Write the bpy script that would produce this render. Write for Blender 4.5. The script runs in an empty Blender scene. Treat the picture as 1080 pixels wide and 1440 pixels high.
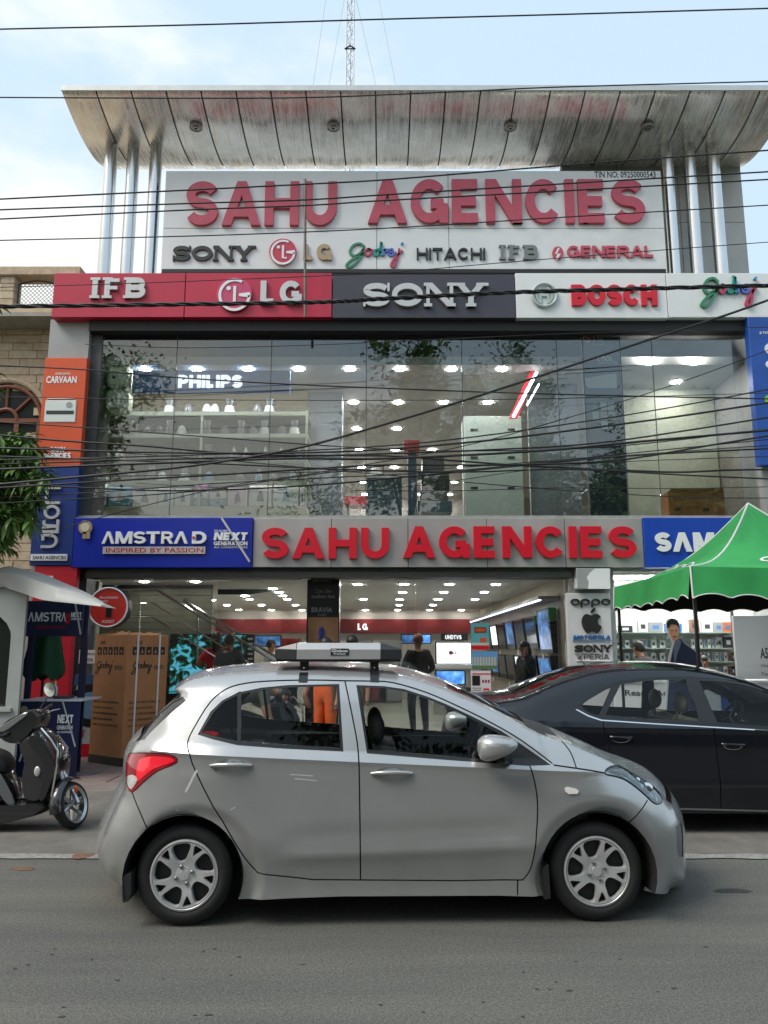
import bpy, math, random
from mathutils import Vector, Matrix
from mathutils.geometry import delaunay_2d_cdt
random.seed(7)
SC = bpy.context.scene
COL = SC.collection
rad, PI = math.radians, math.pi

# ------------------------------------------------------------------ camera
FPX, PITCH, EYE = 1100.0, rad(10.0), 1.6          # photo is 1080 x 1440
cd = bpy.data.cameras.new('camera'); CAM = bpy.data.objects.new('camera', cd); COL.objects.link(CAM)
cd.sensor_fit = 'HORIZONTAL'; cd.sensor_width = 36.0; cd.lens = 36.0 * FPX / 1080.0
cd.clip_start = 0.05; cd.clip_end = 1500
CAM.location = (0, 0, EYE); CAM.rotation_euler = (rad(90) + PITCH, 0, 0)
SC.camera = CAM

# ------------------------------------------------------------------ sky, sun, exposure
SUN_EL, SUN_AZ = rad(50), rad(-120)                # azimuth from +Y towards +X
W = bpy.data.worlds.new('World'); SC.world = W; W.use_nodes = True
nt = W.node_tree; nd = nt.nodes; lk = nt.links
bg = nd['Background']
sky = nd.new('ShaderNodeTexSky'); sky.sky_type = 'NISHITA'; sky.sun_disc = False
sky.sun_elevation = SUN_EL; sky.sun_rotation = SUN_AZ
sky.air_density = 1.0; sky.dust_density = 4.0; sky.ozone_density = 1.0
tc = nd.new('ShaderNodeTexCoord')
mp = nd.new('ShaderNodeMapping'); mp.inputs['Scale'].default_value = (1.0, 1.0, 2.2); mp.inputs['Location'].default_value = (0.35, 0.2, 0.1)
lk.new(tc.outputs['Generated'], mp.inputs['Vector'])
nz = nd.new('ShaderNodeTexNoise'); nz.inputs['Scale'].default_value = 1.7; nz.inputs['Detail'].default_value = 7; nz.inputs['Roughness'].default_value = 0.6
lk.new(mp.outputs['Vector'], nz.inputs['Vector'])
# cloud bank low on the left (away from the clear patch up on the right)
dt = nd.new('ShaderNodeVectorMath'); dt.operation = 'DOT_PRODUCT'; dt.inputs[1].default_value = (-0.62, 0.1, -1.25)
lk.new(tc.outputs['Generated'], dt.inputs[0])
ad = nd.new('ShaderNodeMath'); ad.operation = 'MULTIPLY_ADD'; ad.inputs[1].default_value = 0.42
lk.new(dt.outputs['Value'], ad.inputs[0]); lk.new(nz.outputs['Fac'], ad.inputs[2])
cr = nd.new('ShaderNodeMapRange'); cr.interpolation_type = 'SMOOTHSTEP'
cr.inputs['From Min'].default_value = 0.20; cr.inputs['From Max'].default_value = 0.44
lk.new(ad.outputs[0], cr.inputs['Value'])
mxc = nd.new('ShaderNodeMix'); mxc.data_type = 'RGBA'
hz = nd.new('ShaderNodeMix'); hz.data_type = 'RGBA'; hz.inputs['Factor'].default_value = 0.72
hz.inputs[7].default_value = (4.05, 5.15, 6.0, 1)        # high thin haze
lk.new(sky.outputs['Color'], hz.inputs[6])
lk.new(cr.outputs[0], mxc.inputs['Factor']); lk.new(hz.outputs[2], mxc.inputs[6])
mxc.inputs[7].default_value = (5.6, 5.6, 5.4, 1)
lk.new(mxc.outputs[2], bg.inputs['Color'])
bg.inputs['Strength'].default_value = 0.115
sl = bpy.data.lights.new('sun', 'SUN'); sl.energy = 1.5; sl.angle = rad(30); sl.color = (1.0, 0.95, 0.88)
so = bpy.data.objects.new('sun', sl); COL.objects.link(so)
sd = Vector((math.sin(SUN_AZ) * math.cos(SUN_EL), math.cos(SUN_AZ) * math.cos(SUN_EL), math.sin(SUN_EL)))
so.rotation_euler = (-sd).to_track_quat('-Z', 'Y').to_euler(); so.location = sd * 60
vs = SC.view_settings
vs.view_transform = 'Standard'; vs.look = 'None'; vs.gamma = 1; vs.exposure = 0.82; vs.use_curve_mapping = False
SC.cycles.use_denoising = True
SC.cycles.max_bounces = 8; SC.cycles.diffuse_bounces = 3; SC.cycles.glossy_bounces = 4
SC.cycles.transparent_max_bounces = 24; SC.cycles.transmission_bounces = 4
SC.cycles.caustics_reflective = False; SC.cycles.caustics_refractive = False
SC.cycles.sample_clamp_indirect = 6

# ------------------------------------------------------------------ helpers
def ray(px, py):
    a, b = (px - 540) / FPX, (720 - py) / FPX
    c, s = math.cos(PITCH), math.sin(PITCH)
    return Vector((a, c - b * s, s + b * c))
def at(px, py, D):                     # point of the vertical plane y = D seen at a photo pixel
    d = ray(px, py); return Vector((0, 0, EYE)) + d * (D / d.y)
def atz(px, py, z):                    # point of the level plane z
    d = ray(px, py); return Vector((0, 0, EYE)) + d * ((z - EYE) / d.z)
def S(r, g, b, k=1.0):
    f = lambda c: (c / 255 / 12.92 if c < 10 else ((c / 255 + .055) / 1.055) ** 2.4) * k
    return (f(r), f(g), f(b))

MATS = {}
def M(name, col=(.5, .5, .5), rough=.5, metal=0., var=0., vs=4., bump=0., bs=40., coat=0., emit=0., spec=.5, stretch=None, dirt=0., ecol=None):
    if name in MATS: return MATS[name]
    m = bpy.data.materials.new(name); m.use_nodes = True; MATS[name] = m
    t = m.node_tree; n = t.nodes; b = n['Principled BSDF']
    b.inputs['Base Color'].default_value = (*col, 1); b.inputs['Roughness'].default_value = rough
    b.inputs['Metallic'].default_value = metal; b.inputs['Specular IOR Level'].default_value = spec
    if coat: b.inputs['Coat Weight'].default_value = coat; b.inputs['Coat Roughness'].default_value = .05
    if emit:
        b.inputs['Emission Color'].default_value = (*(ecol or col), 1); b.inputs['Emission Strength'].default_value = emit
    if var or bump or dirt:
        c = n.new('ShaderNodeTexCoord'); vec = c.outputs['Object']
        if stretch:
            mpp = n.new('ShaderNodeMapping'); mpp.inputs['Scale'].default_value = stretch
            t.links.new(vec, mpp.inputs['Vector']); vec = mpp.outputs['Vector']
    if var or dirt:
        x = n.new('ShaderNodeTexNoise'); x.inputs['Scale'].default_value = vs; x.inputs['Detail'].default_value = 8; x.inputs['Roughness'].default_value = .62
        t.links.new(vec, x.inputs['Vector'])
        r = n.new('ShaderNodeValToRGB'); r.color_ramp.elements[0].position = .3; r.color_ramp.elements[1].position = .72
        r.color_ramp.elements[0].color = (*[v * (1 - var) for v in col], 1); r.color_ramp.elements[1].color = (*[min(1, v * (1 + var)) for v in col], 1)
        t.links.new(x.outputs['Fac'], r.inputs['Fac']); out = r.outputs['Color']
        if dirt:
            y = n.new('ShaderNodeTexNoise'); y.inputs['Scale'].default_value = vs * .35; y.inputs['Detail'].default_value = 10; y.inputs['Roughness'].default_value = .7
            t.links.new(vec, y.inputs['Vector'])
            q = n.new('ShaderNodeMapRange'); q.inputs['From Min'].default_value = .52; q.inputs['From Max'].default_value = .8; q.inputs['To Max'].default_value = dirt
            t.links.new(y.outputs['Fac'], q.inputs['Value'])
            k = n.new('ShaderNodeMix'); k.data_type = 'RGBA'; k.inputs[7].default_value = (.12, .105, .085, 1)
            t.links.new(q.outputs[0], k.inputs['Factor']); t.links.new(out, k.inputs[6]); out = k.outputs[2]
        t.links.new(out, b.inputs['Base Color'])
    if bump:
        x = n.new('ShaderNodeTexNoise'); x.inputs['Scale'].default_value = bs; x.inputs['Detail'].default_value = 4
        t.links.new(vec, x.inputs['Vector'])
        u = n.new('ShaderNodeBump'); u.inputs['Strength'].default_value = bump; u.inputs['Distance'].default_value = .01
        t.links.new(x.outputs['Fac'], u.inputs['Height']); t.links.new(u.outputs[0], b.inputs['Normal'])
    return m
def glass(name, tint=(1, 1, 1), refl=.08, rough=0.0):
    """thin pane: sees through, mirrors by Fresnel plus a coating"""
    if name in MATS: return MATS[name]
    m = bpy.data.materials.new(name); m.use_nodes = True; MATS[name] = m
    t = m.node_tree; n = t.nodes; n.remove(n['Principled BSDF'])
    tr = n.new('ShaderNodeBsdfTransparent'); tr.inputs['Color'].default_value = (*tint, 1)
    gl = n.new('ShaderNodeBsdfGlossy'); gl.inputs['Roughness'].default_value = rough; gl.inputs['Color'].default_value = (.95, .98, .97, 1)
    fr = n.new('ShaderNodeFresnel'); fr.inputs['IOR'].default_value = 1.5
    a = n.new('ShaderNodeMath'); a.operation = 'ADD'; a.use_clamp = True; a.inputs[1].default_value = refl
    mx = n.new('ShaderNodeMixShader'); o = n['Material Output']
    t.links.new(fr.outputs[0], a.inputs[0]); t.links.new(a.outputs[0], mx.inputs[0])
    t.links.new(tr.outputs[0], mx.inputs[1]); t.links.new(gl.outputs[0], mx.inputs[2]); t.links.new(mx.outputs[0], o.inputs['Surface'])
    return m

ORG = {}                                # world origin of every root
def tag(o, label=None, cat=None, group=None, kind=None):
    if label: o['label'] = label
    if cat: o['category'] = cat
    if group: o['group'] = group
    if kind: o['kind'] = kind
    return o
def thing(name, loc, label=None, cat=None, group=None):
    o = bpy.data.objects.new(name, None); o.empty_display_size = .1; COL.objects.link(o); o.location = loc
    ORG[o.name] = Vector(loc); return tag(o, label, cat, group)
def copy_tree(o, parent=None):
    c = o.copy(); COL.objects.link(c)
    if parent: c.parent = parent
    if o.name in ORG: ORG[c.name] = ORG[o.name].copy()
    for ch in list(o.children): copy_tree(ch, c)
    return c
class MB:
    def __init__(s): s.v = []; s.f = []; s.m = []; s.cur = 0
    def add(s, vs, fs, mat=None):
        k = len(s.v); s.v += [Vector(v) for v in vs]; s.f += [tuple(i + k for i in f) for f in fs]
        s.m += [s.cur if mat is None else mat] * len(fs); return s
    def box(s, x0, x1, y0, y1, z0, z1):
        return s.add([(x0, y0, z0), (x1, y0, z0), (x1, y1, z0), (x0, y1, z0), (x0, y0, z1), (x1, y0, z1), (x1, y1, z1), (x0, y1, z1)],
                     [(3, 2, 1, 0), (4, 5, 6, 7), (0, 1, 5, 4), (1, 2, 6, 5), (2, 3, 7, 6), (3, 0, 4, 7)])
    def bbox(s, x0, x1, y0, y1, z0, z1, b=.01):         # box with chamfered edges
        vs = []; 
        for k, (x, y) in enumerate(((x0, y0), (x1, y0), (x1, y1), (x0, y1))): pass
        def ring(z, i): return [(x0 + i, y0 + b, z), (x0 + b, y0 + i, z), (x1 - b, y0 + i, z), (x1 - i, y0 + b, z), (x1 - i, y1 - b, z), (x1 - b, y1 - i, z), (x0 + b, y1 - i, z), (x0 + i, y1 - b, z)]
        rs = [ring(z0, b * .7), ring(z0 + b, 0), ring(z1 - b, 0), ring(z1, b * .7)]
        for r in rs: vs += r
        fs = [tuple(range(7, -1, -1)), tuple(range(24, 32))]
        for k in range(3):
            for i in range(8): j = (i + 1) % 8; fs.append((k * 8 + i, k * 8 + j, k * 8 + 8 + j, k * 8 + 8 + i))
        return s.add(vs, fs)
    def prism(s, poly, fn0, fn1):                        # 2-D outline between two mappings
        n = len(poly); return s.add([fn0(*p) for p in poly] + [fn1(*p) for p in poly],
            [tuple(range(n - 1, -1, -1)), tuple(range(n, 2 * n))] + [(i, (i + 1) % n, n + (i + 1) % n, n + i) for i in range(n)])
    def tube(s, path, r, n=8, cap=True):
        P = [Vector(p) for p in path]; rr = r if isinstance(r, (list, tuple)) else [r] * len(P)
        vs = []; fs = []; up = None
        for i, p in enumerate(P):
            t = (P[min(i + 1, len(P) - 1)] - P[max(i - 1, 0)]).normalized()
            if up is None: up = Vector((0, 0, 1)) if abs(t.z) < .9 else Vector((1, 0, 0))
            a = t.cross(up).normalized(); b = a.cross(t).normalized(); up = b
            vs += [p + (a * math.cos(2 * PI * k / n) + b * math.sin(2 * PI * k / n)) * rr[i] for k in range(n)]
        for i in range(len(P) - 1):
            for k in range(n): j = (k + 1) % n; fs.append((i * n + k, i * n + j, (i + 1) * n + j, (i + 1) * n + k))
        if cap: fs.append(tuple(range(n - 1, -1, -1))); fs.append(tuple(range((len(P) - 1) * n, len(P) * n)))
        return s.add(vs, fs)
    def lathe(s, prof, n=24, mtx=None, cap=True):                  # (r, h) rows round Z
        vs = []; fs = []
        for r, h in prof: vs += [(r * math.cos(2 * PI * k / n), r * math.sin(2 * PI * k / n), h) for k in range(n)]
        for i in range(len(prof) - 1):
            for k in range(n): j = (k + 1) % n; fs.append((i * n + k, i * n + j, (i + 1) * n + j, (i + 1) * n + k))
        if cap: fs.append(tuple(range(n - 1, -1, -1))); fs.append(tuple(range((len(prof) - 1) * n, len(prof) * n)))
        if mtx is not None: vs = [mtx @ Vector(v) for v in vs]
        return s.add(vs, fs)
    def ball(s, c, r, n=12, m=8):
        rr = r if isinstance(r, (tuple, list)) else (r, r, r)
        return s.lathe([(max(1e-4, math.sin(PI * i / m)), -math.cos(PI * i / m)) for i in range(m + 1)], n, Matrix.Translation(c) @ Matrix.Diagonal((*rr, 1)))
    def build(s, name, mat, parent=None, smooth=False, root=None, angle=40):
        o0 = Vector((0, 0, 0))
        if parent is not None:
            q = parent
            while q.parent: q = q.parent
            o0 = ORG.get(q.name, o0)
        elif root is not None: o0 = Vector(root)
        me = bpy.data.meshes.new(name); me.from_pydata([tuple(v - o0) for v in s.v], [], s.f)
        for mm in (mat if isinstance(mat, (list, tuple)) else [mat]): me.materials.append(mm)
        if isinstance(mat, (list, tuple)): me.polygons.foreach_set('material_index', s.m)
        if smooth:
            me.polygons.foreach_set('use_smooth', [True] * len(me.polygons))
            if angle < 180: me.set_sharp_from_angle(angle=rad(angle))
        me.update()
        o = bpy.data.objects.new(name, me); COL.objects.link(o)
        if parent is not None: o.parent = parent
        elif root is not None: o.location = o0; ORG[o.name] = o0
        return o
def box(name, mat, parent, x0, x1, y0, y1, z0, z1, b=0):
    m = MB(); (m.bbox(x0, x1, y0, y1, z0, z1, b) if b else m.box(x0, x1, y0, y1, z0, z1)); return m.build(name, mat, parent)
def pxbox(name, mat, parent, x0, y0, x1, y1, D, t, b=0):    # a board whose front face covers a photo rectangle on plane D
    a, c = at(x0, y1, D), at(x1, y0, D); a2, c2 = at(x0, y0, D), at(x1, y1, D)
    return box(name, mat, parent, (a.x + a2.x) / 2, (c.x + c2.x) / 2, D, D + t, (a.z + c2.z) / 2, (c.z + a2.z) / 2, b)
def pxspan(x0, y0, x1, y1, D):
    a, c = at(x0, y1, D), at(x1, y0, D); a2, c2 = at(x0, y0, D), at(x1, y1, D)
    return (a.x + a2.x) / 2, (c.x + c2.x) / 2, (a.z + c2.z) / 2, (c.z + a2.z) / 2

# ------------------------------------------------------------------ lettering: strokes with real thickness
def arc(cx, cy, rx, ry, a0, a1, n=18):
    return [(cx + rx * math.cos(rad(a0 + (a1 - a0) * i / n)), cy + ry * math.sin(rad(a0 + (a1 - a0) * i / n))) for i in range(n + 1)]
GLY = {  # width, strokes ('d' straight with level ends, 'p' polyline)
 'A': (.95, [('d', (0, 0), (.5, 1)), ('d', (1, 0), (.5, 1)), ('p', [(.22, .24), (.78, .24)])]),
 'a': (.95, [('d', (0, 0), (.5, 1)), ('d', (1, 0), (.5, 1))]),
 'B': (.8, [('d', (0, 0), (0, 1)), ('p', [(0, 1), (.62, 1)] + arc(.62, .76, .33, .24, 90, -90, 10) + [(0, .52)]), ('p', [(0, .52), (.62, .52)] + arc(.62, .26, .38, .26, 90, -90, 10) + [(0, 0)])]),
 'C': (.88, [('p', arc(.5, .5, .5, .5, 38, 322, 26))]),
 'D': (.85, [('d', (0, 0), (0, 1)), ('p', [(0, 1), (.5, 1)] + arc(.5, .5, .5, .5, 90, -90, 16) + [(0, 0)])]),
 'E': (.74, [('d', (0, 0), (0, 1)), ('p', [(0, 1), (1, 1)]), ('p', [(0, .5), (.92, .5)]), ('p', [(0, 0), (1, 0)])]),
 'F': (.7, [('d', (0, 0), (0, 1)), ('p', [(0, 1), (1, 1)]), ('p', [(0, .5), (.85, .5)])]),
 'G': (.92, [('p', arc(.5, .5, .5, .5, 40, 330, 26)), ('p', [(.55, .42), (1.0, .42)]), ('d', (1, 0), (1, .42))]),
 'H': (.85, [('d', (0, 0), (0, 1)), ('d', (1, 0), (1, 1)), ('p', [(0, .5), (1, .5)])]),
 'I': (.26, [('d', (.5, 0), (.5, 1))]),
 'K': (.85, [('d', (0, 0), (0, 1)), ('d', (.2, .45), (1, 1)), ('d', (1, 0), (.3, .55))]),
 'L': (.66, [('d', (0, 0), (0, 1)), ('p', [(0, 0), (1, 0)])]),
 'M': (1.05, [('d', (0, 0), (0, 1)), ('d', (1, 0), (1, 1)), ('d', (.5, 0), (.06, 1)), ('d', (.5, 0), (.94, 1))]),
 'N': (.88, [('d', (0, 0), (0, 1)), ('d', (1, 0), (1, 1)), ('d', (.98, 0), (.02, 1))]),
 'O': (.95, [('p', arc(.5, .5, .5, .5, 0, 360, 32))]),
 'P': (.76, [('d', (0, 0), (0, 1)), ('p', [(0, 1), (.58, 1)] + arc(.58, .72, .42, .28, 90, -90, 12) + [(0, .44)])]),
 'R': (.84, [('d', (0, 0), (0, 1)), ('p', [(0, 1), (.58, 1)] + arc(.58, .74, .4, .26, 90, -90, 12) + [(0, .48)]), ('d', (1, 0), (.55, .48))]),
 'S': (.8, [('p', arc(.5, .75, .5, .25, 22, 270, 18) + arc(.5, .25, .5, .25, 90, -158, 18)[1:])]),
 'T': (.76, [('d', (.5, 0), (.5, 1)), ('p', [(-.12, 1), (1.12, 1)])]),
 'U': (.84, [('p', [(0, 1.15), (0, .42)] + arc(.5, .42, .5, .42, 180, 360, 16) + [(1, 1.15)])]),
 'V': (.9, [('d', (.5, 0), (0, 1)), ('d', (.5, 0), (1, 1))]),
 'W': (1.2, [('d', (.25, 0), (0, 1)), ('d', (.25, 0), (.5, 1)), ('d', (.75, 0), (.5, 1)), ('d', (.75, 0), (1, 1))]),
 'X': (.85, [('d', (0, 0), (1, 1)), ('d', (1, 0), (0, 1))]),
 'Y': (.88, [('d', (.5, 0), (.5, .45)), ('d', (.5, .4), (0, 1)), ('d', (.5, .4), (1, 1))]),
 'Z': (.8, [('p', [(0, 1), (1, 1)]), ('d', (.05, 0), (.95, 1)), ('p', [(0, 0), (1, 0)])]),
 '-': (.4, [('p', [(0, .5), (1, .5)])]),
 'o': (1.15, [('p', arc(.5, .5, .5, .5, 0, 360, 32))]),
 'p': (1.15, [('p', arc(.5, .5, .5, .5, 0, 360, 32)), ('p', [(0, .5), (0, -.55)])]),
}
def ribbon(pts, w):
    P = [Vector((p[0], p[1])) for p in pts]; L = []; R = []
    closed = (P[0] - P[-1]).length < 1e-5
    for i, p in enumerate(P):
        if closed: a, b = P[i - 1] if i else P[-2], P[i + 1] if i < len(P) - 1 else P[1]
        else: a, b = P[max(i - 1, 0)], P[min(i + 1, len(P) - 1)]
        t = (b - a).normalized(); n = Vector((-t.y, t.x)); k = 1.0
        if 0 < i < len(P) - 1 or closed:
            t1 = (p - a).normalized() if (p - a).length > 1e-9 else t; c = max(.5, Vector((-t1.y, t1.x)).dot(n)); k = 1 / c
        L.append(p + n * w / 2 * k); R.append(p - n * w / 2 * k)
    return L, R
def stroke_mesh(mb, L, R, fn, d0, d1):
    n = len(L); vs = [fn(p.x, p.y, d1) for p in L] + [fn(p.x, p.y, d1) for p in R] + [fn(p.x, p.y, d0) for p in L] + [fn(p.x, p.y, d0) for p in R]
    fs = []
    for i in range(n - 1):
        fs += [(i, n + i, n + i + 1, i + 1), (i, i + 1, 2 * n + i + 1, 2 * n + i), (n + i + 1, n + i, 3 * n + i, 3 * n + i + 1)]
    fs += [(0, 2 * n, 3 * n, n), (n - 1, 2 * n - 1, 4 * n - 1, 3 * n - 1)]
    mb.add(vs, fs)
def glyph(ch, w, serif=0, wx=1.0):
    """list of (L, R) outlines in a box of height 1; returns width, outlines"""
    Wd, st = GLY[ch]; Wd = Wd * wx
    if ch == 'I': Wd = w * (1 if not serif else 2.1)
    X = lambda x: w / 2 + x * (Wd - w); Yy = lambda y: w / 2 + y * (1 - w)
    out = []
    for s in st:
        if s[0] == 'p':
            out.append(ribbon([(X(x), min(1, Yy(y))) for x, y in s[1]], w if not serif else w * (.62 if len(s[1]) < 12 and ch not in 'S' else .95)))
        else:
            (xa, ya), (xb, yb) = s[1], s[2]
            ya2 = 0 if ya == 0 else (1 if ya == 1 else Yy(ya)); yb2 = 1 if yb == 1 else (0 if yb == 0 else Yy(yb))
            dx = (X(xb) - X(xa)); dy = yb2 - ya2; hw = w / 2 * math.sqrt(1 + (dx / dy) ** 2) if abs(xa - xb) > .01 else w / 2
            hw = min(hw, w * .85)
            if serif and ch in 'NYK' and abs(xa - xb) < .01 and ch == 'N': hw *= .62
            A, B = Vector((X(xa), ya2)), Vector((X(xb), yb2)); h = Vector((hw, 0))
            out.append(([A - h, B - h], [A + h, B + h]))
            if serif:
                e = w * .42; sh = .13
                if ch != 'N' or xa == xb:
                    ends = [(A, 0)] if ya == 0 else []
                    if yb == 1: ends.append((B, 1))
                    for P, t in ends:
                        y0, y1 = (0, sh) if t == 0 else (1 - sh, 1)
                        out.append(([Vector((P.x - hw - e, y0)), Vector((P.x - hw - e, y1))], [Vector((P.x + hw + e, y0)), Vector((P.x + hw + e, y1))]))
    if serif and ch == 'S':
        t = w * .42
        out.append(([Vector((Wd - t, .64)), Vector((Wd - t, 1))], [Vector((Wd, .64)), Vector((Wd, 1))]))
        out.append(([Vector((0, 0)), Vector((0, .36))], [Vector((t, 0)), Vector((t, .36))]))
    return Wd, out
def letters(parent, txt, box_px, D, mat, depth=.04, w=.24, gap=.1, space=.4, serif=0, wx=1.0, single=None, name='letter', side=None, lean=0., fn=None):
    """letters fitted into a photo rectangle on plane D (facing the street), each letter a part; single joins small print"""
    x0, x1, z0, z1 = pxspan(*box_px, D)
    gl = []; cx = 0
    for ch in txt:
        if ch == ' ': cx += space; continue
        Wd, o = glyph(ch, w, serif, wx); gl.append((cx, o)); cx += Wd + gap
    cx -= gap; sx = (x1 - x0) / cx; sz = z1 - z0
    res = []; mb = MB()
    f0 = fn or (lambda x, z, d: (x, D - d, z))
    for k, (ox, outs) in enumerate(gl):
        if not single: mb = MB()
        for i, (L, R) in enumerate(outs):
            f = lambda x, y, d: f0(x0 + (ox + x + lean * y) * sx, z0 + y * sz, d)
            mb.cur = 0
            stroke_mesh(mb, L, R, f, -.002, depth + i * .0006)
        if not single: res.append(mb.build(name, mat, parent))
    if single: res.append(mb.build(single, mat, parent))
    return res
TMP = bpy.data.scenes.new('scratch')                     # scratch scene: turns curves and modifiers into meshes
def solid(o):
    with bpy.context.temp_override(scene=TMP, view_layer=TMP.view_layers[0]): dg = bpy.context.evaluated_depsgraph_get()
    return bpy.data.meshes.new_from_object(o.evaluated_get(dg))
def words(parent, txt, box_px, D, mat, depth=.004, off=.0, name='lettering', fn=None, fit=True):
    """small print from the built-in typeface, one part per line"""
    c = bpy.data.curves.new('words', 'FONT'); c.body = txt; c.extrude = .01; c.offset = off; c.resolution_u = 2
    o = bpy.data.objects.new('words', c); TMP.collection.objects.link(o); me = solid(o)
    bpy.data.objects.remove(o); bpy.data.curves.remove(c)
    vs = [v.co.copy() for v in me.vertices]; fs = [tuple(p.vertices) for p in me.polygons]; bpy.data.meshes.remove(me)
    if not vs: return None
    a0, a1 = min(v.x for v in vs), max(v.x for v in vs); b0, b1 = min(v.y for v in vs), max(v.y for v in vs)
    x0, x1, z0, z1 = pxspan(*box_px, D)
    f0 = fn or (lambda x, z, d: (x, D - d, z))
    mb = MB(); mb.add([f0(x0 + (v.x - a0) / (a1 - a0) * (x1 - x0), z0 + (v.y - b0) / (b1 - b0) * (z1 - z0), depth if v.z > 0 else 0) for v in vs], fs)
    return mb.build(name, mat, parent)
def strokes(parent, lines, w, box_px, D, mat, depth=.03, name='logo_stroke', fn=None, joined=False):
    """free strokes in a unit square mapped on a photo rectangle"""
    x0, x1, z0, z1 = pxspan(*box_px, D); ar = (x1 - x0) / (z1 - z0)
    f0 = fn or (lambda x, z, d: (x, D - d, z)); mb = MB(); i = 0; o = None
    for ln in lines:
        wk = w
        if isinstance(ln, tuple) and isinstance(ln[0], list): ln, wk = ln
        L, R = ribbon([(x * ar, y) for x, y in ln], wk)
        stroke_mesh(mb, L, R, lambda x, y, d: f0(x0 + x * (z1 - z0), z0 + y * (z1 - z0), d), -.001, depth + i * .0006); i += 1
    return mb.build(name, mat, parent)
def disc(mb, c, r, y0, y1, n=28, rz=None):              # upright disc facing the street
    rz = rz or r
    mb.prism([(math.cos(2 * PI * k / n), math.sin(2 * PI * k / n)) for k in range(n)], lambda a, b: (c.x + a * r, y1, c.z + b * rz), lambda a, b: (c.x + a * r, y0, c.z + b * rz)); return mb
def bez(pts, n=8):                                      # Catmull-Rom through points
    P = [Vector(p) for p in pts]; P = [P[0]] + P + [P[-1]]; out = []
    for i in range(1, len(P) - 2):
        for k in range(n):
            t = k / n; a, b, c, d = P[i - 1], P[i], P[i + 1], P[i + 2]
            out.append(.5 * ((2 * b) + (c - a) * t + (2 * a - 5 * b + 4 * c - d) * t * t + (3 * b - a - 3 * c + d) * t ** 3))
    out.append(P[-2]); return out
# ------------------------------------------------------------------ materials
white = M('white_panel', (.74, .76, .75), .35, var=.05, vs=1.2, dirt=.25)
acp = M('aluminium_panel', (.42, .43, .42), .38, .35, var=.10, vs=1.5, dirt=.3)
grime = M('grey_cladding', (.34, .35, .34), .5, .1, var=.12, vs=2, dirt=.45)
dark = M('dark_recess', (.018, .018, .018), .6)
black = M('black_plastic', (.012, .012, .013), .4)
rubber = M('rubber', (.014, .014, .014), .78, var=.25, vs=9, bump=.2, bs=120)
steel = M('stainless_steel', (.62, .62, .60), .16, 1., var=.08, vs=3)
chrome = M('chrome', (.8, .8, .8), .08, 1.)
redsign = M('crimson_sheet', S(186, 36, 66), .4, var=.06, vs=2)
redlet = M('red_letter_face', S(206, 22, 44), .35, var=.05)
fadedred = M('faded_red_letter', S(186, 78, 96), .5, var=.10, vs=6)
darksign = M('charcoal_sheet', S(66, 64, 74), .4, var=.05, vs=3)
silverlet = M('silver_letter', (.56, .56, .55), .35, .3, var=.05)
blackletr = M('black_letter', S(42, 44, 44), .5)
bluesign = M('royal_blue_sheet', S(14, 38, 152), .35, var=.06, vs=2)
navy = M('navy_sheet', S(26, 52, 120), .4, var=.07, vs=2)
orange = M('orange_sheet', S(212, 84, 44), .4, var=.05, vs=2)
whitelet = M('white_letter', (.8, .8, .8), .4)
gold = M('gold_letter', S(170, 150, 118), .4, .2)
teal = M('teal_print', S(20, 140, 130), .5)
purp = M('violet_print', S(90, 110, 190), .5)

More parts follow.
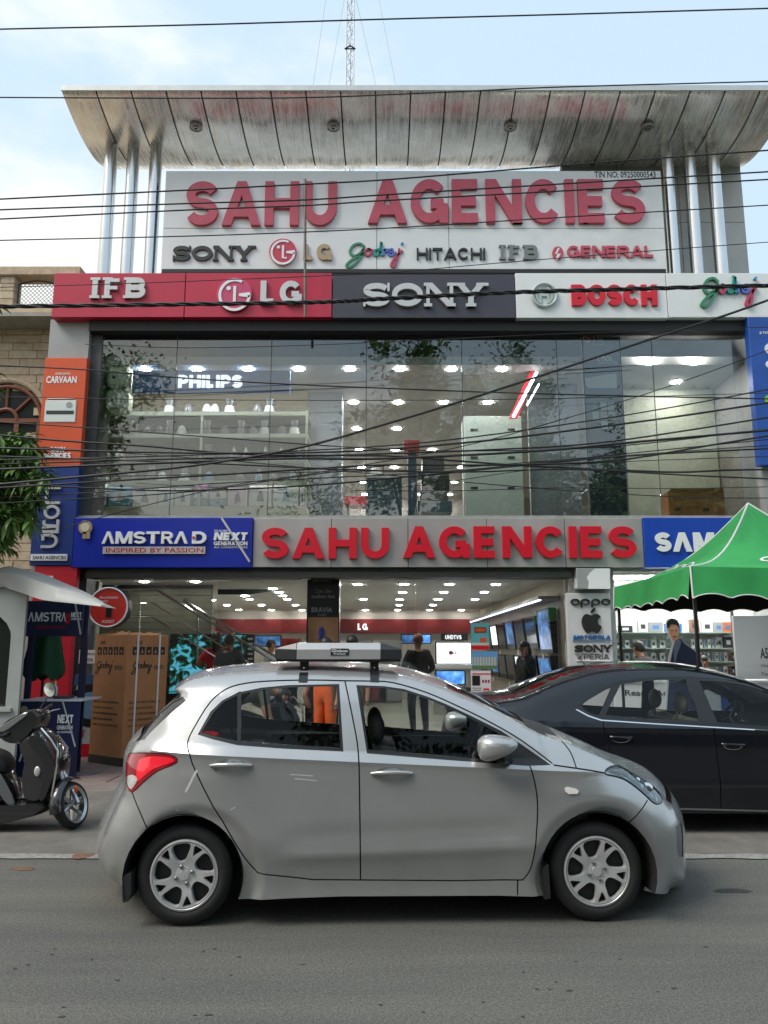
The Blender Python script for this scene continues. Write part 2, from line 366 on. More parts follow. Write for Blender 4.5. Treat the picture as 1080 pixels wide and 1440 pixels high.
# ------------------------------------------------------------------ ground, road, pavement
def asphalt():
    m = bpy.data.materials.new('asphalt'); m.use_nodes = True; t = m.node_tree; n = t.nodes; b = n['Principled BSDF']; L = t.links.new
    c = n.new('ShaderNodeTexCoord')
    def noise(sc, det, ro=.6):
        x = n.new('ShaderNodeTexNoise'); x.inputs['Scale'].default_value = sc; x.inputs['Detail'].default_value = det; x.inputs['Roughness'].default_value = ro; L(c.outputs['Object'], x.inputs['Vector']); return x
    fine, mid, big = noise(95, 4, .8), noise(38, 5), noise(1.1, 6)
    mpr = n.new('ShaderNodeMapping'); mpr.inputs['Scale'].default_value = (.35, 2.2, 1); L(c.outputs['Object'], mpr.inputs['Vector']); L(mpr.outputs[0], big.inputs['Vector'])
    r = n.new('ShaderNodeValToRGB'); e = r.color_ramp.elements
    e[0].position, e[0].color = .30, (.038, .039, .036, 1); e[1].position, e[1].color = .78, (.30, .295, .27, 1)
    e.new(.52).color = (.115, .114, .105, 1)
    L(fine.outputs['Fac'], r.inputs['Fac'])
    q = n.new('ShaderNodeValToRGB'); q.color_ramp.elements[0].position = .33; q.color_ramp.elements[1].position = .62
    q.color_ramp.elements[0].color = (.78, .78, .77, 1); q.color_ramp.elements[1].color = (1.08, 1.07, 1.03, 1); L(mid.outputs['Fac'], q.inputs['Fac'])
    k = n.new('ShaderNodeMix'); k.data_type = 'RGBA'; k.blend_type = 'MULTIPLY'; k.inputs['Factor'].default_value = .8; L(r.outputs[0], k.inputs[6]); L(q.outputs[0], k.inputs[7])
    p = n.new('ShaderNodeValToRGB'); p.color_ramp.elements[0].position = .35; p.color_ramp.elements[1].position = .68
    p.color_ramp.elements[0].color = (.80, .80, .81, 1); p.color_ramp.elements[1].color = (1.16, 1.14, 1.07, 1); L(big.outputs['Fac'], p.inputs['Fac'])
    k2 = n.new('ShaderNodeMix'); k2.data_type = 'RGBA'; k2.blend_type = 'MULTIPLY'; k2.inputs['Factor'].default_value = 1; L(k.outputs[2], k2.inputs[6]); L(p.outputs[0], k2.inputs[7])
    L(k2.outputs[2], b.inputs['Base Color']); b.inputs['Roughness'].default_value = .85
    u = n.new('ShaderNodeBump'); u.inputs['Strength'].default_value = .55; u.inputs['Distance'].default_value = .006; L(fine.outputs['Fac'], u.inputs['Height']); L(u.outputs[0], b.inputs['Normal'])
    return m
def sheet(name, mat, x0, x1, y0, y1, z, parent=None, kind='structure'):
    o = MB().add([(x0, y0, z), (x1, y0, z), (x1, y1, z), (x0, y1, z)], [(0, 1, 2, 3)]).build(name, mat, parent)
    if parent is None: o['kind'] = kind
    return o
sheet('ground', M('earth', (.13, .115, .09), .9, var=.3, vs=.5), -700, 700, -700, 700, -.03)
road = sheet('road', asphalt(), -60, 60, -7.5, 6.62, 0)
shoulder = sheet('road_shoulder', M('worn_concrete', (.145, .134, .116), .85, var=.28, vs=3.5, dirt=.45, bump=.35, bs=90), -60, 60, 6.60, 8.9, .004)
sm_ = shoulder.data.materials[0]
MB().add([(-60, 7.9, .0045), (-1.6, 7.9, .0045), (-1.6, 8.795, .107), (-60, 8.795, .107)], [(0, 1, 2, 3)]).build('ramp', sm_, shoulder)
linem = M('worn_road_paint', (.25, .245, .225), .85, var=.35, vs=30, dirt=.9, bump=.2)
for x0, x1 in ((-12, 12),):
    mb = MB(); n = 160
    e0 = [6.44 + random.uniform(-.015, .015) for _ in range(n + 1)]; e1 = [6.58 + random.uniform(-.012, .012) for _ in range(n + 1)]
    xs = [x0 + (x1 - x0) * i / n for i in range(n + 1)]
    mb.add([(x, a, .008) for x, a in zip(xs, e0)] + [(x, a, .008) for x, a in zip(xs, e1)], [(i, i + 1, n + 2 + i, n + 1 + i) for i in range(n)])
    mb.build('painted_line', linem, road)
def blob(name, mat, c, rx, ry, z, parent, seed):
    rn = random.Random(seed); n = 40; ph = [rn.uniform(0, 6.28) for _ in range(4)]
    P = []
    for i in range(n):
        a = 2 * PI * i / n; k = 1 + .16 * math.sin(2 * a + ph[0]) + .1 * math.sin(3 * a + ph[1]) + .06 * math.sin(7 * a + ph[2]) + .04 * math.sin(11 * a + ph[3])
        P.append((c.x + rx * k * math.cos(a), c.y + ry * k * math.sin(a), z))
    MB().add(P, [tuple(range(n))]).build(name, mat, parent)
stain = M('oil_stain', (.05, .049, .046), .55, var=.4, vs=9)
blob('oil_stain', stain, atz(1030, 1253, 0), .105, .055, .003, road, 3)
rust = M('brown_stain', (.16, .085, .05), .9, var=.4, vs=12)
blob('brown_stain', rust, atz(32, 1222, 0), .10, .04, .003, road, 5)
blob('brown_stain', rust, atz(116, 1205, 0), .07, .10, .0095, road, 8)
for k in range(34):                                     # leaf litter and pitted spots
    p = atz(random.uniform(20, 1060), random.uniform(1320, 1432), 0)
    blob('dark_spot', stain, p, random.uniform(.006, .018), random.uniform(.003, .008), .003, road, 20 + k)
# raised pavement of red sandstone flags
pave = box('pavement', M('pavement_bed', (.10, .085, .075), .9, var=.3, vs=6), None, -30, 30, 8.9, 12.3, -.02, .075); pave['kind'] = 'structure'
box('kerb', M('kerb_stone', (.20, .175, .15), .85, var=.25, vs=6, dirt=.4, bump=.3, bs=60), pave, -30, 30, 8.78, 8.9, -.02, .105)
flags = [M('sandstone_%d' % k, c, .8, var=.22, vs=7, dirt=.45, bump=.3, bs=50) for k, c in enumerate([(.19, .14, .125), (.215, .155, .14), (.165, .13, .12), (.205, .165, .15)])]
fm = []
for k in range(4):
    m = MB(); m.bbox(-.352, .352, -.245, .245, 0, .03, .008); o = m.build('paving_slab', flags[k], pave); fm.append(o)
first = [True] * 4; i = 0
y = 9.15
row = 0
while y < 12.2:
    x = -7.5 + (row % 2) * .35
    while x < 6.5:
        k = random.randrange(4)
        if first[k]: o = fm[k]; first[k] = False
        else: o = fm[k].copy(); COL.objects.link(o)
        o.location = (x, y, .072 + random.uniform(0, .006)); o.rotation_euler = (random.uniform(-.006, .006), random.uniform(-.006, .006), random.uniform(-.01, .01)); x += .72
    y += .505; row += 1

# ------------------------------------------------------------------ the shop building
F = 12.0
B = thing('shop_building', (0, 12.3, 0), 'two-storey electronics shop with glazed upper floor and curved metal roof canopy', 'building')
def bb(name, mat, *a, b=0, parent=None): return box(name, mat, parent or B, *a, b=b)
XL, XR = -5.45, 6.32
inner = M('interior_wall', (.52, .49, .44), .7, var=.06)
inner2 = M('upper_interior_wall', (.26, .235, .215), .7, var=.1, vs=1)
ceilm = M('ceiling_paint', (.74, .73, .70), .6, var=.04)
pil = bb('pillar', grime, XL, -4.80, F + .05, F + .75, 0, 6.92)
bb('pillar', M('dark_pillar', (.08, .08, .082), .5, var=.2), -4.80, -4.62, F + .16, F + .7, .1, 6.75)
bb('pillar', grime, 5.98, XR, F + .05, F + .75, 0, 6.92)
bb('floor_slab', grime, XL + .01, XR - .01, F + .22, 25.0, 2.92, 3.58)
bb('fascia_backing', grime, -4.79, 5.97, F + .17, F + .215, 2.80, 3.60)
bb('entrance_soffit', M('soffit_metal', (.10, .097, .09), .45, .3, var=.2), -4.6, 2.9, F + .03, F + .42, 2.70, 2.79)
bb('shutter_box', M('shutter_metal', (.07, .068, .062), .45, .4, var=.2), -4.6, 2.9, F + .20, F + .30, 2.74, 2.91)
bb('window_head', dark, -4.79, 5.97, F - .02, F + .35, 6.70, 6.90)
bb('roof_slab', grime, XL, XR + 1.2, F + .15, 25.0, 6.92, 7.2)
bb('parapet', grime, XL, XR + 1.2, F + .15, F + .5, 7.2, 7.72)
bb('shop_floor', M('polished_tile', (.52, .50, .43), .22, var=.06, vs=.8), -5.2, XR, F + .3, 24.5, .0, .14)
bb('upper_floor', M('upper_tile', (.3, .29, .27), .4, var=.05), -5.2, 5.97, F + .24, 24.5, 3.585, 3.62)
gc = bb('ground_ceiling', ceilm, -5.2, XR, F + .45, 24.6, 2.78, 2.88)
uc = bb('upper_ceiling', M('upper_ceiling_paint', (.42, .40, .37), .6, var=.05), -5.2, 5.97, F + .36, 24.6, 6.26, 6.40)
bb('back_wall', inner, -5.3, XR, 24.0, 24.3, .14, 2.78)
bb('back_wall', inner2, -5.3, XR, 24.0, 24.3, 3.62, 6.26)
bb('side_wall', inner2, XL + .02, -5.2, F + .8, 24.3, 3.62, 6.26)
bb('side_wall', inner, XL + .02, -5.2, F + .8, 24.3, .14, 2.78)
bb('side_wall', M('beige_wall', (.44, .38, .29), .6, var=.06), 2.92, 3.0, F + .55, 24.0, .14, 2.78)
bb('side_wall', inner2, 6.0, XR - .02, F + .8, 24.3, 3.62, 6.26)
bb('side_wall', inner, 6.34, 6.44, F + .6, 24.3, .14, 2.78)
bb('red_band', M('red_band_paint', S(112, 22, 26), .5), -5.1, 2.9, 23.9, 23.99, 2.10, 2.52)
bb('partition', M('pale_partition', S(176, 178, 160), .6, var=.06), 3.95, 5.97, 13.6, 13.7, 3.62, 6.26)
# upper glazing: toughened panes with dark open joints
pane = glass('shop_glass', (.93, .95, .94), .035)
zt, zb = 6.70, 3.66
seams = [126, 251, 383, 515.5, 648.5, 781, 817.5, 870, 914, 1046]
xs = [at(s, 455, F + .18).x for s in seams]
for a, b_ in zip(xs, xs[1:]): bb('glass_pane', pane, a + .007, b_ - .007, F + .178, F + .186, zb, zt)
for x in xs[1:-1]: bb('glazing_joint', M('sealant', (.07, .075, .075), .5), x - .006, x + .006, F + .174, F + .190, zb, zt)
bb('window_sill', M('sill_stone', (.36, .36, .33), .6, var=.2, vs=6, dirt=.5), -4.79, 5.97, F - .03, F + .30, 3.60, 3.655)
# ground floor glazing left and right of the poster pillar
pane2 = glass('door_glass', (.93, .95, .94), .02)
for a, b_ in ((302, 430), (478, 585), (585, 692), (692, 797)):
    xa, xb, z0, z1 = pxspan(a, 812, b_, 1060, F + .36); bb('glass_pane', pane2, xa + .004, xb - .004, F + .36, F + .37, .15, 2.70)
# roof room behind the right-hand columns
rx0 = at(790, 260, 13.75).x; rx1 = at(1043, 260, 13.75).x
cream = M('roof_room_panel', (.58, .58, .54), .55, .1, var=.1, vs=1.5, dirt=.35)
bb('roof_room_wall', dark, rx0 + .02, rx1 - .02, 13.77, 15.5, 7.2, 10.86)
cols = [rx0, at(868, 260, 13.75).x, at(953, 260, 13.75).x, rx1]
rows_z = [7.2, at(900, 313, 13.75).z, at(900, 229, 13.75).z, 10.84]
for a, b_ in zip(cols, cols[1:]):
    for c, d in zip(rows_z, rows_z[1:]): bb('wall_panel', cream, a + .006, b_ - .006, 13.74, 13.769, c + .006, d - .006)
# canopy: bowed sheet metal panels
def brushed():
    m = M('canopy_metal', (.90, .88, .83), .28, .7, var=.2, vs=1.6, bump=.55, bs=3.0, dirt=.35)
    n = m.node_tree.nodes; t = m.node_tree
    b = n['Principled BSDF']
    c = n.new('ShaderNodeTexCoord'); mp_ = n.new('ShaderNodeMapping'); mp_.inputs['Scale'].default_value = (26, 1.6, 1.6); t.links.new(c.outputs['Object'], mp_.inputs['Vector'])
    x = n.new('ShaderNodeTexNoise'); x.inputs['Scale'].default_value = 1.0; x.inputs['Detail'].default_value = 6; t.links.new(mp_.outputs[0], x.inputs['Vector'])
    q = n.new('ShaderNodeMapRange'); q.inputs['From Min'].default_value = .3; q.inputs['From Max'].default_value = .7; q.inputs['To Min'].default_value = .14; q.inputs['To Max'].default_value = .42; t.links.new(x.outputs['Fac'], q.inputs['Value'])
    t.links.new(q.outputs[0], b.inputs['Roughness'])
    old = b.inputs['Base Color'].links[0].from_socket
    k = n.new('ShaderNodeMix'); k.data_type = 'RGBA'; k.blend_type = 'MULTIPLY'; k.inputs['Factor'].default_value = .55
    t.links.new(old, k.inputs[6]); r = n.new('ShaderNodeValToRGB'); r.color_ramp.elements[0].position = .35; r.color_ramp.elements[1].position = .65
    r.color_ramp.elements[0].color = (.66, .60, .50, 1); r.color_ramp.elements[1].color = (1.1, 1.09, 1.05, 1); t.links.new(x.outputs['Fac'], r.inputs['Fac']); t.links.new(r.outputs[0], k.inputs[7])
    t.links.new(k.outputs[2], b.inputs['Base Color'])
    return m
cm = brushed()
PROF = [(11.78, 10.96), (11.80, 10.90), (12.10, 10.80), (12.45, 10.72), (12.9, 10.675), (13.3, 10.70), (13.65, 10.78), (13.92, 10.88)]
PROF = [tuple(p) for p in bez(PROF, 4)]
X0, X1 = -5.46, 6.95
cano = bb('canopy', M('canopy_core', (.05, .048, .045), .6), X0 + .03, X1 - .03, 11.86, 13.88, 10.915, 10.96)
bb('canopy_edge', M('canopy_trim', (.55, .56, .54), .4, .5, var=.1), X0, X1, 11.765, 11.785, 10.905, 11.0, parent=cano)
bb('canopy_top', grime, X0, X1, 11.786, 13.95, 10.962, 11.0, parent=cano)
npan = 21; step = (X1 - X0) / npan
rn = random.Random(4)
for i in range(npan):
    xa, xb = X0 + i * step + .012, X0 + (i + 1) * step - .012; m = MB(); nx = 8; ph = [rn.uniform(0, 6.28) for _ in range(3)]; vs = []
    for (y, z) in PROF:
        for k in range(nx + 1):
            u = k / nx; edge = math.sin(PI * u)
            vs.append((xa + (xb - xa) * u, y, z - .012 * edge * (1 + .7 * math.sin(3.1 * y + ph[0]) + .5 * math.sin(5 * y + 4 * u + ph[1]))))
    n1 = nx + 1
    m.add(vs, [(j * n1 + k, j * n1 + k + 1, (j + 1) * n1 + k + 1, (j + 1) * n1 + k) for j in range(len(PROF) - 1) for k in range(nx)])
    m.build('canopy_panel', cm, cano, smooth=True, angle=180)
def zcan(y):
    for (a, b_), (c, d) in zip(PROF, PROF[1:]):
        if a <= y <= c: return b_ + (d - b_) * (y - a) / (c - a + 1e-9)
    return 10.9
rim = M('fitting_rim', (.35, .34, .32), .35, .7)
for px, py in ((276, 169), (469, 168), (717, 164), (910, 166)):
    p = at(px, py, 12.42); z = zcan(12.42) - .035
    f = MB().lathe([(.06, .02), (.11, .02), (.115, -.02), (.10, -.03), (.085, -.012), (.06, -.012), (.055, -.03), (.03, -.03), (.028, -.01), (.001, -.01)], 24, Matrix.Translation((p.x, 12.42, z))).build('canopy_lamp', rim, cano, smooth=True)
colm = M('column_steel', (.66, .66, .65), .2, 1., var=.1, vs=2, stretch=(3, 3, .4))
for px, py in ((158, 200), (189, 199), (221, 198), (936, 196), (967, 196), (1000, 196)):
    p = at(px, py, 12.9); MB().lathe([(.112, 7.2), (.112, 10.76)], 28, Matrix.Translation((p.x, 12.9, 0))).build('column', colm, B, smooth=True)
# downlights
lamp = M('lamp_glow', (1, .98, .93), .5, emit=60.)
lampu = M('upper_lamp_glow', (1, .99, .97), .5, emit=110.)
rimw = M('lamp_rim', (.75, .75, .74), .4)
base = MB().lathe([(.001, -.004), (.075, -.004), (.075, .004), (.001, .004)], 16, Matrix.Translation((0, 12.3, 0))).build('downlight', lamp, gc)
bu = MB().lathe([(.001, -.004), (.085, -.004), (.085, .004), (.001, .004)], 16, Matrix.Translation((0, 12.3, 0))).build('downlight', lampu, uc)
def put(src, parent, x, y, z, state={}):
    if src.name not in state: state[src.name] = 1; o = src
    else: o = src.copy(); COL.objects.link(o); o.parent = parent
    o.location = (x - 0, y - 12.3, z); return o
G = [(503, 822), (568, 822), (632, 822), (697, 822), (566, 833), (624, 833), (681, 833), (511, 843), (562, 843), (616, 843), (668, 843),
     (561, 851), (609, 851), (514, 858), (559, 858), (604, 858), (649, 858), (518, 863), (595.5, 868), (634, 868), (517.5, 868),
     (384, 828), (392.5, 833), (398, 838), (404, 843), (368, 851), (381.5, 858), (415.5, 851), (425, 858), (351, 863), (365, 868), (404, 868), (351, 843),
     (344, 838), (289, 839), (298, 844), (319, 851), (336, 857.6), (345, 838), (733, 851)]
for px, py in G:
    p = atz(px, py, 2.775)
    if p.y < 23.8: put(base, gc, p.x, p.y, 2.772)
for x_ in (-4.2, -3.3): put(base, gc, x_, 13.7, 2.772)  # two extra downlights added only to brighten the slatted wall
for j in range(7):
    D = 12.55 + 1.8 * j * 1.0
    for i in range(8):
        x = (at(205, 517, 12.55).x) + i * (at(706, 517, 12.55).x - at(205, 517, 12.55).x) / 7
        if j and random.random() < .12: continue
        if j in (1, 2) and i < 4 and i != 3: continue
        put(bu, uc, x, D, 6.254)
for px, py in ((915, 510), (978, 510), (935, 552)):
    p = atz(px, py, 6.255); put(bu, uc, p.x, min(p.y, 12.85) if py < 520 else 13.2, 6.2545)
for px in (548, 430, 208):                                    # lamps in the entrance soffit
    p = at(px, 806, F + .12); MB().lathe([(.001, 0), (.07, 0), (.075, .012), (.001, .012)], 16, Matrix.Translation((p.x, F + .2, 2.684))).build('soffit_lamp', rimw, B, smooth=True)
# ------------------------------------------------------------------ signs
def sign(name, label, mat, px, D, t=.12, cat='sign', seams=(), rows=(), group=None, edge=None):
    """sign box: returned root has board panels split at the seams"""
    x0, x1, z0, z1 = pxspan(*px, D)
    r = thing(name, ((x0 + x1) / 2, D + t / 2, z0), label, cat, group)
    X = [x0] + [at(s, (px[1] + px[3]) / 2, D).x for s in seams] + [x1]; Z = [z0] + sorted(at(px[0], s, D).z for s in rows) + [z1]
    if len(X) > 2 or len(Z) > 2: box('backing', dark, r, x0 + .01, x1 - .01, D + .012, D + t, z0 + .01, z1 - .01)
    for a, b in zip(X, X[1:]):
        for c, d in zip(Z, Z[1:]):
            g = .004 if len(X) > 2 or len(Z) > 2 else 0
            box('panel' if g else 'board', mat, r, a + g, b - g, D, D + (.02 if g else t), c + g, d - g, b=.006)
    return r
def face_logo(r, c, R, D, discm, linem_):                    # round emblem: arc, dot and two straight strokes
    p = at(*c, D); k = R
    disc(MB(), p, R * p.y / FPX * 1.02, D - .05, D).build('emblem_disc', discm, r)
    bx_ = (c[0] - k, c[1] - k, c[0] + k, c[1] + k); q = D - .05
    ring = [(.5 + .40 * math.cos(rad(a)), .5 + .40 * math.sin(rad(a))) for a in range(62, 361, 8)] + [(.9, .5), (.62, .5)]
    strokes(r, [(ring, .07), ([(.5, .74), (.5, .3), (.63, .3)], .07)], .07, bx_, q, linem_, .012, 'emblem_line')
    d = Vector(at(c[0] - k * .32, c[1] - k * .36, q)); disc(MB(), d, R * .13 * p.y / FPX, q - .012, q, 14).build('emblem_dot', linem_, r)
SCRIPT = [  # handwriting: G o d r e j
 (bez([(.30, .80), (.22, .93), (.10, .86), (.04, .62), (.10, .46), (.20, .52), (.28, .72), (.24, .45), (.14, .16), (.04, .02), (-.02, .10), (.10, .34), (.30, .56)], 6), .085),
 (bez([(.36, .72), (.30, .60), (.35, .46), (.42, .56), (.40, .70), (.36, .72), (.46, .66)], 6), .075),
 (bez([(.56, .72), (.48, .66), (.47, .5), (.53, .48), (.60, .68), (.60, .98), (.57, .6), (.62, .46)], 6), .075),
 (bez([(.64, .46), (.66, .72), (.67, .62), (.73, .72)], 6), .07),
 (bez([(.72, .58), (.80, .62), (.79, .72), (.73, .66), (.73, .5), (.80, .48), (.86, .6)], 6), .07),
 (bez([(.92, .74), (.89, .4), (.83, .05), (.77, .12), (.86, .42), (.98, .66)], 6), .08),
 ([(.955, .90), (.985, .97)], .08)]
def script_logo(r, px, D, mats, depth=.03, fn=None):
    for i, (ln, w) in enumerate(SCRIPT): strokes(r, [([tuple(p) for p in ln], w * .95)], w, px, D, mats[i % len(mats)], depth, 'letter', fn)
godc = [M('green_red_print', S(60, 130, 100), .5), M('crimson_print', S(176, 66, 96), .5), teal, purp, purp, M('crimson_print'), M('sky_print', S(60, 150, 200), .5)]
# -- large name board on the roof
r = sign('roof_sign', 'long off-white roof board with faded red capital letters above rows of smaller logos', white, (229.5, 240, 934, 384), 12.65, .14, seams=(530, 631), rows=(321,))
letters(r, 'SAHU', (263, 258, 474, 319), 12.65, fadedred, .07, .22, .11)
letters(r, 'AGENCIES', (518, 255, 905, 316), 12.65, fadedred, .07, .22, .10)
letters(r, 'SONY', (244, 347, 357, 368), 12.65, blackletr, .04, .26, .1, serif=1, wx=1.5)
face_logo(r, (398, 355), 20, 12.65, M('emblem_rose', S(190, 60, 84), .5), whitelet)
letters(r, 'LG', (427, 345, 467, 367), 12.65, gold, .05, .26, .14)
script_logo(r, (489, 341, 568, 377), 12.65, godc)
letters(r, 'HITACHI', (586, 350, 682, 366), 12.65, blackletr, .04, .17, .16, wx=1.25)
letters(r, 'IFB', (701, 346, 756, 366), 12.65, M('grey_letter', S(120, 126, 124), .5), .04, .26, .22, serif=1, wx=1.2)
p = at(784, 357, 12.65); disc(MB(), p, .095, 12.61, 12.65, 20, .12).build('emblem_disc', fadedred, r)
strokes(r, [([(.62, .95), (.38, .5), (.62, .5), (.40, .05)], .13)], .1, (775, 348, 793, 366), 12.61, white, .006, 'emblem_line')
letters(r, 'GENERAL', (797, 347, 919, 363), 12.65, fadedred, .04, .22, .1, wx=1.3)
words(r, 'TIN NO: 09250000543', (836, 241, 922, 250), 12.65, blackletr, .003, .012)
box('base_rail', dark, r, *pxspan(228, 379, 936, 384, 12.6)[:2], 12.58, 12.64, pxspan(228, 379, 936, 384, 12.6)[2], pxspan(228, 379, 936, 384, 12.6)[3])
# -- row of brand boards over the glazing
RD = 11.86
r = sign('fascia_sign', 'crimson board with three white slab-serif letters at the left end of the upper row', redsign, (74.5, 384, 259.5, 446), RD, .3)
letters(r, 'IFB', (127, 392, 206, 421), RD, silverlet, .05, .27, .2, serif=1, wx=1.25)
words(r, 'www.ifbappliances.com', (126, 427, 215, 433), RD, whitelet, .003, .012)
r = sign('fascia_sign', 'crimson board with round smiling-face emblem and two silver letters in the upper row', redsign, (260.5, 384, 466.5, 446), RD, .3)
face_logo(r, (330, 415), 26, RD, M('emblem_pink', S(196, 70, 110), .35), whitelet)
letters(r, 'LG', (367, 397, 425, 430), RD, silverlet, .06, .24, .14)
r = sign('fascia_sign', 'charcoal board with wide silver slab-serif name in the middle of the upper row', darksign, (467.5, 386, 724.5, 447), RD + .01, .3)
letters(r, 'SONY', (511, 400, 682, 433), RD + .01, silverlet, .06, .25, .1, serif=1, wx=1.5)
r = sign('fascia_sign', 'white board with grey ring emblem and bold red name in the upper row', white, (725.5, 384, 937.5, 447), RD, .3)
p = at(765, 416, RD); rg = M('ring_grey', S(176, 190, 184), .4, .2)
MB().tube([p + Vector((math.cos(a) * .195, -.03, math.sin(a) * .195)) for a in [2 * PI * k / 36 for k in range(37)]], .022, 8, False).build('emblem_ring', rg, r, smooth=True)
strokes(r, [([(.35, .82), (.35, .18)], .09), ([(.65, .82), (.65, .18)], .09), ([(.35, .5), (.65, .5)], .09)] + [(arc(.5, .5, .3, .34, 120, 240, 8), .06), (arc(.5, .5, .3, .34, -60, 60, 8), .06)], .1, (747, 398, 783, 434), RD, rg, .025, 'emblem_line')
letters(r, 'BOSCH', (803, 402, 923, 431), RD, redlet, .05, .30, .08)
r = sign('fascia_sign', 'white board with multicoloured handwritten name at the right end of the upper row', white, (938.5, 384, 1100, 446), RD, .3)
script_logo(r, (986, 390, 1065, 433), RD, godc, .05)
# -- row over the entrance
r = sign('fascia_sign', 'royal blue board with silver spaced-out name and red and white strip over the entrance', bluesign, (102, 728, 354.5, 798), 11.88, .28)
p = at(121, 742, 11.88); disc(MB(), p, .105, 11.84, 11.88).build('medal', gold, r); disc(MB(), p, .07, 11.834, 11.84).build('medal_face', M('cream_print', (.6, .52, .4), .5), r)
strokes(r, [([(.25, 1), (.25, 0)], .5), ([(.75, 1), (.75, 0)], .5)], .3, (116, 748, 127, 757.5), 11.85, gold, .01, 'ribbon')
lx = [145, 165, 185.5, 204, 221, 239.5, 273]
for ch, (a, b) in zip('aMSTR', ((145, 162), (164, 187), (189, 206), (206, 226), (228, 244))): letters(r, ch, (a, 748, b, 765), 11.88, whitelet, .05, .2)
letters(r, 'a', (246, 748, 265, 765), 11.88, whitelet, .05, .2)
letters(r, 'D', (271, 748, 291, 765), 11.88, whitelet, .05, .22); letters(r, '-', (263, 752, 284, 761), 11.88, redlet, .065, .34)
sg = box('strip', silverlet, r, *pxspan(145.5, 769, 289, 779, 11.88)[:2], 11.85, 11.88, *pxspan(145.5, 769, 289, 779, 11.88)[2:])
words(r, 'INSPIRED BY PASSION', (149, 770.5, 286, 777), 11.85, M('dark_red_print', S(170, 30, 40), .5), .003, .012)
words(r, 'THE ALL NEW', (301, 745, 320, 748), 11.88, whitelet, .004, .01)
letters(r, 'NEXT', (301, 749, 348, 760), 11.88, whitelet, .03, .26, .06, lean=.1)
letters(r, 'GENERATION', (301, 761.5, 348, 767), 11.88, whitelet, .02, .2, .1, single='lettering')
words(r, 'AIR CONDITIONERS', (301, 768, 348, 771), 11.88, whitelet, .004, .01)
strokes(r, [([(.1, 1), (1, 0)], .045)], .04, (306, 728.5, 352, 790), 11.87, silverlet, .012, 'slash')
acps = M('brushed_fascia', (.40, .385, .37), .42, .3, var=.14, vs=1.3, dirt=.5, stretch=(1, 1, .35))
r = sign('fascia_sign', 'grey metal fascia with bright red raised capitals directly over the shop entrance', acps, (355.5, 728, 905, 798), 11.92, .25, seams=(466, 574, 685, 795))
letters(r, 'SAHU', (369, 743, 547, 786), 11.92, redlet, .07, .225, .13)
letters(r, 'AGENCIES', (567, 741, 893, 785), 11.92, redlet, .07, .225, .12)
r = sign('fascia_sign', 'bright blue board with white capitals half hidden behind the green tent', M('bright_blue_sheet', S(20, 66, 168), .35, var=.05), (906, 728, 1128, 798), 11.88, .28)
letters(r, 'SaMSUNG', (921, 749, 1110, 776), 11.88, whitelet, .03, .27, .1)
# -- boards up the left pillar
PD = 11.9
r = sign('pillar_sign', 'orange vertical board with a printed white radio on the left pillar', orange, (57.5, 503, 117.5, 655), PD, .14)
words(r, 'SAREGAMA', (78, 524, 99, 527), PD, whitelet, .004, .01)
words(r, 'CARVAAN', (65, 529, 108, 539), PD, whitelet, .006, .03)
xa, xb, za, zb_ = pxspan(63, 563, 107, 594, PD)
rd = box('radio_print', M('radio_cream', S(214, 220, 214), .5), r, xa, xb, PD - .012, PD, za, zb_, b=.01)
box('radio_dial', M('radio_black', S(38, 46, 48), .5), rd, xa + .03, xb - .03, PD - .015, PD - .0122, za + .13, za + .19)
disc(MB(), Vector((xb - .11, PD, zb_ - .08)), .05, PD - .016, PD - .0122, 16).build('radio_knob', M('radio_grey', S(150, 156, 156), .5), rd)
MB().tube([(xa + .01, PD - .006, zb_ - .06), (xa + .03, PD - .006, zb_ + .025), (xb - .03, PD - .006, zb_ + .025), (xb - .01, PD - .006, zb_ - .06)], .008, 6).build('radio_handle', MATS['radio_cream'], rd)
letters(r, 'SAHU', (71, 629, 92, 635.5), PD, whitelet, .02, .26, .1, single='lettering')
letters(r, 'AGENCIES', (61, 637, 100, 645), PD, whitelet, .02, .26, .08, single='lettering')
r = sign('pillar_sign', 'navy vertical board with stacked silver letters on the left pillar', navy, (46.5, 656, 106.5, 795), PD - .02, .16)
LD = PD - .02
strokes(r, [([(0.08, 1), (0.08, .08), (1, .08)], .2)], .2, (66, 668, 87, 688), LD, silverlet, .04, 'letter')
strokes(r, [([(0.08, 1), (0.08, .08), (1, .08)], .2)], .2, (65, 690, 86, 709), LD, silverlet, .04, 'letter')
strokes(r, [(arc(.5, .5, .42, .42, 0, 360, 24), .2)], .2, (63, 711, 85, 730), LD, silverlet, .04, 'letter')
strokes(r, [([(.08, 1), (.08, .5), (.92, .5)], .2), ([(.92, 1), (.92, .1), (0, .1)], .2)], .2, (61, 731, 84, 750), LD, silverlet, .04, 'letter')
strokes(r, [([(.0, .95), (.6, .95)] + arc(.55, .52, .38, .42, 90, -90, 10) + [(0, .1)], .2), ([(.1, .95), (.1, .55)], .2)], .2, (59, 752, 82, 771), LD, silverlet, .04, 'letter')
box('name_plate', whitelet, r, *pxspan(44, 779.5, 95, 788.5, LD)[:2], LD - .03, LD, *pxspan(44, 779.5, 95, 788.5, LD)[2:])
words(r, 'SAHU AGENCIES', (46, 781.5, 93, 786.5), LD - .03, blackletr, .003, .014)
r = sign('pillar_sign', 'red vertical board behind the kiosk roof at the foot of the left pillar', M('red_sheet', S(190, 26, 44), .4, var=.06), (39, 796, 99.5, 1056), PD, .14)
for q in ((57, 810, 75, 815), (63, 817, 75, 821)): box('letter', whitelet, r, *pxspan(*q, PD)[:2], PD - .03, PD, *pxspan(*q, PD)[2:])
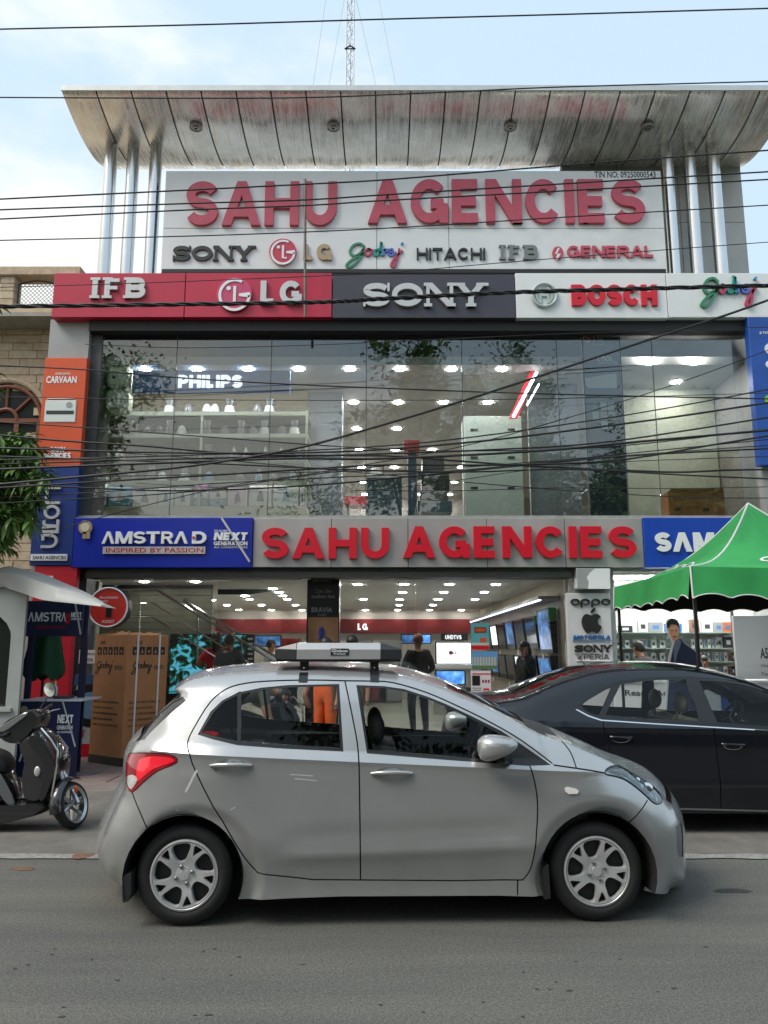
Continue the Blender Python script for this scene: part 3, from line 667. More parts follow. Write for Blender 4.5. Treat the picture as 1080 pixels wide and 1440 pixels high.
# -- tall blue board at the right edge
r = sign('pillar_sign', 'tall blue poster board cut by the right edge of the picture', M('azure_sheet', S(30, 78, 160), .4, var=.25, vs=1.2), (1060, 446, 1150, 654), 11.86, .16)
words(r, '# YOUR WORLD', (1068, 466, 1105, 470), 11.86, whitelet, .003, .012)
strokes(r, [(arc(.5, .5, .4, .4, 0, 360, 24), .22)], .2, (1075, 482, 1098, 500), 11.86, whitelet, .02, 'letter')
strokes(r, [(arc(.5, .5, .4, .4, 0, 360, 24), .22)], .2, (1076, 506, 1098, 520), 11.86, whitelet, .02, 'letter')
blobp = at(1082, 562, 11.86); disc(MB(), blobp, .08, 11.85, 11.86, 9).build('leaf_print', M('lime_print', S(120, 190, 70), .5), r)
# -- brand panel beside the phone shop
r = sign('brand_panel', 'pale grey panel of stacked phone maker names between entrance and phone shop', M('panel_grey', (.62, .62, .61), .45, .1, var=.06, vs=2, dirt=.2), (800.5, 834, 863, 1062), 12.0, .1)
bl = M('matt_black_letter', (.012, .012, .012), .5)
oppo_w = [(802, 815), (816, 829), (831, 843.5), (845, 858)]
for ch, (a, b) in zip('oppo', oppo_w): letters(r, ch, (a, 842, b, 851), 12.0, bl, .03, .2)
ap = [(.52, .70), (.62, .74), (.74, .76), (.86, .72), (.94, .64), (.84, .56), (.80, .45), (.84, .33), (.96, .26), (.90, .12), (.80, .01), (.70, -.01), (.60, .03), (.50, .05), (.40, .02), (.30, -.01), (.20, .03), (.08, .2), (.02, .42), (.06, .6), (.16, .72), (.28, .76), (.42, .72)]
ap = [tuple(q) for q in bez(ap + [ap[0]], 3)][:-1]
x0, x1, z0, z1 = pxspan(817, 855, 846, 890, 12.0)
MB().prism(ap, lambda a, b: (x0 + a * (x1 - x0), 12.0, z0 + b * (z1 - z0)), lambda a, b: (x0 + a * (x1 - x0), 11.97, z0 + b * (z1 - z0))).build('fruit_emblem', bl, r)
leaf = [(.48, .80), (.50, .90), (.60, .98), (.70, 1.0), (.69, .90), (.60, .82)]
MB().prism(leaf, lambda a, b: (x0 + a * (x1 - x0), 12.0, z0 + b * (z1 - z0)), lambda a, b: (x0 + a * (x1 - x0), 11.97, z0 + b * (z1 - z0))).build('leaf_emblem', bl, r)
letters(r, 'MOTOROLA', (806, 893.5, 858, 899), 12.0, M('mid_blue', S(30, 90, 150), .5), .015, .24, .08, single='lettering', lean=.12)
box('ledge', M('ledge_blue', S(90, 120, 150), .5), r, *pxspan(805, 900, 860, 901.5, 12.0)[:2], 11.98, 12.0, *pxspan(805, 900, 860, 901.5, 12.0)[2:])
letters(r, 'SONY', (808, 907, 860, 917), 12.0, bl, .03, .25, .1, serif=1, wx=1.5)
letters(r, 'XPERIA', (812, 920, 857, 927.5), 12.0, blackletr, .012, .1, .16, single='lettering')
box('ledge', whitelet, r, *pxspan(810, 928, 858, 929.5, 12.0)[:2], 11.98, 12.0, *pxspan(810, 928, 858, 929.5, 12.0)[2:])
letters(r, 'SaMSUNG', (805, 935, 864, 945), 12.0, M('mid_blue'), .02, .26, .1)
bb('pillar', grime, 2.93, 3.56, F + .12, F + .6, .1, 2.92)
r = thing('junction_box', (3.2, 11.95, 2.6), 'grey metal box with a torn white sheet above the pale brand panel', 'box')
xa, xb, za, zb_ = pxspan(811, 799, 858, 828, 11.9)
box('case', acp, r, xa, xb, 11.9, 12.1, za, zb_, b=.01); MB().prism([(.32, 0), (.98, .0), (1, .98), (.55, .97), (.42, .8), (.30, .55), (.36, .3)], lambda a, b: (xa + a * (xb - xa), 11.9, za + b * (zb_ - za)), lambda a, b: (xa + a * (xb - xa), 11.892, za + b * (zb_ - za))).build('paper', whitelet, r)
# ------------------------------------------------------------------ cars: side skin meshed inside traced outlines, bowed by S(u, z)
def sm(x, a, b):
    t = max(0., min(1., (x - a) / (b - a))); return t * t * (3 - 2 * t)
def inpoly(x, y, P):
    c = False; j = len(P) - 1
    for i in range(len(P)):
        (xi, yi), (xj, yj) = P[i], P[j]
        if (yi > y) != (yj > y) and x < (xj - xi) * (y - yi) / (yj - yi) + xi: c = not c
        j = i
    return c
def dpl(x, y, P, closed=False):
    best = 9.
    n = len(P)
    for i in range(n if closed else n - 1):
        ax, ay = P[i]; bx_, by_ = P[(i + 1) % n]; dx, dy = bx_ - ax, by_ - ay
        t = max(0, min(1, ((x - ax) * dx + (y - ay) * dy) / (dx * dx + dy * dy + 1e-12)))
        d = math.hypot(x - ax - t * dx, y - ay - t * dy)
        if d < best: best = d
    return best
def resamp(P, d, closed=False):
    Q = [Vector(p) for p in P]
    if closed: Q.append(Q[0])
    out = []
    for a, b in zip(Q, Q[1:]):
        n = max(1, int(math.ceil((b - a).length / d)))
        out += [tuple(a + (b - a) * k / n) for k in range(n)]
    if not closed: out.append(tuple(Q[-1]))
    return out
def curve(P, n=5, closed=False):
    if closed: 
        Q = [P[-1]] + list(P) + [P[0], P[1]]; out = []
        V = [Vector(p) for p in Q]
        for i in range(1, len(V) - 2):
            for k in range(n):
                t = k / n; a, b, c, d = V[i - 1], V[i], V[i + 1], V[i + 2]
                out.append(tuple(.5 * ((2 * b) + (c - a) * t + (2 * a - 5 * b + 4 * c - d) * t * t + (3 * b - a - 3 * c + d) * t ** 3)))
        return out
    return [tuple(p) for p in bez(P, n)]
class Car:
    """local u forward, z up, side distance s from the middle; placed at (cx, cy) with a small yaw"""
    def __init__(s, cx, cy, yaw): s.c = Vector((cx, cy, 0)); s.yaw = yaw; s.fw = Vector((math.cos(yaw), math.sin(yaw), 0)); s.lf = Vector((-math.sin(yaw), math.cos(yaw), 0))
    def wp(s, u, z, d): return s.c + s.fw * u + Vector((0, 0, z)) - s.lf * d        # d>0: side facing the camera
    def uz(s, px, py, ins=0.):                            # photo pixel -> (u, z) on the bowed side
        d = ray(px, py); o = Vector((0, 0, EYE)); dd = .8
        for _ in range(12):
            pl = s.c - s.lf * dd; n = s.lf; t = (pl - o).dot(n) / d.dot(n); q = o + d * t; u = (q - s.c).dot(s.fw); z = q.z
            dd = .5 * dd + .5 * (s.S(u, z) - ins)
        return (u, z)
    def tr(s, P, ins=0.): return [s.uz(x, y, ins) for x, y in P]
    # skin -----------------------------------------------------------------
    def skin(s, sil, holes, lines, regions, gapw=.0042, step=.022, extra=()):
        """sil: closed outline; holes: dropped; lines: shut lines; regions: [(name, poly)] first match wins"""
        pts = []; edges = []
        def addp(P, closed):
            k = len(pts); pts.extend(Vector(p) for p in P); n = len(P)
            edges.extend((k + i, k + i + 1) for i in range(n - 1))
            if closed: edges.append((k + n - 1, k))
        silr = resamp(sil, .02, True); addp(silr, True)
        for h in holes: addp(resamp(h, .02, True), True)
        for nm, P in regions: addp(resamp(P, .02, True), True)
        gl = []
        for ln in lines:
            R_ = resamp(ln, .018); L, Rr = ribbon(R_, gapw * 2); addp([tuple(p) for p in L], False); addp([tuple(p) for p in Rr], False); gl.append((R_, min(p[0] for p in R_) - .01, max(p[0] for p in R_) + .01, min(p[1] for p in R_) - .01, max(p[1] for p in R_) + .01))
        for ex in extra: addp(resamp(ex, .02), False)
        us = [p[0] for p in sil]; zs = [p[1] for p in sil]
        # rings near the outline so that the shoulder rolls over smoothly
        n = len(silr); cw = sum((silr[i][0] * silr[(i + 1) % n][1] - silr[(i + 1) % n][0] * silr[i][1]) for i in range(n)) > 0
        for k, p in enumerate(silr):
            a, b = Vector(silr[k - 1]), Vector(silr[(k + 1) % n]); t = (b - a).normalized(); nn = Vector((-t.y, t.x)) * (1 if cw else -1)
            for dd in (.002, .007, .016, .03):
                q = Vector(p) + nn * dd
                if inpoly(q.x, q.y, sil): pts.append(q)
        u = min(us)
        while u < max(us):
            z = min(zs)
            while z < max(zs):
                x_, z_ = u + .003 * math.sin(37 * z), z + .003 * math.sin(41 * u)
                if inpoly(x_, z_, sil): pts.append(Vector((x_, z_)))
                z += step
            u += step
        r = delaunay_2d_cdt(pts, edges, [], 0, 1e-5)
        V, Fc = r[0], r[2]
        out = {}
        bbs = [(min(p[0] for p in P), max(p[0] for p in P), min(p[1] for p in P), max(p[1] for p in P)) for _, P in regions]
        for f in Fc:
            c = (V[f[0]] + V[f[1]] + V[f[2]]) / 3; x, y = c.x, c.y
            if not inpoly(x, y, sil) or any(inpoly(x, y, h) for h in holes): continue
            nm = None
            for (rn_, P), bbx in zip(regions, bbs):
                if bbx[0] <= x <= bbx[1] and bbx[2] <= y <= bbx[3] and inpoly(x, y, P): nm = rn_; break
            if nm is None or nm[0] != '!':
                if any(g[1] < x < g[2] and g[3] < y < g[4] and dpl(x, y, g[0]) < gapw * .98 for g in gl): nm = 'gap'
            out.setdefault((nm or 'body').lstrip('!'), []).append(f)
        s.V = V; s.cache = {}
        return V, out
    def part(s, name, V, fs, mat, parent, off=0., side=1, smooth=True, sf=None):
        idx = {}; vs = []; F_ = []
        for f in fs:
            g = []
            for i in f:
                if i not in idx: idx[i] = len(vs); vs.append(i)
                g.append(idx[i])
            F_.append(tuple(g if side > 0 else g[::-1]))
        mb = MB(); mb.add([s.wp(V[i].x, V[i].y, side * (s.surf(i, V) + off)) for i in vs], F_)
        # returned edge: turn open borders inwards so that panels have thickness
        cnt = {}
        for f in F_:
            for a, b in zip(f, f[1:] + f[:1]): cnt[(a, b)] = 1
        bd = [(a, b) for (a, b) in cnt if (b, a) not in cnt]
        mp_ = {}
        for a, b in bd:
            for q in (a, b):
                if q not in mp_:
                    mp_[q] = len(mb.v); i = vs[q]; mb.v.append(s.wp(V[i].x, V[i].y, side * (s.surf(i, V) + off - .014)))
        for a, b in bd: mb.f.append((b, a, mp_[a], mp_[b])); mb.m.append(0)
        return mb.build(name, mat, parent, smooth=smooth, angle=38)
    def surf(s, i, V):
        if i not in s.cache: s.cache[i] = s.Sr(V[i].x, V[i].y)
        return s.cache[i]
    def Sr(s, u, z):                                      # bowed side with rolled-over outline
        r = s.rnd(u, z); d = dpl(u, z, s.silc)
        b = s.S(u, z)
        if d < r: k = 1 - d / r; b -= s.rdep(u, z) * (1 - math.sqrt(max(0, 1 - k * k)))
        return b
    def strip(s, name, pts, mat, parent, bulge, nseg=18, off=0., trim=0.):
        """shell across the car along part of the outline; bulge(u,z) is the crown"""
        P = [Vector(p) for p in pts]; vs = []; fs = []; C_ = [Vector(p) for p in s.silc]
        for i, p in enumerate(P):
            j = min(range(len(C_)), key=lambda q: (C_[q] - p).length)
            a, b = C_[max(0, j - 2)], C_[min(len(C_) - 1, j + 2)]; t = (b - a).normalized(); nn = Vector((-t.y, t.x))
            if nn.dot(p - Vector((0, .6))) < 0: nn = -nn
            w = max(.05, s.Sr(p.x, p.y) - trim)
            for k in range(nseg + 1):
                y = -1 + 2 * k / nseg; y = math.sin(y * PI / 2) * .5 + y * .5; q = p + nn * (bulge(p.x, p.y) * (1 - y * y) + off)
                vs.append(s.wp(q.x, q.y, w * y))
        m = nseg + 1
        for i in range(len(P) - 1):
            for k in range(nseg): fs.append((i * m + k, i * m + k + 1, (i + 1) * m + k + 1, (i + 1) * m + k))
        mb = MB(); mb.add(vs, fs); return mb.build(name, mat, parent, smooth=True, angle=50)

def paint(name, col, flake=.5, rough=.3, metal=.6):
    m = M(name, col, rough, metal, coat=.5, var=.04, vs=2.5)
    b = m.node_tree.nodes['Principled BSDF']; b.inputs['Coat Roughness'].default_value = .06
    return m
def dusty(m, amount, col=(.30, .28, .24, 1), sc=3.0):
    t = m.node_tree; n = t.nodes; b = n['Principled BSDF']; L = t.links.new
    c = n.new('ShaderNodeTexCoord'); x = n.new('ShaderNodeTexNoise'); x.inputs['Scale'].default_value = sc; x.inputs['Detail'].default_value = 10; x.inputs['Roughness'].default_value = .68; L(c.outputs['Object'], x.inputs['Vector'])
    sp = n.new('ShaderNodeSeparateXYZ'); L(c.outputs['Object'], sp.inputs[0])
    h = n.new('ShaderNodeMapRange'); h.inputs['From Min'].default_value = .75; h.inputs['From Max'].default_value = .2; h.inputs['To Min'].default_value = .15; h.inputs['To Max'].default_value = 1.; L(sp.outputs['Z'], h.inputs['Value'])
    q = n.new('ShaderNodeMapRange'); q.inputs['From Min'].default_value = .35; q.inputs['From Max'].default_value = .75; q.inputs['To Max'].default_value = amount; L(x.outputs['Fac'], q.inputs['Value'])
    mu = n.new('ShaderNodeMath'); mu.operation = 'MULTIPLY'; L(h.outputs[0], mu.inputs[0]); L(q.outputs[0], mu.inputs[1])
    k = n.new('ShaderNodeMix'); k.data_type = 'RGBA'; k.inputs[7].default_value = col; L(mu.outputs[0], k.inputs['Factor'])
    src = b.inputs['Base Color'].links[0].from_socket if b.inputs['Base Color'].links else None
    if src: L(src, k.inputs[6])
    else: k.inputs[6].default_value = b.inputs['Base Color'].default_value
    L(k.outputs[2], b.inputs['Base Color'])
    return m
silver = dusty(paint('silver_paint', (.455, .46, .455), rough=.25, metal=.58), .35)
carglass = glass('car_glass', (.90, .93, .91), -.025)
trim = M('gloss_black_trim', (.012, .012, .013), .25)
cabin = M('cabin_black', (.02, .02, .021), .6)
lining = M('cabin_grey', (.10, .10, .105), .7, var=.15)
amberm = M('amber_lens', (.75, .72, .66), .15)

H = Car(.055, 5.72, rad(1.9))
def Hs(u, z):
    zc = .925 - .048 * u
    h = z - zc
    if h > 0: b = .826 - .60 * min(h, .055) - .45 * max(0, h - .055) - .10 * max(0, h - .35)
    else:
        b = .826 - .22 * min(.03, -h) + .010 * sm(-h, .03, .16) - .050 * sm(z, .52, .20)
        zl = .385 + .035 * (u + 1.2); k = sm(u, -.8, -.5) * (1 - sm(u, .6, 1.0))
        b += (.011 * math.exp(-((z - zl) / .04) ** 2) - .009 * math.exp(-((z - zl - .10) / .06) ** 2)) * k
    if u > .85: b -= .30 * ((u - .85) / 1.0) ** 2.2
    if u < -.95: b -= .24 * ((-.95 - u) / .8) ** 2.2
    for w in ((-1.2, .287), (1.2, .287)):
        d = math.hypot(u - w[0], z - w[1])
        b += .010 * (1 - sm(d, .42, .62)) - .030 * max(0, min(1, (.412 - d) / .06))
    return b
H.S = Hs
H.rnd = lambda u, z: .10 + .10 * sm(z, 1.2, 1.05) * (1 if abs(u) > .9 else 0) + .04 * (1 if z > 1.3 else 0)
H.rdep = lambda u, z: .10 if z > 1.2 else (.10 + .10 * sm(abs(u), 1.35, 1.75))
# outline traced from the photograph (clockwise from rear sill)
top = H.tr([(254, 962), (262, 957), (285, 951), (330, 945.5), (390, 942), (450, 941), (510, 943), (560, 948), (600, 958), (640, 972), (682, 990), (720, 1010), (748, 1026), (770, 1036)], .08)
bon = H.tr([(770, 1036), (795, 1043), (822, 1054), (852, 1067), (882, 1082), (908, 1097), (930, 1112), (945, 1129)], .10)
fro = H.tr([(945, 1129), (955, 1147), (961, 1170), (961, 1196), (959, 1214), (962, 1228), (958, 1242), (940, 1250)], .16)
rea = H.tr([(166, 1247), (150, 1236), (140, 1212), (139, 1186), (146, 1160), (160, 1130), (170, 1108), (171, 1088), (174, 1066), (188, 1042), (210, 1016), (238, 989), (254, 979), (246, 970), (254, 962)], .10)
top = curve(top, 4); bon = curve(bon, 4); fro = curve(fro, 4); rea = curve(rea, 4)
RW, FW = H.uz(259, 1250), H.uz(839, 1240)
RW = (RW[0], .288); FW = (FW[0], .288); RA = .352
H.w = (RW, FW)
bot = H.tr([(940, 1250), (906, 1252), (757, 1260), (700, 1259.5), (480, 1260.5), (343, 1264), (190, 1262), (172, 1256), (166, 1247)])
sil = top + bon[1:] + fro[1:] + bot[1:] + rea[1:-1]
H.silc = rea + top[1:] + bon[1:] + fro[1:]               # only the upper outline is rolled
def arch(c, r, n=40): return [(c[0] + r * math.cos(2 * PI * k / n), c[1] + r * math.sin(2 * PI * k / n)) for k in range(n)]
holes = [arch(RW, RA), arch(FW, RA)]
T = H.tr
dr = T([(485, 957.5), (440, 956.5), (385, 957.5), (345, 961), (318, 969), (296, 987), (276, 1018), (264, 1043), (267, 1062), (273, 1080), (304, 1141), (344, 1206), (362, 1227), (381, 1236), (440, 1237), (507, 1237.5)])
dr1 = curve(dr[:-3], 3) + dr[-2:]
bp = T([(485, 957.5), (496, 1010), (504, 1060), (506, 1140), (507, 1237.5)]); bp = curve(bp, 4)
df = curve(T([(485, 957.5), (520, 958), (552, 960), (600, 974), (648, 995), (692, 1017), (733, 1041), (776, 1073)]), 3)
df2 = curve(T([(745, 1077), (752, 1100), (756, 1130), (755, 1164), (750, 1207), (744, 1226), (735, 1237.5)]), 3) + T([(640, 1238.5), (507, 1237.5)])
bng = curve(T([(779, 1076), (806, 1080), (832, 1084), (853, 1088)]), 3)
cowl = curve(T([(794, 1043), (805, 1060), (811, 1080)]), 3)
bmp = curve(T([(912, 1126), (896, 1146), (878, 1166)]), 3)
bmr = curve(T([(184, 1114), (196, 1140), (212, 1172)]), 3)
sill = T([(728, 1239), (728, 1258)])
hatch = curve(T([(188, 1060), (193, 1047), (215, 1018), (243, 988)]), 3)
lines = [dr1, bp, df, df2, bng, cowl, bmp, bmr, sill]
glr = T([(283, 1030), (300, 1002), (314, 988), (336, 977), (370, 970), (405, 967), (473, 965), (479, 1052), (400, 1047.5), (334, 1042), (300, 1035)])
glf = T([(505, 966.5), (540, 968), (567, 972), (600, 983), (624, 993), (660, 1010), (700, 1031), (708, 1069), (690, 1068.5), (624, 1063), (518, 1054)])
div = T([(333.5, 974), (338.5, 972), (338.5, 1046), (333.5, 1046)])
trr = T([(278, 1033), (296, 1001), (312, 985.5), (334, 974), (368, 967), (405, 963.5), (477, 962), (483, 1057), (400, 1053), (334, 1048), (300, 1040)])
trf = T([(501, 963.5), (540, 965), (568, 969), (602, 980), (627, 990), (663, 1007), (705, 1028), (735, 1048), (775, 1076), (740, 1077), (692, 1073.5), (624, 1068.5), (516, 1059.5)])
tail = curve(T([(172.5, 1067), (182, 1061.5), (213, 1059.5), (240, 1062), (248.5, 1071.5), (221, 1084), (203, 1098), (185, 1114), (176, 1108), (172, 1092)]), 3, True)
tailc = curve(T([(175, 1094), (186, 1090), (193, 1096), (184, 1110), (177, 1105)]), 3, True)
tailr = curve(T([(194, 1072), (202, 1066), (216, 1063.5), (238, 1065), (244, 1071), (218, 1080), (203, 1091), (192, 1098)]), 3, True)
head = curve(T([(853, 1088), (862, 1081.5), (878, 1081.5), (900, 1090), (920, 1102), (933, 1115), (937, 1127), (929, 1131), (920, 1128), (904, 1113), (884, 1098), (869, 1092)]), 3, True)
ind = T([(794, 1108), (798, 1106.5), (810, 1109), (813.5, 1112), (812, 1116), (799, 1116.5), (795, 1113)])
fog = T([(952, 1164), (960, 1160), (966, 1162), (966, 1208), (957, 1207), (953, 1198)])
rgl = T([(255, 980), (261, 985), (228, 1014), (199, 1041), (184, 1046), (188, 1038), (206, 1017), (239, 988)])
regs = [('!rgl', rgl), ('!div', div), ('glass_rear', glr), ('glass_front', glf), ('!trim_rear', trr), ('!trim_front', trf), ('tail_clear', tailc), ('tail_red', tailr), ('!tail', tail), ('!head', head), ('!ind', ind), ('!fog', fog)]
# region names for painted panels by polygon
frp = T([(485, 957.5)]) 
pdr = dr1 + bp[::-1][1:-1]
pdf = [bp[0]] + df[1:] + df2[:] + bp[::-1][1:-1]
pbf = bmp + T([(870, 1200), (880, 1262), (990, 1262), (1000, 1110), (925, 1120)])
pbr = bmr + T([(230, 1200), (230, 1275), (110, 1275), (110, 1150), (165, 1114)])
def grow(P_, k):
    cx = sum(p[0] for p in P_) / len(P_); cy = sum(p[1] for p in P_) / len(P_); out_ = []
    for i, p in enumerate(P_):
        a, b = Vector(P_[i - 1]), Vector(P_[(i + 1) % len(P_)]); t = (b - a).normalized(); n_ = Vector((-t.y, t.x)); v = Vector(p)
        if inpoly(*(v + n_ * .003), P_): n_ = -n_
        out_.append(tuple(v + n_ * k))
    return out_
regs += [('!headrim', grow(head, .010)), ('!tailrim', grow(tail, .005))]
regs += [('rear_door', pdr), ('front_door', pdf), ('front_bumper', pbf), ('rear_bumper', pbr)]
V, out = H.skin(sil, holes, lines, regs, extra=[[(-1.5 + .02 * k, .925 - .048 * (-1.5 + .02 * k) + dz) for k in range(156)] for dz in (-.03, -.008, 0, .008, .055)])
HC = thing('hatchback_car', tuple(H.c), 'silver five-door hatchback with a lit-style roof sign carrier crossing the foreground', 'car')
HC['label'] = 'dusty silver hatchback with a sign box on its roof in the foreground'
bodyp = {}
for side in (1, -1):
    P_ = lambda nm, key, mat, par=None, off=0.: (H.part(nm, V, out[key], mat, par or HC, off, side) if key in out else None)
    bodyp[side] = P_('body_side', 'body', silver)
    d1 = P_('rear_door', 'rear_door', silver); d2 = P_('front_door', 'front_door', silver)
    bodyp[side, 'r'], bodyp[side, 'f'] = d1, d2
    P_('front_bumper', 'front_bumper', silver); P_('rear_bumper', 'rear_bumper', silver)
    P_('window_frame', 'trim_rear', trim, d1, -.004); P_('window_frame', 'trim_front', trim, d2, -.004); P_('window_divider', 'div', trim, d1, -.006)
    P_('window_pane', 'glass_rear', carglass, d1, -.010); P_('window_pane', 'glass_front', carglass, d2, -.010)
    P_('shut_line', 'gap', M('gap_black', (.006, .006, .006), .9), None, -.012)
    P_('rear_screen_edge', 'rgl', M('screen_black', (.012, .013, .013), .08, coat=.5), None, -.004)
    tl = P_('tail_lamp', 'tail', M('tail_red', S(150, 12, 26), .12, coat=.6), None, .006)
    P_('tail_lens', 'tail_red', M('tail_bright', S(236, 30, 50), .15, coat=.8, emit=.12), tl, .008); P_('tail_lens', 'tail_clear', M('tail_clear', (.62, .6, .58), .12, coat=.8, var=.3, vs=30), tl, .008)
    hl_ = P_('head_lamp', 'head', M('lamp_reflector', (.62, .65, .68), .16, .85, var=.35, vs=22), None, -.035)
    for (hx, hy, hr, mt_) in ((917, 1113, .045, chrome), (903, 1101, .026, chrome), (888, 1092, .020, M('amber_bulb', S(200, 130, 60), .3))):
        hu, hz3 = H.uz(hx, hy); q_ = MB(); q_.ball(H.wp(hu, hz3, side * (H.Sr(hu, hz3) - .040)), (hr, .03, hr * .9), 16, 10); q_.build('reflector_bowl', mt_, hl_, smooth=True)
        if hr > .03: q_ = MB(); q_.ball(H.wp(hu, hz3, side * (H.Sr(hu, hz3) - .012)), (.026, .014, .024), 14, 8); q_.build('projector_lens', M('projector_glass', (.05, .055, .06), .05, coat=1.), hl_, smooth=True)
    q_ = MB(); a0_ = [H.uz(x_, y_) for x_, y_ in ((862, 1086), (880, 1091), (900, 1103), (914, 1120), (926, 1129))]; q_.tube([H.wp(u_, z_, side * (H.Sr(u_, z_) - .016)) for u_, z_ in a0_], .007, 6); q_.build('lamp_bezel', black, hl_, smooth=True)
    P_('lamp_cover', 'head', glass('lamp_glass', (.9, .93, .95), .10), hl_, .003)
    hl = out.get('head')
    P_('lamp_rim', 'headrim', trim, hl_, -.006); P_('lamp_rim', 'tailrim', trim, tl, -.004)
    P_('side_indicator', 'ind', amberm, None, .008)
    P_('fog_lamp_surround', 'fog', M('fog_grey', (.16, .165, .17), .4), None, -.01)
def bulge(u, z):
    return .047 + .063 * sm(abs(u), 1.4, 1.8) * (1 - sm(z, .95, 1.2))
iw = next(i for i, p in enumerate(top) if p[0] > H.uz(622, 965)[0])
H.strip('roof', top[:iw + 1], silver, HC, bulge)
H.strip('windscreen', top[iw:], glass('screen_glass', (.8, .85, .83), .02), HC, bulge, off=-.002)
H.strip('bonnet', bon, silver, HC, bulge)
H.strip('scuttle_panel', top[-6:] + bon[1:4], M('scuttle_black', (.02, .02, .02), .6), HC, bulge, off=.006, trim=.05)
H.strip('front_bumper', fro, silver, HC, bulge)
ib = next(i for i, p in enumerate(rea) if p[1] > H.uz(172, 1106)[1])
it = next(i for i, p in enumerate(rea) if p[1] > H.uz(188, 1043)[1])
H.strip('rear_bumper', rea[:ib + 1], silver, HC, bulge)
H.strip('tailgate', rea[ib:it + 1], silver, HC, bulge)
H.strip('rear_screen', rea[it:-8], glass('screen_dark', (.12, .13, .13), .05), HC, bulge, off=-.003, trim=.02)
H.strip('roof_spoiler', rea[-9:], silver, HC, bulge, off=.004)
# shell below: floor, wheel housings
lw = H.wp
mb = MB()
def cbox(mb, C, u0, u1, d0, d1, z0, z1):
    mb.add([C.wp(u, z, d) for z in (z0, z1) for u, d in ((u0, d0), (u1, d0), (u1, d1), (u0, d1))], [(3, 2, 1, 0), (4, 5, 6, 7), (0, 1, 5, 4), (1, 2, 6, 5), (2, 3, 7, 6), (3, 0, 4, 7)])
cbox(mb, H, -1.6, 1.62, -.60, .60, .20, .32); cbox(mb, H, -.84, .84, -.70, .70, .24, .34); cbox(mb, H, RW[0] + .37, FW[0] - .37, -.76, .76, .22, .26)
mb.build('underbody', M('underbody_black', (.008, .008, .008), .9), HC)
for c in (RW, FW):
    for side in (1, -1):
        n = 20; r = RA - .004; m = MB(); vs = []; fs = []
        for k in range(n + 1):
            a = rad(-20 + 220 * k / n); vs += [H.wp(c[0] + r * math.cos(a), c[1] + r * math.sin(a), side * .80), H.wp(c[0] + r * math.cos(a), c[1] + r * math.sin(a), side * .5)]
        for k in range(n): fs.append((2 * k, 2 * k + 1, 2 * k + 3, 2 * k + 2))
        vs.append(H.wp(c[0], c[1], side * .5)); L_ = len(vs) - 1
        for k in range(n): fs.append((2 * k + 1, L_, 2 * k + 3))
        m.add(vs, fs); m.build('wheel_housing', MATS['underbody_black'], HC)
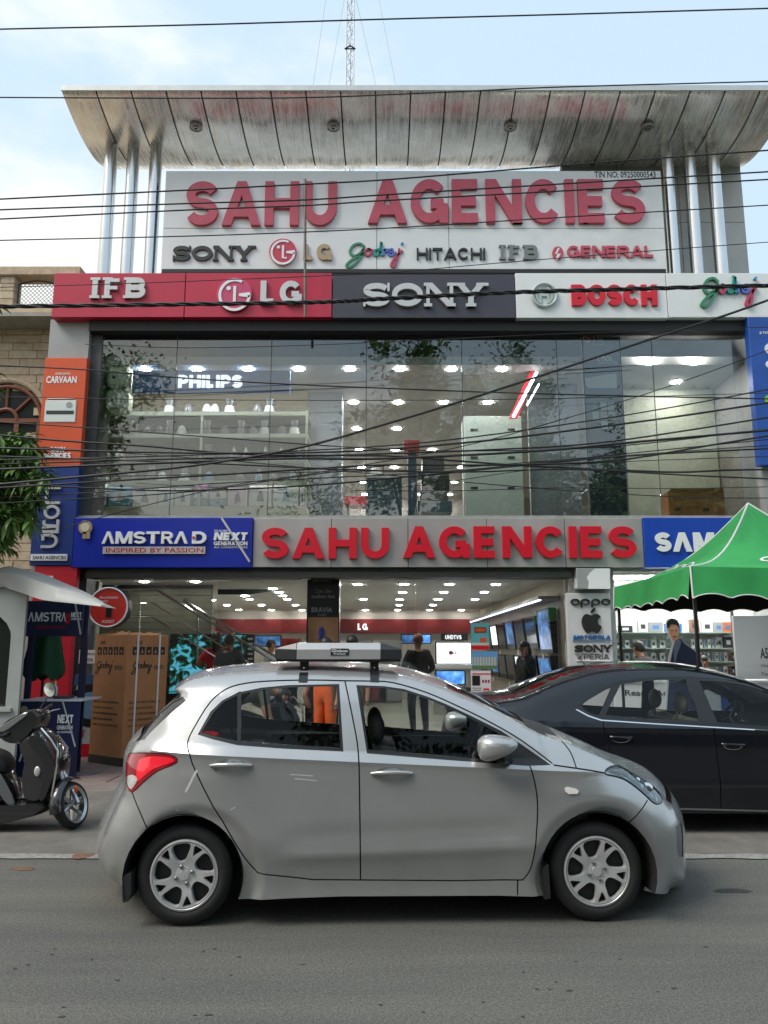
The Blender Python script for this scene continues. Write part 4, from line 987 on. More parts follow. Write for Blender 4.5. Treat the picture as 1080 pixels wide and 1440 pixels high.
# wheels
capm = M('hubcap_silver', (.62, .62, .61), .36, .5, var=.06, vs=10, dirt=.25)
def wheel(name, C, c, side, R=.285, W_=.17, capr=.200, spokes=10, parent=None, dist=.755, cover=capm):
    ax = -C.lf * side; e1 = C.fw; e2 = Vector((0, 0, 1)); o = C.wp(c[0], c[1], side * dist)
    mt = Matrix(((e1.x, e2.x, ax.x, o.x), (e1.y, e2.y, ax.y, o.y), (e1.z, e2.z, ax.z, o.z), (0, 0, 0, 1)))
    w = MB(); w.lathe([(capr - .01, -W_ * .9), (capr + .012, .0 - W_), (R - .03, -W_ + .004), (R - .006, -W_ + .03), (R, -W_ + .05), (R, -.045), (R - .006, -.024), (R - .028, -.004), (R - .055, .003), (capr + .016, .0), (capr + .004, -.008), (capr - .004, -.03)], 56, mt, False)
    tyre = w.build('wheel', rubber, parent, smooth=True, angle=30)
    d = MB(); d.lathe([(.001, -.055), (capr - .004, -.055), (capr - .004, -.075), (.001, -.075)], 40, mt); d.build('wheel_disc', M('brake_black', (.02, .02, .02), .6), tyre)
    # cover: rim ring + paired curved spokes + hub, all real thickness
    k = MB(); k.lathe([(capr - .020, -.03), (capr - .018, -.008), (capr - .010, .000), (capr, -.003), (capr + .003, -.02)], 56, mt, False)
    hs = []
    def pol(a, r): a += -.9 * (r - .10); return (r * math.cos(a), r * math.sin(a))
    for i in range(5):
        a = 2 * PI * i / 5 + .52; ro = capr - .024
        hs.append(curve([pol(a - .33, ro - .012), pol(a - .17, ro), pol(a + .17, ro), pol(a + .33, ro - .012), pol(a + .34, .122), pol(a + .26, .088), pol(a, .078), pol(a - .26, .088), pol(a - .34, .122)], 3, True))
        a += PI / 5; hs.append([pol(a, .118), pol(a + .05, .128), pol(a + .145, ro - .012), pol(a + .12, ro - .002), pol(a - .12, ro - .002), pol(a - .145, ro - .012), pol(a - .05, .128)])
    pts = []; edges = []
    def ap_(P):
        q = len(pts); pts.extend(Vector(p) for p in P); edges.extend((q + i, q + (i + 1) % len(P)) for i in range(len(P)))
    outer = [((capr - .017) * math.cos(2 * PI * i / 60), (capr - .017) * math.sin(2 * PI * i / 60)) for i in range(60)]; ap_(outer)
    for h in hs:
        ap_(h); cx = sum(p[0] for p in h) / len(h); cy_ = sum(p[1] for p in h) / len(h)
        ap_([(p[0] + (p[0] - cx) * .10, p[1] + (p[1] - cy_) * .10) for p in h])
    for rr in (.03, .055, .07, .10, .13, .15): pts.extend(Vector((rr * math.cos(2 * PI * (i + .5 * (rr > .06)) / 30), rr * math.sin(2 * PI * (i + .5 * (rr > .06)) / 30))) for i in range(30))
    res = delaunay_2d_cdt(pts, edges, [], 0, 1e-6); V2 = res[0]; keep = []
    for f in res[2]:
        c_ = sum((V2[i] for i in f), Vector((0, 0))) / 3
        if c_.length < capr - .017 and not any(inpoly(c_.x, c_.y, h) for h in hs): keep.append(tuple(f))
    onh = lambda p: any(dpl(p.x, p.y, h, True) < .0008 for h in hs)
    hz_ = lambda p: (-.012 if onh(p) else -.001) - .012 * sm(p.length, .13, .04)
    q = len(V2); zz_ = [hz_(p) for p in V2]
    fr_ = [mt @ Vector((p.x, p.y, z)) for p, z in zip(V2, zz_)]; bk_ = [mt @ Vector((p.x, p.y, z - .022)) for p, z in zip(V2, zz_)]
    fs_ = list(keep); ed = {}
    for f in keep:
        for a_, b_ in zip(f, f[1:] + f[:1]): ed[(a_, b_)] = 1
    fs_ += [(b_, a_, a_ + q, b_ + q) for (a_, b_) in ed if (b_, a_) not in ed]
    k.add(fr_ + bk_, fs_)
    k.lathe([(.060, -.035), (.062, -.016), (.045, -.010), (.030, -.009), (.028, -.004), (.001, -.003)], 32, mt)
    cv = k.build('wheel_cover', cover, tyre, smooth=True, angle=45)
    for i in range(4):
        a = rad(20 + 90 * i); nut = MB(); nut.lathe([(.0115, -.02), (.0115, .000), (.006, .004), (.001, .004)], 10, mt @ Matrix.Translation((.05 * math.cos(a), .05 * math.sin(a), 0)))
        nut.build('wheel_nut', M('nut_steel', (.4, .4, .4), .25, 1.), tyre, smooth=True)
    return tyre
for c in (RW, FW):
    for side in (1, -1): wheel('wheel', H, c, side, parent=HC)
# mud flaps
for px, py in ((187, 1222), (760, 1229)):
    a = H.uz(px, py); m = MB(); 
    m.prism([(-.02, 0), (.03, .02), (.035, -.10), (.02, -.14), (-.01, -.145)] if px < 300 else [(.005, .04), (.045, .06), (.05, -.13), (.015, -.135), (-.005, -.06)], lambda x, z: H.wp(a[0] + x, a[1] + z, .60), lambda x, z: H.wp(a[0] + x, a[1] + z, .795)); m.build('mud_flap', rubber, HC)
# handles, mirror
for (x0, x1, yc, key) in ((296, 354, 1077, 'r'), (522, 580, 1088, 'f')):
    for side in (1, -1):
        a, b = H.uz(x0, yc - 1), H.uz(x1, yc + 1); um = (a[0] + b[0]) / 2; zm = (a[1] + b[1]) / 2; hl = (b[0] - a[0]) / 2
        cup = MB(); n = 20; vs = []; fs = []
        cup.add([H.wp(um + hl * .86 * math.cos(t), zm - .008 + .048 * math.sin(t), side * (H.S(um, zm) + .0015)) for t in [2 * PI * k / n for k in range(n)]] + [H.wp(um, zm - .01, side * (H.S(um, zm) - .012))], [(k, (k + 1) % n, n) for k in range(n)])
        cup.build('handle_recess', M('handle_recess', (.30, .30, .30), .3, .7), bodyp[side, key], smooth=True)
        bar = [(um - hl, zm + .002), (um - hl * .6, zm + .007), (um, zm + .009), (um + hl * .6, zm + .007), (um + hl, zm + .002)]
        m = MB(); m.tube([H.wp(p[0], p[1], side * (H.S(*p) + .004 + .026 * math.sin(PI * k / 4))) for k, p in enumerate(bar)], [.009, .014, .0145, .014, .009], 10); m.build('door_handle', silver, bodyp[side, key], smooth=True)
for side in (1, -1):
    a = H.uz(699, 1050, -.12); m = MB(); o = H.wp(a[0], a[1], side * (H.S(*a) + .13))
    if side < 0: o = H.wp(a[0], a[1], -(H.S(*a) + .13))
    mm = Matrix.Translation(o) @ Matrix(((H.fw.x, -H.lf.x * side, 0, 0), (H.fw.y, -H.lf.y * side, 0, 0), (0, 0, 1, 0), (0, 0, 0, 1)))
    vs = []; fs = []; n, k2 = 24, 12
    for i in range(k2 + 1):
        v = -PI / 2 + PI * i / k2
        for k in range(n):
            t = 2 * PI * k / n; x = math.cos(v) * math.cos(t); y_ = math.cos(v) * math.sin(t); z = math.sin(v)
            x = math.copysign(abs(x) ** .8, x); z = math.copysign(abs(z) ** .75, z)
            vs.append(mm @ Vector((x * .122 * (1 + .05 * z) , y_ * .10, z * .069 * (1 - .38 * x) + .012 * x)))
    fs = [(i * n + k, i * n + (k + 1) % n, (i + 1) * n + (k + 1) % n, (i + 1) * n + k) for i in range(k2) for k in range(n)]
    m.add(vs, fs); mir = m.build('door_mirror', silver, bodyp[side, 'f'], smooth=True, angle=180)
    mb = MB(); mb.tube([H.wp(a[0] + .02, a[1] - .075, side * (H.S(*a) + .12)), H.wp(a[0] + .10, a[1] - .105, side * (H.S(*a) - .01))], [.03, .035], 10); mb.build('mirror_foot', trim, mir, smooth=True)
# cabin
ca = thing('cabin_dummy', (0, 0, 0)); bpy.data.objects.remove(ca)
def seat(C, u, d, parent, mat, zb=.45, h=.62, tilt=.18):
    m = MB(); n = 6
    sec = [(0, 0), (.10, .02), (.13, .25), (.14, .5), (.10, h), (.02, h + .01), (-.03, h - .06), (-.03, .2)]
    sec = [(x - tilt * z, z) for x, z in sec]; sec = curve(sec, 3, True)
    rows = [(-.23, .94), (-.21, 1), (.21, 1), (.23, .94)]
    vs = []
    for y, k in rows: vs += [C.wp(u + x * k, zb + z * k, d + y) for x, z in sec]
    q = len(sec); m.add(vs, [(i * q + j, i * q + (j + 1) % q, (i + 1) * q + (j + 1) % q, (i + 1) * q + j) for i in range(3) for j in range(q)] + [tuple(range(q)), tuple(range(3 * q, 4 * q))])
    cbox(m, C, u, u + .5, d - .23, d + .23, zb - .14, zb + .04)
    s_ = m.build('seat', mat, parent, smooth=True, angle=60)
    hr = MB(); hx = u - tilt * (h + .12)
    hr.ball(C.wp(hx + .02, zb + h + .14, d), (.055, .13, .10), 16, 10); hr.tube([C.wp(hx, zb + h - .02, d - .05), C.wp(hx, zb + h + .08, d - .05)], .008, 6); hr.tube([C.wp(hx, zb + h - .02, d + .05), C.wp(hx, zb + h + .08, d + .05)], .008, 6)
    hr.build('head_rest', mat, s_, smooth=True); return s_
for d in (.34, -.34): seat(H, -.02, d, HC, lining, .42, .52)
mb = MB(); cbox(mb, H, -1.05, -.95, -.6, .6, .45, .92); cbox(mb, H, -.95, -.5, -.6, .6, .36, .48); mb.build('rear_seat', lining, HC)
for side in (1, -1):
    mb = MB(); cbox(mb, H, -.92, -.10, side * .70, side * .74, .34, .945); cbox(mb, H, -.08, .82, side * .70, side * .74, .34, .93); mb.build('door_lining', cabin, HC)
mb = MB(); mb.prism([(.70, .40), (.72, .86), (.80, .93), (.98, .95), (1.15, .93), (1.2, .4)], lambda u, z: H.wp(u, z, -.68), lambda u, z: H.wp(u, z, .68)); mb.build('dashboard', cabin, HC)
c0 = H.wp(.60, .88, -.34); ax = (H.fw * -.86 + Vector((0, 0, .5))).normalized(); e2 = ax.cross(H.lf).normalized()
mb = MB(); mb.tube([c0 + (H.lf * math.cos(t) + e2 * math.sin(t)) * .185 for t in [2 * PI * k / 28 for k in range(29)]], .016, 8, False)
for t in (.3, PI - .3, -PI / 2): mb.tube([c0, c0 + (H.lf * math.cos(t) + e2 * math.sin(t)) * .18], .014, 6)
mb.tube([c0, c0 - ax * .25], .03, 8); mb.build('steering_wheel', cabin, HC, smooth=True)
mb = MB(); cbox(mb, H, .52, .55, -.12, .12, 1.26, 1.34); mb.build('inner_mirror', cabin, HC)
mb = MB(); mb.tube([H.wp(.16, .99 - .02, -.28), H.wp(.2, 1.1, -.28)], .02); mb = None
# headlining
# scratches and dried marks
scr = M('scuffed_paint', (.52, .52, .51), .5, .2, var=.2, vs=60)
for pts in ([(277, 1083), (272, 1092), (262, 1112), (250, 1140)], [(331, 1135), (324, 1139)], [(408, 1089), (440, 1091)], [(414, 1095), (446, 1098)]):
    a = H.tr(pts); L, Rr = ribbon(a, .006 if len(pts) == 2 else .014)
    m = MB(); n = len(L); m.add([H.wp(p.x, p.y, H.S(p.x, p.y) + .0012) for p in L + Rr], [(i, i + 1, n + i + 1, n + i) for i in range(n - 1)]); m.build('paint_scuff', scr, bodyp[1])
# ---- sign box strapped on the roof
RB = thing('roof_sign_carrier', tuple(H.wp(-.30, 1.47, .35)), 'long grey roof box sign on two black clamps above the silver hatchback', 'roof sign')
def cu(px, py, d): 
    o = H.S; H.S = lambda u, z: d; r_ = H.uz(px, py); H.S = o; return r_
dN = .52
a, b = cu(417, 927, dN), cu(535, 906, dN); e0, e1 = cu(386, 925, dN), cu(565, 925, dN)
sec = [(-.12, 0), (-.12, .062), (-.10, .105), (.10, .105), (.12, .062), (.12, 0)]
def bar(mb, u0, u1, k0=1., k1=1., z0=None):
    zz = a[1] if z0 is None else z0
    P = [H.wp(u0, zz + z * (k0 if z > .07 else 1), .40 + y * k0) for y, z in sec] + [H.wp(u1, zz + z * (k1 if z > .07 else 1), .40 + y * k1) for y, z in sec]
    n = 6; mb.add(P, [tuple(range(n)), tuple(range(2 * n - 1, n - 1, -1))] + [(i, n + i, n + (i + 1) % n, (i + 1) % n) for i in range(n)])
m = MB(); bar(m, a[0], b[0]); bodybar = m.build('housing', M('carrier_silver', (.52, .52, .51), .35, .5, var=.05), RB)
m = MB(); bar(m, e0[0], a[0] - .004, .66, .99); m.build('end_cap', M('smoked_plastic', (.045, .045, .048), .25), RB)
m = MB(); bar(m, b[0] + .004, e1[0], .99, .66); m.build('end_cap', MATS['smoked_plastic'], RB)
m = MB(); cbox(m, H, e0[0] + .01, e1[0] - .01, .278, .522, a[1] - .016, a[1] - .001); m.build('base_plate', trim, RB)
for px in (427.5, 526.5):
    c = cu(px, 940, dN); zz = H.uz(px, 957)[1]
    m = MB(); hw = .028
    cbox(m, H, c[0] - hw, c[0] + hw, .46, .505, a[1] - .09, a[1] - .017); 
    m.add([H.wp(u, z, d) for u, z, d in ((c[0] - hw, a[1] - .075, .507), (c[0] + hw, a[1] - .075, .507), (c[0] + hw, zz + .03, H.Sr(c[0], zz + .03) + .012), (c[0] - hw, zz + .03, H.Sr(c[0], zz + .03) + .012), (c[0] - hw, zz - .01, H.Sr(c[0], zz) + .014), (c[0] + hw, zz - .01, H.Sr(c[0], zz) + .014))], [(0, 1, 2, 3), (3, 2, 5, 4)])
    cl = m.build('clamp', trim, RB)
    m = MB(); m.ball(H.wp(c[0], a[1] - .055, .509), .007, 8, 6); m.build('bolt', steel, cl)
l0, l1 = cu(465, 921.5, dN), cu(490.5, 912, dN)
m = MB(); cbox(m, H, l0[0], l1[0], .5205, .524, l0[1], l1[1]); m.build('maker_plate', black, RB)
cfn = lambda x, z, d: tuple(H.wp(x, z, .5245 + d))
def cword(txt, u0, u1, z0, z1, parent, mat, fn, off=.02):
    global pxspan
    o = pxspan; pxspan = lambda *k: (u0, u1, z0, z1); words(parent, txt, (0, 0, 0, 0), 0, mat, .001, off, fn=fn); pxspan = o
cword('Globox', l0[0] + .005, l1[0] - .005, l0[1] + .019, l1[1] - .004, RB, whitelet, cfn)
cword('Premium', l0[0] + .02, l1[0] - .02, l0[1] + .004, l0[1] + .014, RB, whitelet, cfn)
# ------------------------------------------------------------------ dark sedan behind
Q = Car(2.82, 8.06, 0.)
def Qs(u, z):
    zc = .90 - .012 * u; h = z - zc
    if h > 0: b = .846 - .40 * min(h, .06) - .50 * max(0, h - .06)
    else: b = .846 - .12 * min(.03, -h) + .008 * sm(-h, .03, .15) - .045 * sm(z, .5, .2)
    if u > 1.1: b -= .3 * ((u - 1.1) / 1.05) ** 2.2
    if u < -1.15: b -= .25 * ((-1.15 - u) / 1.0) ** 2.2
    for w in (-1.24, 1.31):
        d = math.hypot(u - w, z - .30); b += .010 * (1 - sm(d, .38, .60)) - .03 * max(0, min(1, (.41 - d) / .06))
    return b
Q.S = Qs
Q.rnd = lambda u, z: .10 + (.05 if z > 1.2 else 0)
Q.rdep = lambda u, z: .12 if z > 1.15 else .10 + .12 * sm(abs(u), 1.6, 2.1)
qtop = Q.tr([(640, 991), (690, 986), (728, 981), (752, 972), (790, 957), (828, 946), (860, 940.5), (900, 938.5), (960, 939.5), (1010, 947), (1048, 957), (1080, 969)], .1)
qtop += [(2.62 - .95, 1.21 - .02), (1.95 - .45, 1.1)][:0]
lu, lz = qtop[-1]
qtop += [(lu + .22, lz - .11), (lu + .42, lz - .215)]
lu, lz = qtop[-1]; qbon = [(lu, lz), (lu + .3, lz - .06), (lu + .6, lz - .13), (2.08, .76)]
qfro = [(2.08, .76), (2.16, .62), (2.18, .45), (2.14, .25), (2.05, .19)]
qrea = [(-2.10, .22), (-2.19, .30), (-2.2, .5), (-2.16, .62), (-2.15, .80), (-2.10, .98), qtop[0]]
qtop, qbon, qfro, qrea = curve(qtop, 4), curve(qbon, 4), curve(qfro, 4), curve(qrea, 4)
qbot = [(2.05, .19), (1.6, .18), (.9, .18), (-.85, .18), (-1.65, .2), (-2.10, .22)]
qsil = qtop + qbon[1:] + qfro[1:] + qbot[1:] + qrea[1:-1]
Q.silc = qrea + qtop[1:] + qbon[1:] + qfro[1:]
qh = [arch((-1.24, .30), .345), arch((1.31, .30), .345)]
T = Q.tr
q1 = curve(T([(848, 1010), (850, 1030), (862, 1066), (880, 1100), (893, 1125), (900, 1134)]), 3)
q2 = T([(1002, 1018), (1008, 1060), (1013, 1100), (1014, 1136)])
q3 = T([(900, 1136), (1014, 1137.5), (1090, 1139)]) + [(1.0, .26)]
q4 = curve([(1.0, .26), (1.03, .5), (1.06, .75), (1.02, .92)], 3)
sb = T([(1080, 1024)])[0]; st = T([(1080, 971)])[0]
gq = T([(816, 993), (828, 984), (852, 970), (860, 967), (843, 1006), (830, 1003)])
gr = T([(851, 1006), (873, 962.5), (917, 957), (966, 955.5), (984, 1014), (920, 1011)])
gf = T([(984, 957.5), (1020, 959), (1050, 964), (1080, 973)]) + [(st[0] + .16, st[1] - .08), (st[0] + .38, sb[1] - .03), (sb[0] + .2, sb[1] - .035)] + T([(1080, 1021), (1009, 1016)])
gt = T([(811, 996), (826, 981), (852, 966), (872, 958.5), (917, 953.5), (968, 952.5), (1020, 955), (1050, 960), (1082, 970)]) + [(st[0] + .2, st[1] - .075), (st[0] + .46, sb[1] - .02), (sb[0] + .2, sb[1] - .05)] + T([(1080, 1025.5), (1005, 1021), (920, 1016), (846, 1010.5), (828, 1005)])
ch = T([(811, 997), (828, 1006), (846, 1012), (920, 1017), (1005, 1022), (1080, 1026.5), (1080, 1028), (1005, 1023.5), (920, 1018.5), (845, 1013.5), (827, 1007.5), (809.5, 998)])
sc_ = T([(955, 1136), (1080, 1139), (1080, 1141.5), (955, 1138.5)])
pd1 = q1 + T([(1014, 1136)]) + q2[::-1] + T([(968, 952), (917, 953), (872, 958)])
V2, out2 = Q.skin(qsil, qh, [q1, q2, q3, q4], [('pane_q', gq), ('pane_r', gr), ('pane_f', gf), ('!trim', gt), ('!chrome', ch), ('!sillch', sc_), ('rear_door', pd1)], step=.03, extra=[[(-2.0 + .03 * k, .90 - .012 * (-2.0 + .03 * k) + dz) for k in range(134)] for dz in (-.03, -.008, 0, .008, .06)])
QC = thing('sedan_car', tuple(Q.c), 'dark navy sedan with tan seats parked behind the silver hatchback', 'car')
ink = M('navy_paint', (.006, .0075, .012), .16, .0, coat=.5, spec=.35)
qg = glass('sedan_glass', (.90, .95, .95), -.02)
beige = M('tan_leather', (.38, .31, .22), .55, var=.15, vs=5)
for side in (1, -1):
    P_ = lambda nm, key, mat, par=None, off=0.: (Q.part(nm, V2, out2[key], mat, par or QC, off, side) if key in out2 else None)
    bs_ = P_('body_side', 'body', ink); dd = P_('rear_door', 'rear_door', ink)
    P_('window_pane', 'pane_q', qg, bs_, -.008); P_('window_pane', 'pane_r', qg, bs_, -.008); P_('window_pane', 'pane_f', qg, bs_, -.008)
    P_('window_frame', 'trim', trim, bs_, -.003); P_('window_chrome', 'chrome', chrome, bs_, .003); P_('sill_chrome', 'sillch', M('sill_strip', (.3, .3, .3), .2, .9), bs_, .006)
    P_('shut_line', 'gap', MATS['gap_black'], bs_, -.010)
    for (x0, x1, y) in ((858, 888, 1037), (1015, 1046, 1047)):
        a, b = Q.uz(x0, y - 1), Q.uz(x1, y); m = MB(); um = (a[0] + b[0]) / 2
        m.tube([Q.wp(a[0], a[1], side * (Q.S(*a) + .004)), Q.wp(a[0] + .03, a[1], side * (Q.S(*a) + .03)), Q.wp(b[0] - .03, b[1], side * (Q.S(*b) + .03)), Q.wp(b[0], b[1], side * (Q.S(*b) + .004))], .011, 8)
        h_ = m.build('door_handle', ink, bs_, smooth=True)
        m = MB(); m.tube([Q.wp(um + .085 * math.cos(t), a[1] - .008 + .04 * math.sin(t), side * (Q.S(*a) + .004)) for t in [PI + PI * k / 8 for k in range(9)]], .004, 6); m.build('handle_chrome', chrome, h_, smooth=True)
qb = lambda u, z: .055 if z > 1.1 else .05 + .05 * sm(abs(u), 1.7, 2.1)
i1 = next(i for i, p in enumerate(qtop) if p[0] > Q.uz(730, 980)[0]); i2 = next(i for i, p in enumerate(qtop) if p[0] > Q.uz(832, 945)[0]); i3 = next(i for i, p in enumerate(qtop) if p[0] > Q.uz(1035, 953)[0])
Q.strip('boot_lid', qtop[:i1 + 1], ink, QC, qb); Q.strip('rear_screen', qtop[i1:i2 + 1], glass('sedan_screen', (.35, .38, .38), .08), QC, qb, off=.002); Q.strip('roof', qtop[i2:i3 + 1], ink, QC, qb)
Q.strip('windscreen', qtop[i3:], qg, QC, qb); Q.strip('bonnet', qbon, ink, QC, qb); Q.strip('front_bumper', qfro, ink, QC, qb); Q.strip('rear_bumper', qrea, ink, QC, qb)
mb = MB(); cbox(mb, Q, -2.0, 2.0, -.62, .62, .2, .34); cbox(mb, Q, -.86, .92, -.78, .78, .2, .32); mb.build('underbody', MATS['underbody_black'], QC)
for c in ((-1.24, .30), (1.31, .30)):
    for side in (1, -1): wheel('wheel', Q, c, side, R=.30, capr=.20, parent=QC, dist=.77)
for d in (.36, -.36): seat(Q, .12, d, QC, beige, .42, .54)
mb = MB(); cbox(mb, Q, -.98, -.86, -.62, .62, .42, .93); cbox(mb, Q, -.86, -.4, -.62, .62, .34, .48); mb.build('rear_seat', beige, QC)
for d in (-.36, 0, .36): mb = MB(); mb.ball(Q.wp(-.96, 1.0, d), (.05, .12, .09), 14, 8); mb.build('head_rest', beige, QC, smooth=True)
for side in (1, -1): mb = MB(); cbox(mb, Q, -.9, 1.0, side * .72, side * .76, .34, .95); mb.build('door_lining', cabin, QC)
mb = MB(); mb.prism([(.92, .4), (.95, .86), (1.05, .95), (1.3, .95), (1.4, .4)], lambda u, z: Q.wp(u, z, -.68), lambda u, z: Q.wp(u, z, .68)); mb.build('dashboard', cabin, QC)
c0 = Q.wp(.80, .90, -.36); ax = Vector((-.86, 0, .5)).normalized(); e2 = ax.cross(Q.lf).normalized()
mb = MB(); mb.tube([c0 + (Q.lf * math.cos(t) + e2 * math.sin(t)) * .19 for t in [2 * PI * k / 28 for k in range(29)]], .016, 8, False)
for t in (.3, PI - .3, -PI / 2): mb.tube([c0, c0 + (Q.lf * math.cos(t) + e2 * math.sin(t)) * .18], .02, 6)
mb.build('steering_wheel', cabin, QC, smooth=True)
p0 = at(833, 946, 8.0); p1 = at(808, 918, 8.0)
mb = MB(); mb.tube([at(832, 944, 8.05), p1.lerp(p0, .0) if False else at(808, 919, 8.05)], [.007, .003], 6); mb.build('aerial', black, QC)
# ------------------------------------------------------------------ street things on the left
def rod(pts, r, n=8): return MB().tube(pts, r, n)
# carton
cardb = M('brown_cardboard', S(172, 118, 76), .85, var=.12, vs=5, bump=.1, bs=30)
def carton_at():
    P0 = atz(169, 1079, .10); PL = atz(124, 1072, .10); e = (PL - P0); e.z = 0; dl = e.length; e.normalize(); f = Vector((-e.y, e.x, 0)); f = f if f.y > 0 else -f
    wr = .66; zt_ = at(178, 893, P0.y).z
    r = thing('carton', tuple(P0 + e * dl / 2 + f * wr / 2), 'tall brown cardboard appliance carton with white straps standing on the pavement', 'carton')
    def pt(a, b, z): return P0 + e * a + f * b + Vector((0, 0, z - .10))
    def slab(mb, a0, a1, b0, b1, z0, z1): mb.add([pt(a, b, z) for z in (z0, z1) for a, b in ((a0, b0), (a1, b0), (a1, b1), (a0, b1))], [(3, 2, 1, 0), (4, 5, 6, 7), (0, 1, 5, 4), (1, 2, 6, 5), (2, 3, 7, 6), (3, 0, 4, 7)])
    m = MB(); slab(m, 0, dl, 0, wr, .21, zt_); m.build('box_body', cardb, r)
    m = MB(); slab(m, -.004, dl + .004, -.004, wr + .004, .10, .212); m.build('base_tray', M('tray_dark', (.03, .025, .02), .8), r)
    # torn top flaps
    for a0, b0, a1, b1, h in ((0, 0, dl, 0, .05), (0, 0, 0, wr, .035), (dl, 0, dl, wr, .06)):
        n = 7; m = MB(); vs = []; rn = random.Random(int(a1 * 100 + b1 * 10 + 3))
        for k in range(n + 1):
            t = k / n; a, b = a0 + (a1 - a0) * t, b0 + (b1 - b0) * t; ia, ib = a + (dl / 2 - a) * .45, b + (wr / 2 - b) * .45
            q = pt(ia, ib, zt_ + h * rn.uniform(.4, 1.3) + .01); vs += [pt(a, b, zt_ + .002), q, q + Vector((0, 0, -.006)), pt(a, b, zt_ - .004)]
        m.add(vs, [(4 * k + i, 4 * k + (i + 1) % 4, 4 * k + 4 + (i + 1) % 4, 4 * k + 4 + i) for k in range(n) for i in range(4)]); m.build('flap', cardb, r)
    strap = M('white_strap', (.7, .7, .68), .5)
    for b in (.17, .52): m = MB(); slab(m, -.006, -.001, b - .012, b + .012, .11, zt_ + .004); slab(m, -.006, dl * .6, b - .012, b + .012, zt_ + .03, zt_ + .034); m.build('strap', strap, r)
    prn = M('box_print', (.02, .017, .014), .8)
    fr = lambda x, z, d: tuple(pt(-.001 - d, x, z)); fl = lambda x, z, d: tuple(pt(x, -.001 - d, z))
    g = globals(); o = g['pxspan']
    def wr_(fnc, *bx_): 
        g['pxspan'] = lambda *k: bx_
        fnc(); g['pxspan'] = o
    for fn, w0, w1, flip in ((fr, .08, wr - .04, 0), (fl, dl - .05, .05, 1)):
        wr_(lambda: script_logo(r, (0,) * 4, 0, [prn], .0015, fn), w0 + .02 * (1 - flip), w0 + (w1 - w0) * .62, zt_ - .52, zt_ - .34)
        wr_(lambda: words(r, 'eon', (0,) * 4, 0, prn, .0015, .0, fn=fn), w0 + (w1 - w0) * .68, w0 + (w1 - w0) * .95, zt_ - .46, zt_ - .40)
        for k in range(5):
            a = w0 + (w1 - w0) * (.02 + .2 * k); b = a + (w1 - w0) * .155
            m = MB(); m.prism([(a, zt_ - .26), (b, zt_ - .26), (b, zt_ - .155), (a, zt_ - .155)], lambda x, z: fn(x, z, 0), lambda x, z: fn(x, z, .0012)); m.build('pictogram', prn, r)
            c = (a + b) / 2; q = (b - a) * .25
            m = MB(); m.prism([(c - q, zt_ - .24), (c + q, zt_ - .24), (c, zt_ - .175)] if k % 2 else [(c - q, zt_ - .2), (c + q, zt_ - .2), (c + q * .3, zt_ - .24), (c - q * .3, zt_ - .24)], lambda x, z: fn(x, z, .0012), lambda x, z: fn(x, z, .0018)); m.build('pictogram_mark', cardb, r)
        wr_(lambda: words(r, 'SIZE', (0,) * 4, 0, prn, .0015, .01, fn=fn), w0 + (w1 - w0) * .12, w0 + (w1 - w0) * .3, zt_ - .12, zt_ - .075)
        for k, tx in enumerate(('BRILLIANT ROBUST COMPRESSOR', 'DOUBLE EMULSION', '10 YEAR COMPRESSOR WARRANTY', 'ROBUSTA ZERO INSURANCE', '100% CFC HCFC & HFC FREE')):
            wr_(lambda: words(r, tx, (0,) * 4, 0, prn, .0012, .0, fn=fn), w0, w0 + (w1 - w0) * (.9 if k % 2 == 0 else .7), zt_ - .90 - .075 * k, zt_ - .872 - .075 * k)
carton_at()
# kiosk of grey fibreglass with curled awning
fib = M('grey_fibreglass', (.36, .38, .36), .5, var=.08, vs=3, dirt=.3, bump=.08, bs=20)
KD = 9.3
kx1 = at(33, 900, KD).x
r = thing('kiosk', (-5.4, 10, .1), 'pale grey fibreglass kiosk with curled awning roof at the left edge', 'kiosk')
zt_ = at(34, 826, KD).z; kx0 = kx1 - 1.9; wx = kx1 - .05
# front wall with an arched opening, built as a frame of pieces round the hole
ap_o = [(kx0, .1), (kx1, .1), (kx1, zt_), (kx0, zt_)]
hole = [(wx - 1.3, .95), (wx - .10, .95), (wx - .10, 1.75)] + [(wx - .70 + .60 * math.cos(rad(a)), 1.75 + .36 * math.sin(rad(a))) for a in range(10, 171, 16)] + [(wx - 1.3, 1.75)]
def holed(mb, outer, hole_, f0, f1):
    pts = [Vector(p) for p in outer + hole_]; n0, n1 = len(outer), len(hole_)
    ed = [(i, (i + 1) % n0) for i in range(n0)] + [(n0 + i, n0 + (i + 1) % n1) for i in range(n1)]
    rs = delaunay_2d_cdt(pts, ed, [], 0, 1e-6); V_ = rs[0]
    fs = [tuple(f) for f in rs[2] if not inpoly(*(sum((V_[i] for i in f), Vector((0, 0))) / len(f)), hole_)]
    n = len(V_); mb.add([f0(*v) for v in V_] + [f1(*v) for v in V_], fs + [tuple(i + n for i in f[::-1]) for f in fs] + [(a, b, b + n, a + n) for a, b in ed])
m = MB(); holed(m, ap_o, hole, lambda x, z: (x, KD, z), lambda x, z: (x, KD + .05, z)); m.build('front_wall', fib, r)
MB().prism([(kx1, KD + .051), (kx1 - .53, KD + 1.15), (kx1 - .58, KD + 1.15), (kx1 - .05, KD + .051)], lambda x, y: (x, y, .1), lambda x, y: (x, y, zt_)).build('side_wall', fib, r); box('back_wall', fib, r, kx0, kx1 - .585, KD + 1.10, KD + 1.15, .1, zt_)
box('window_pane', M('kiosk_dark_glass', (.02, .022, .022), .1), r, wx - 1.28, wx - .12, KD + .06, KD + .07, .97, 2.08)
box('window_ledge', fib, r, wx - 1.4, wx - .02, KD - .04, KD - .001, .90, .94)
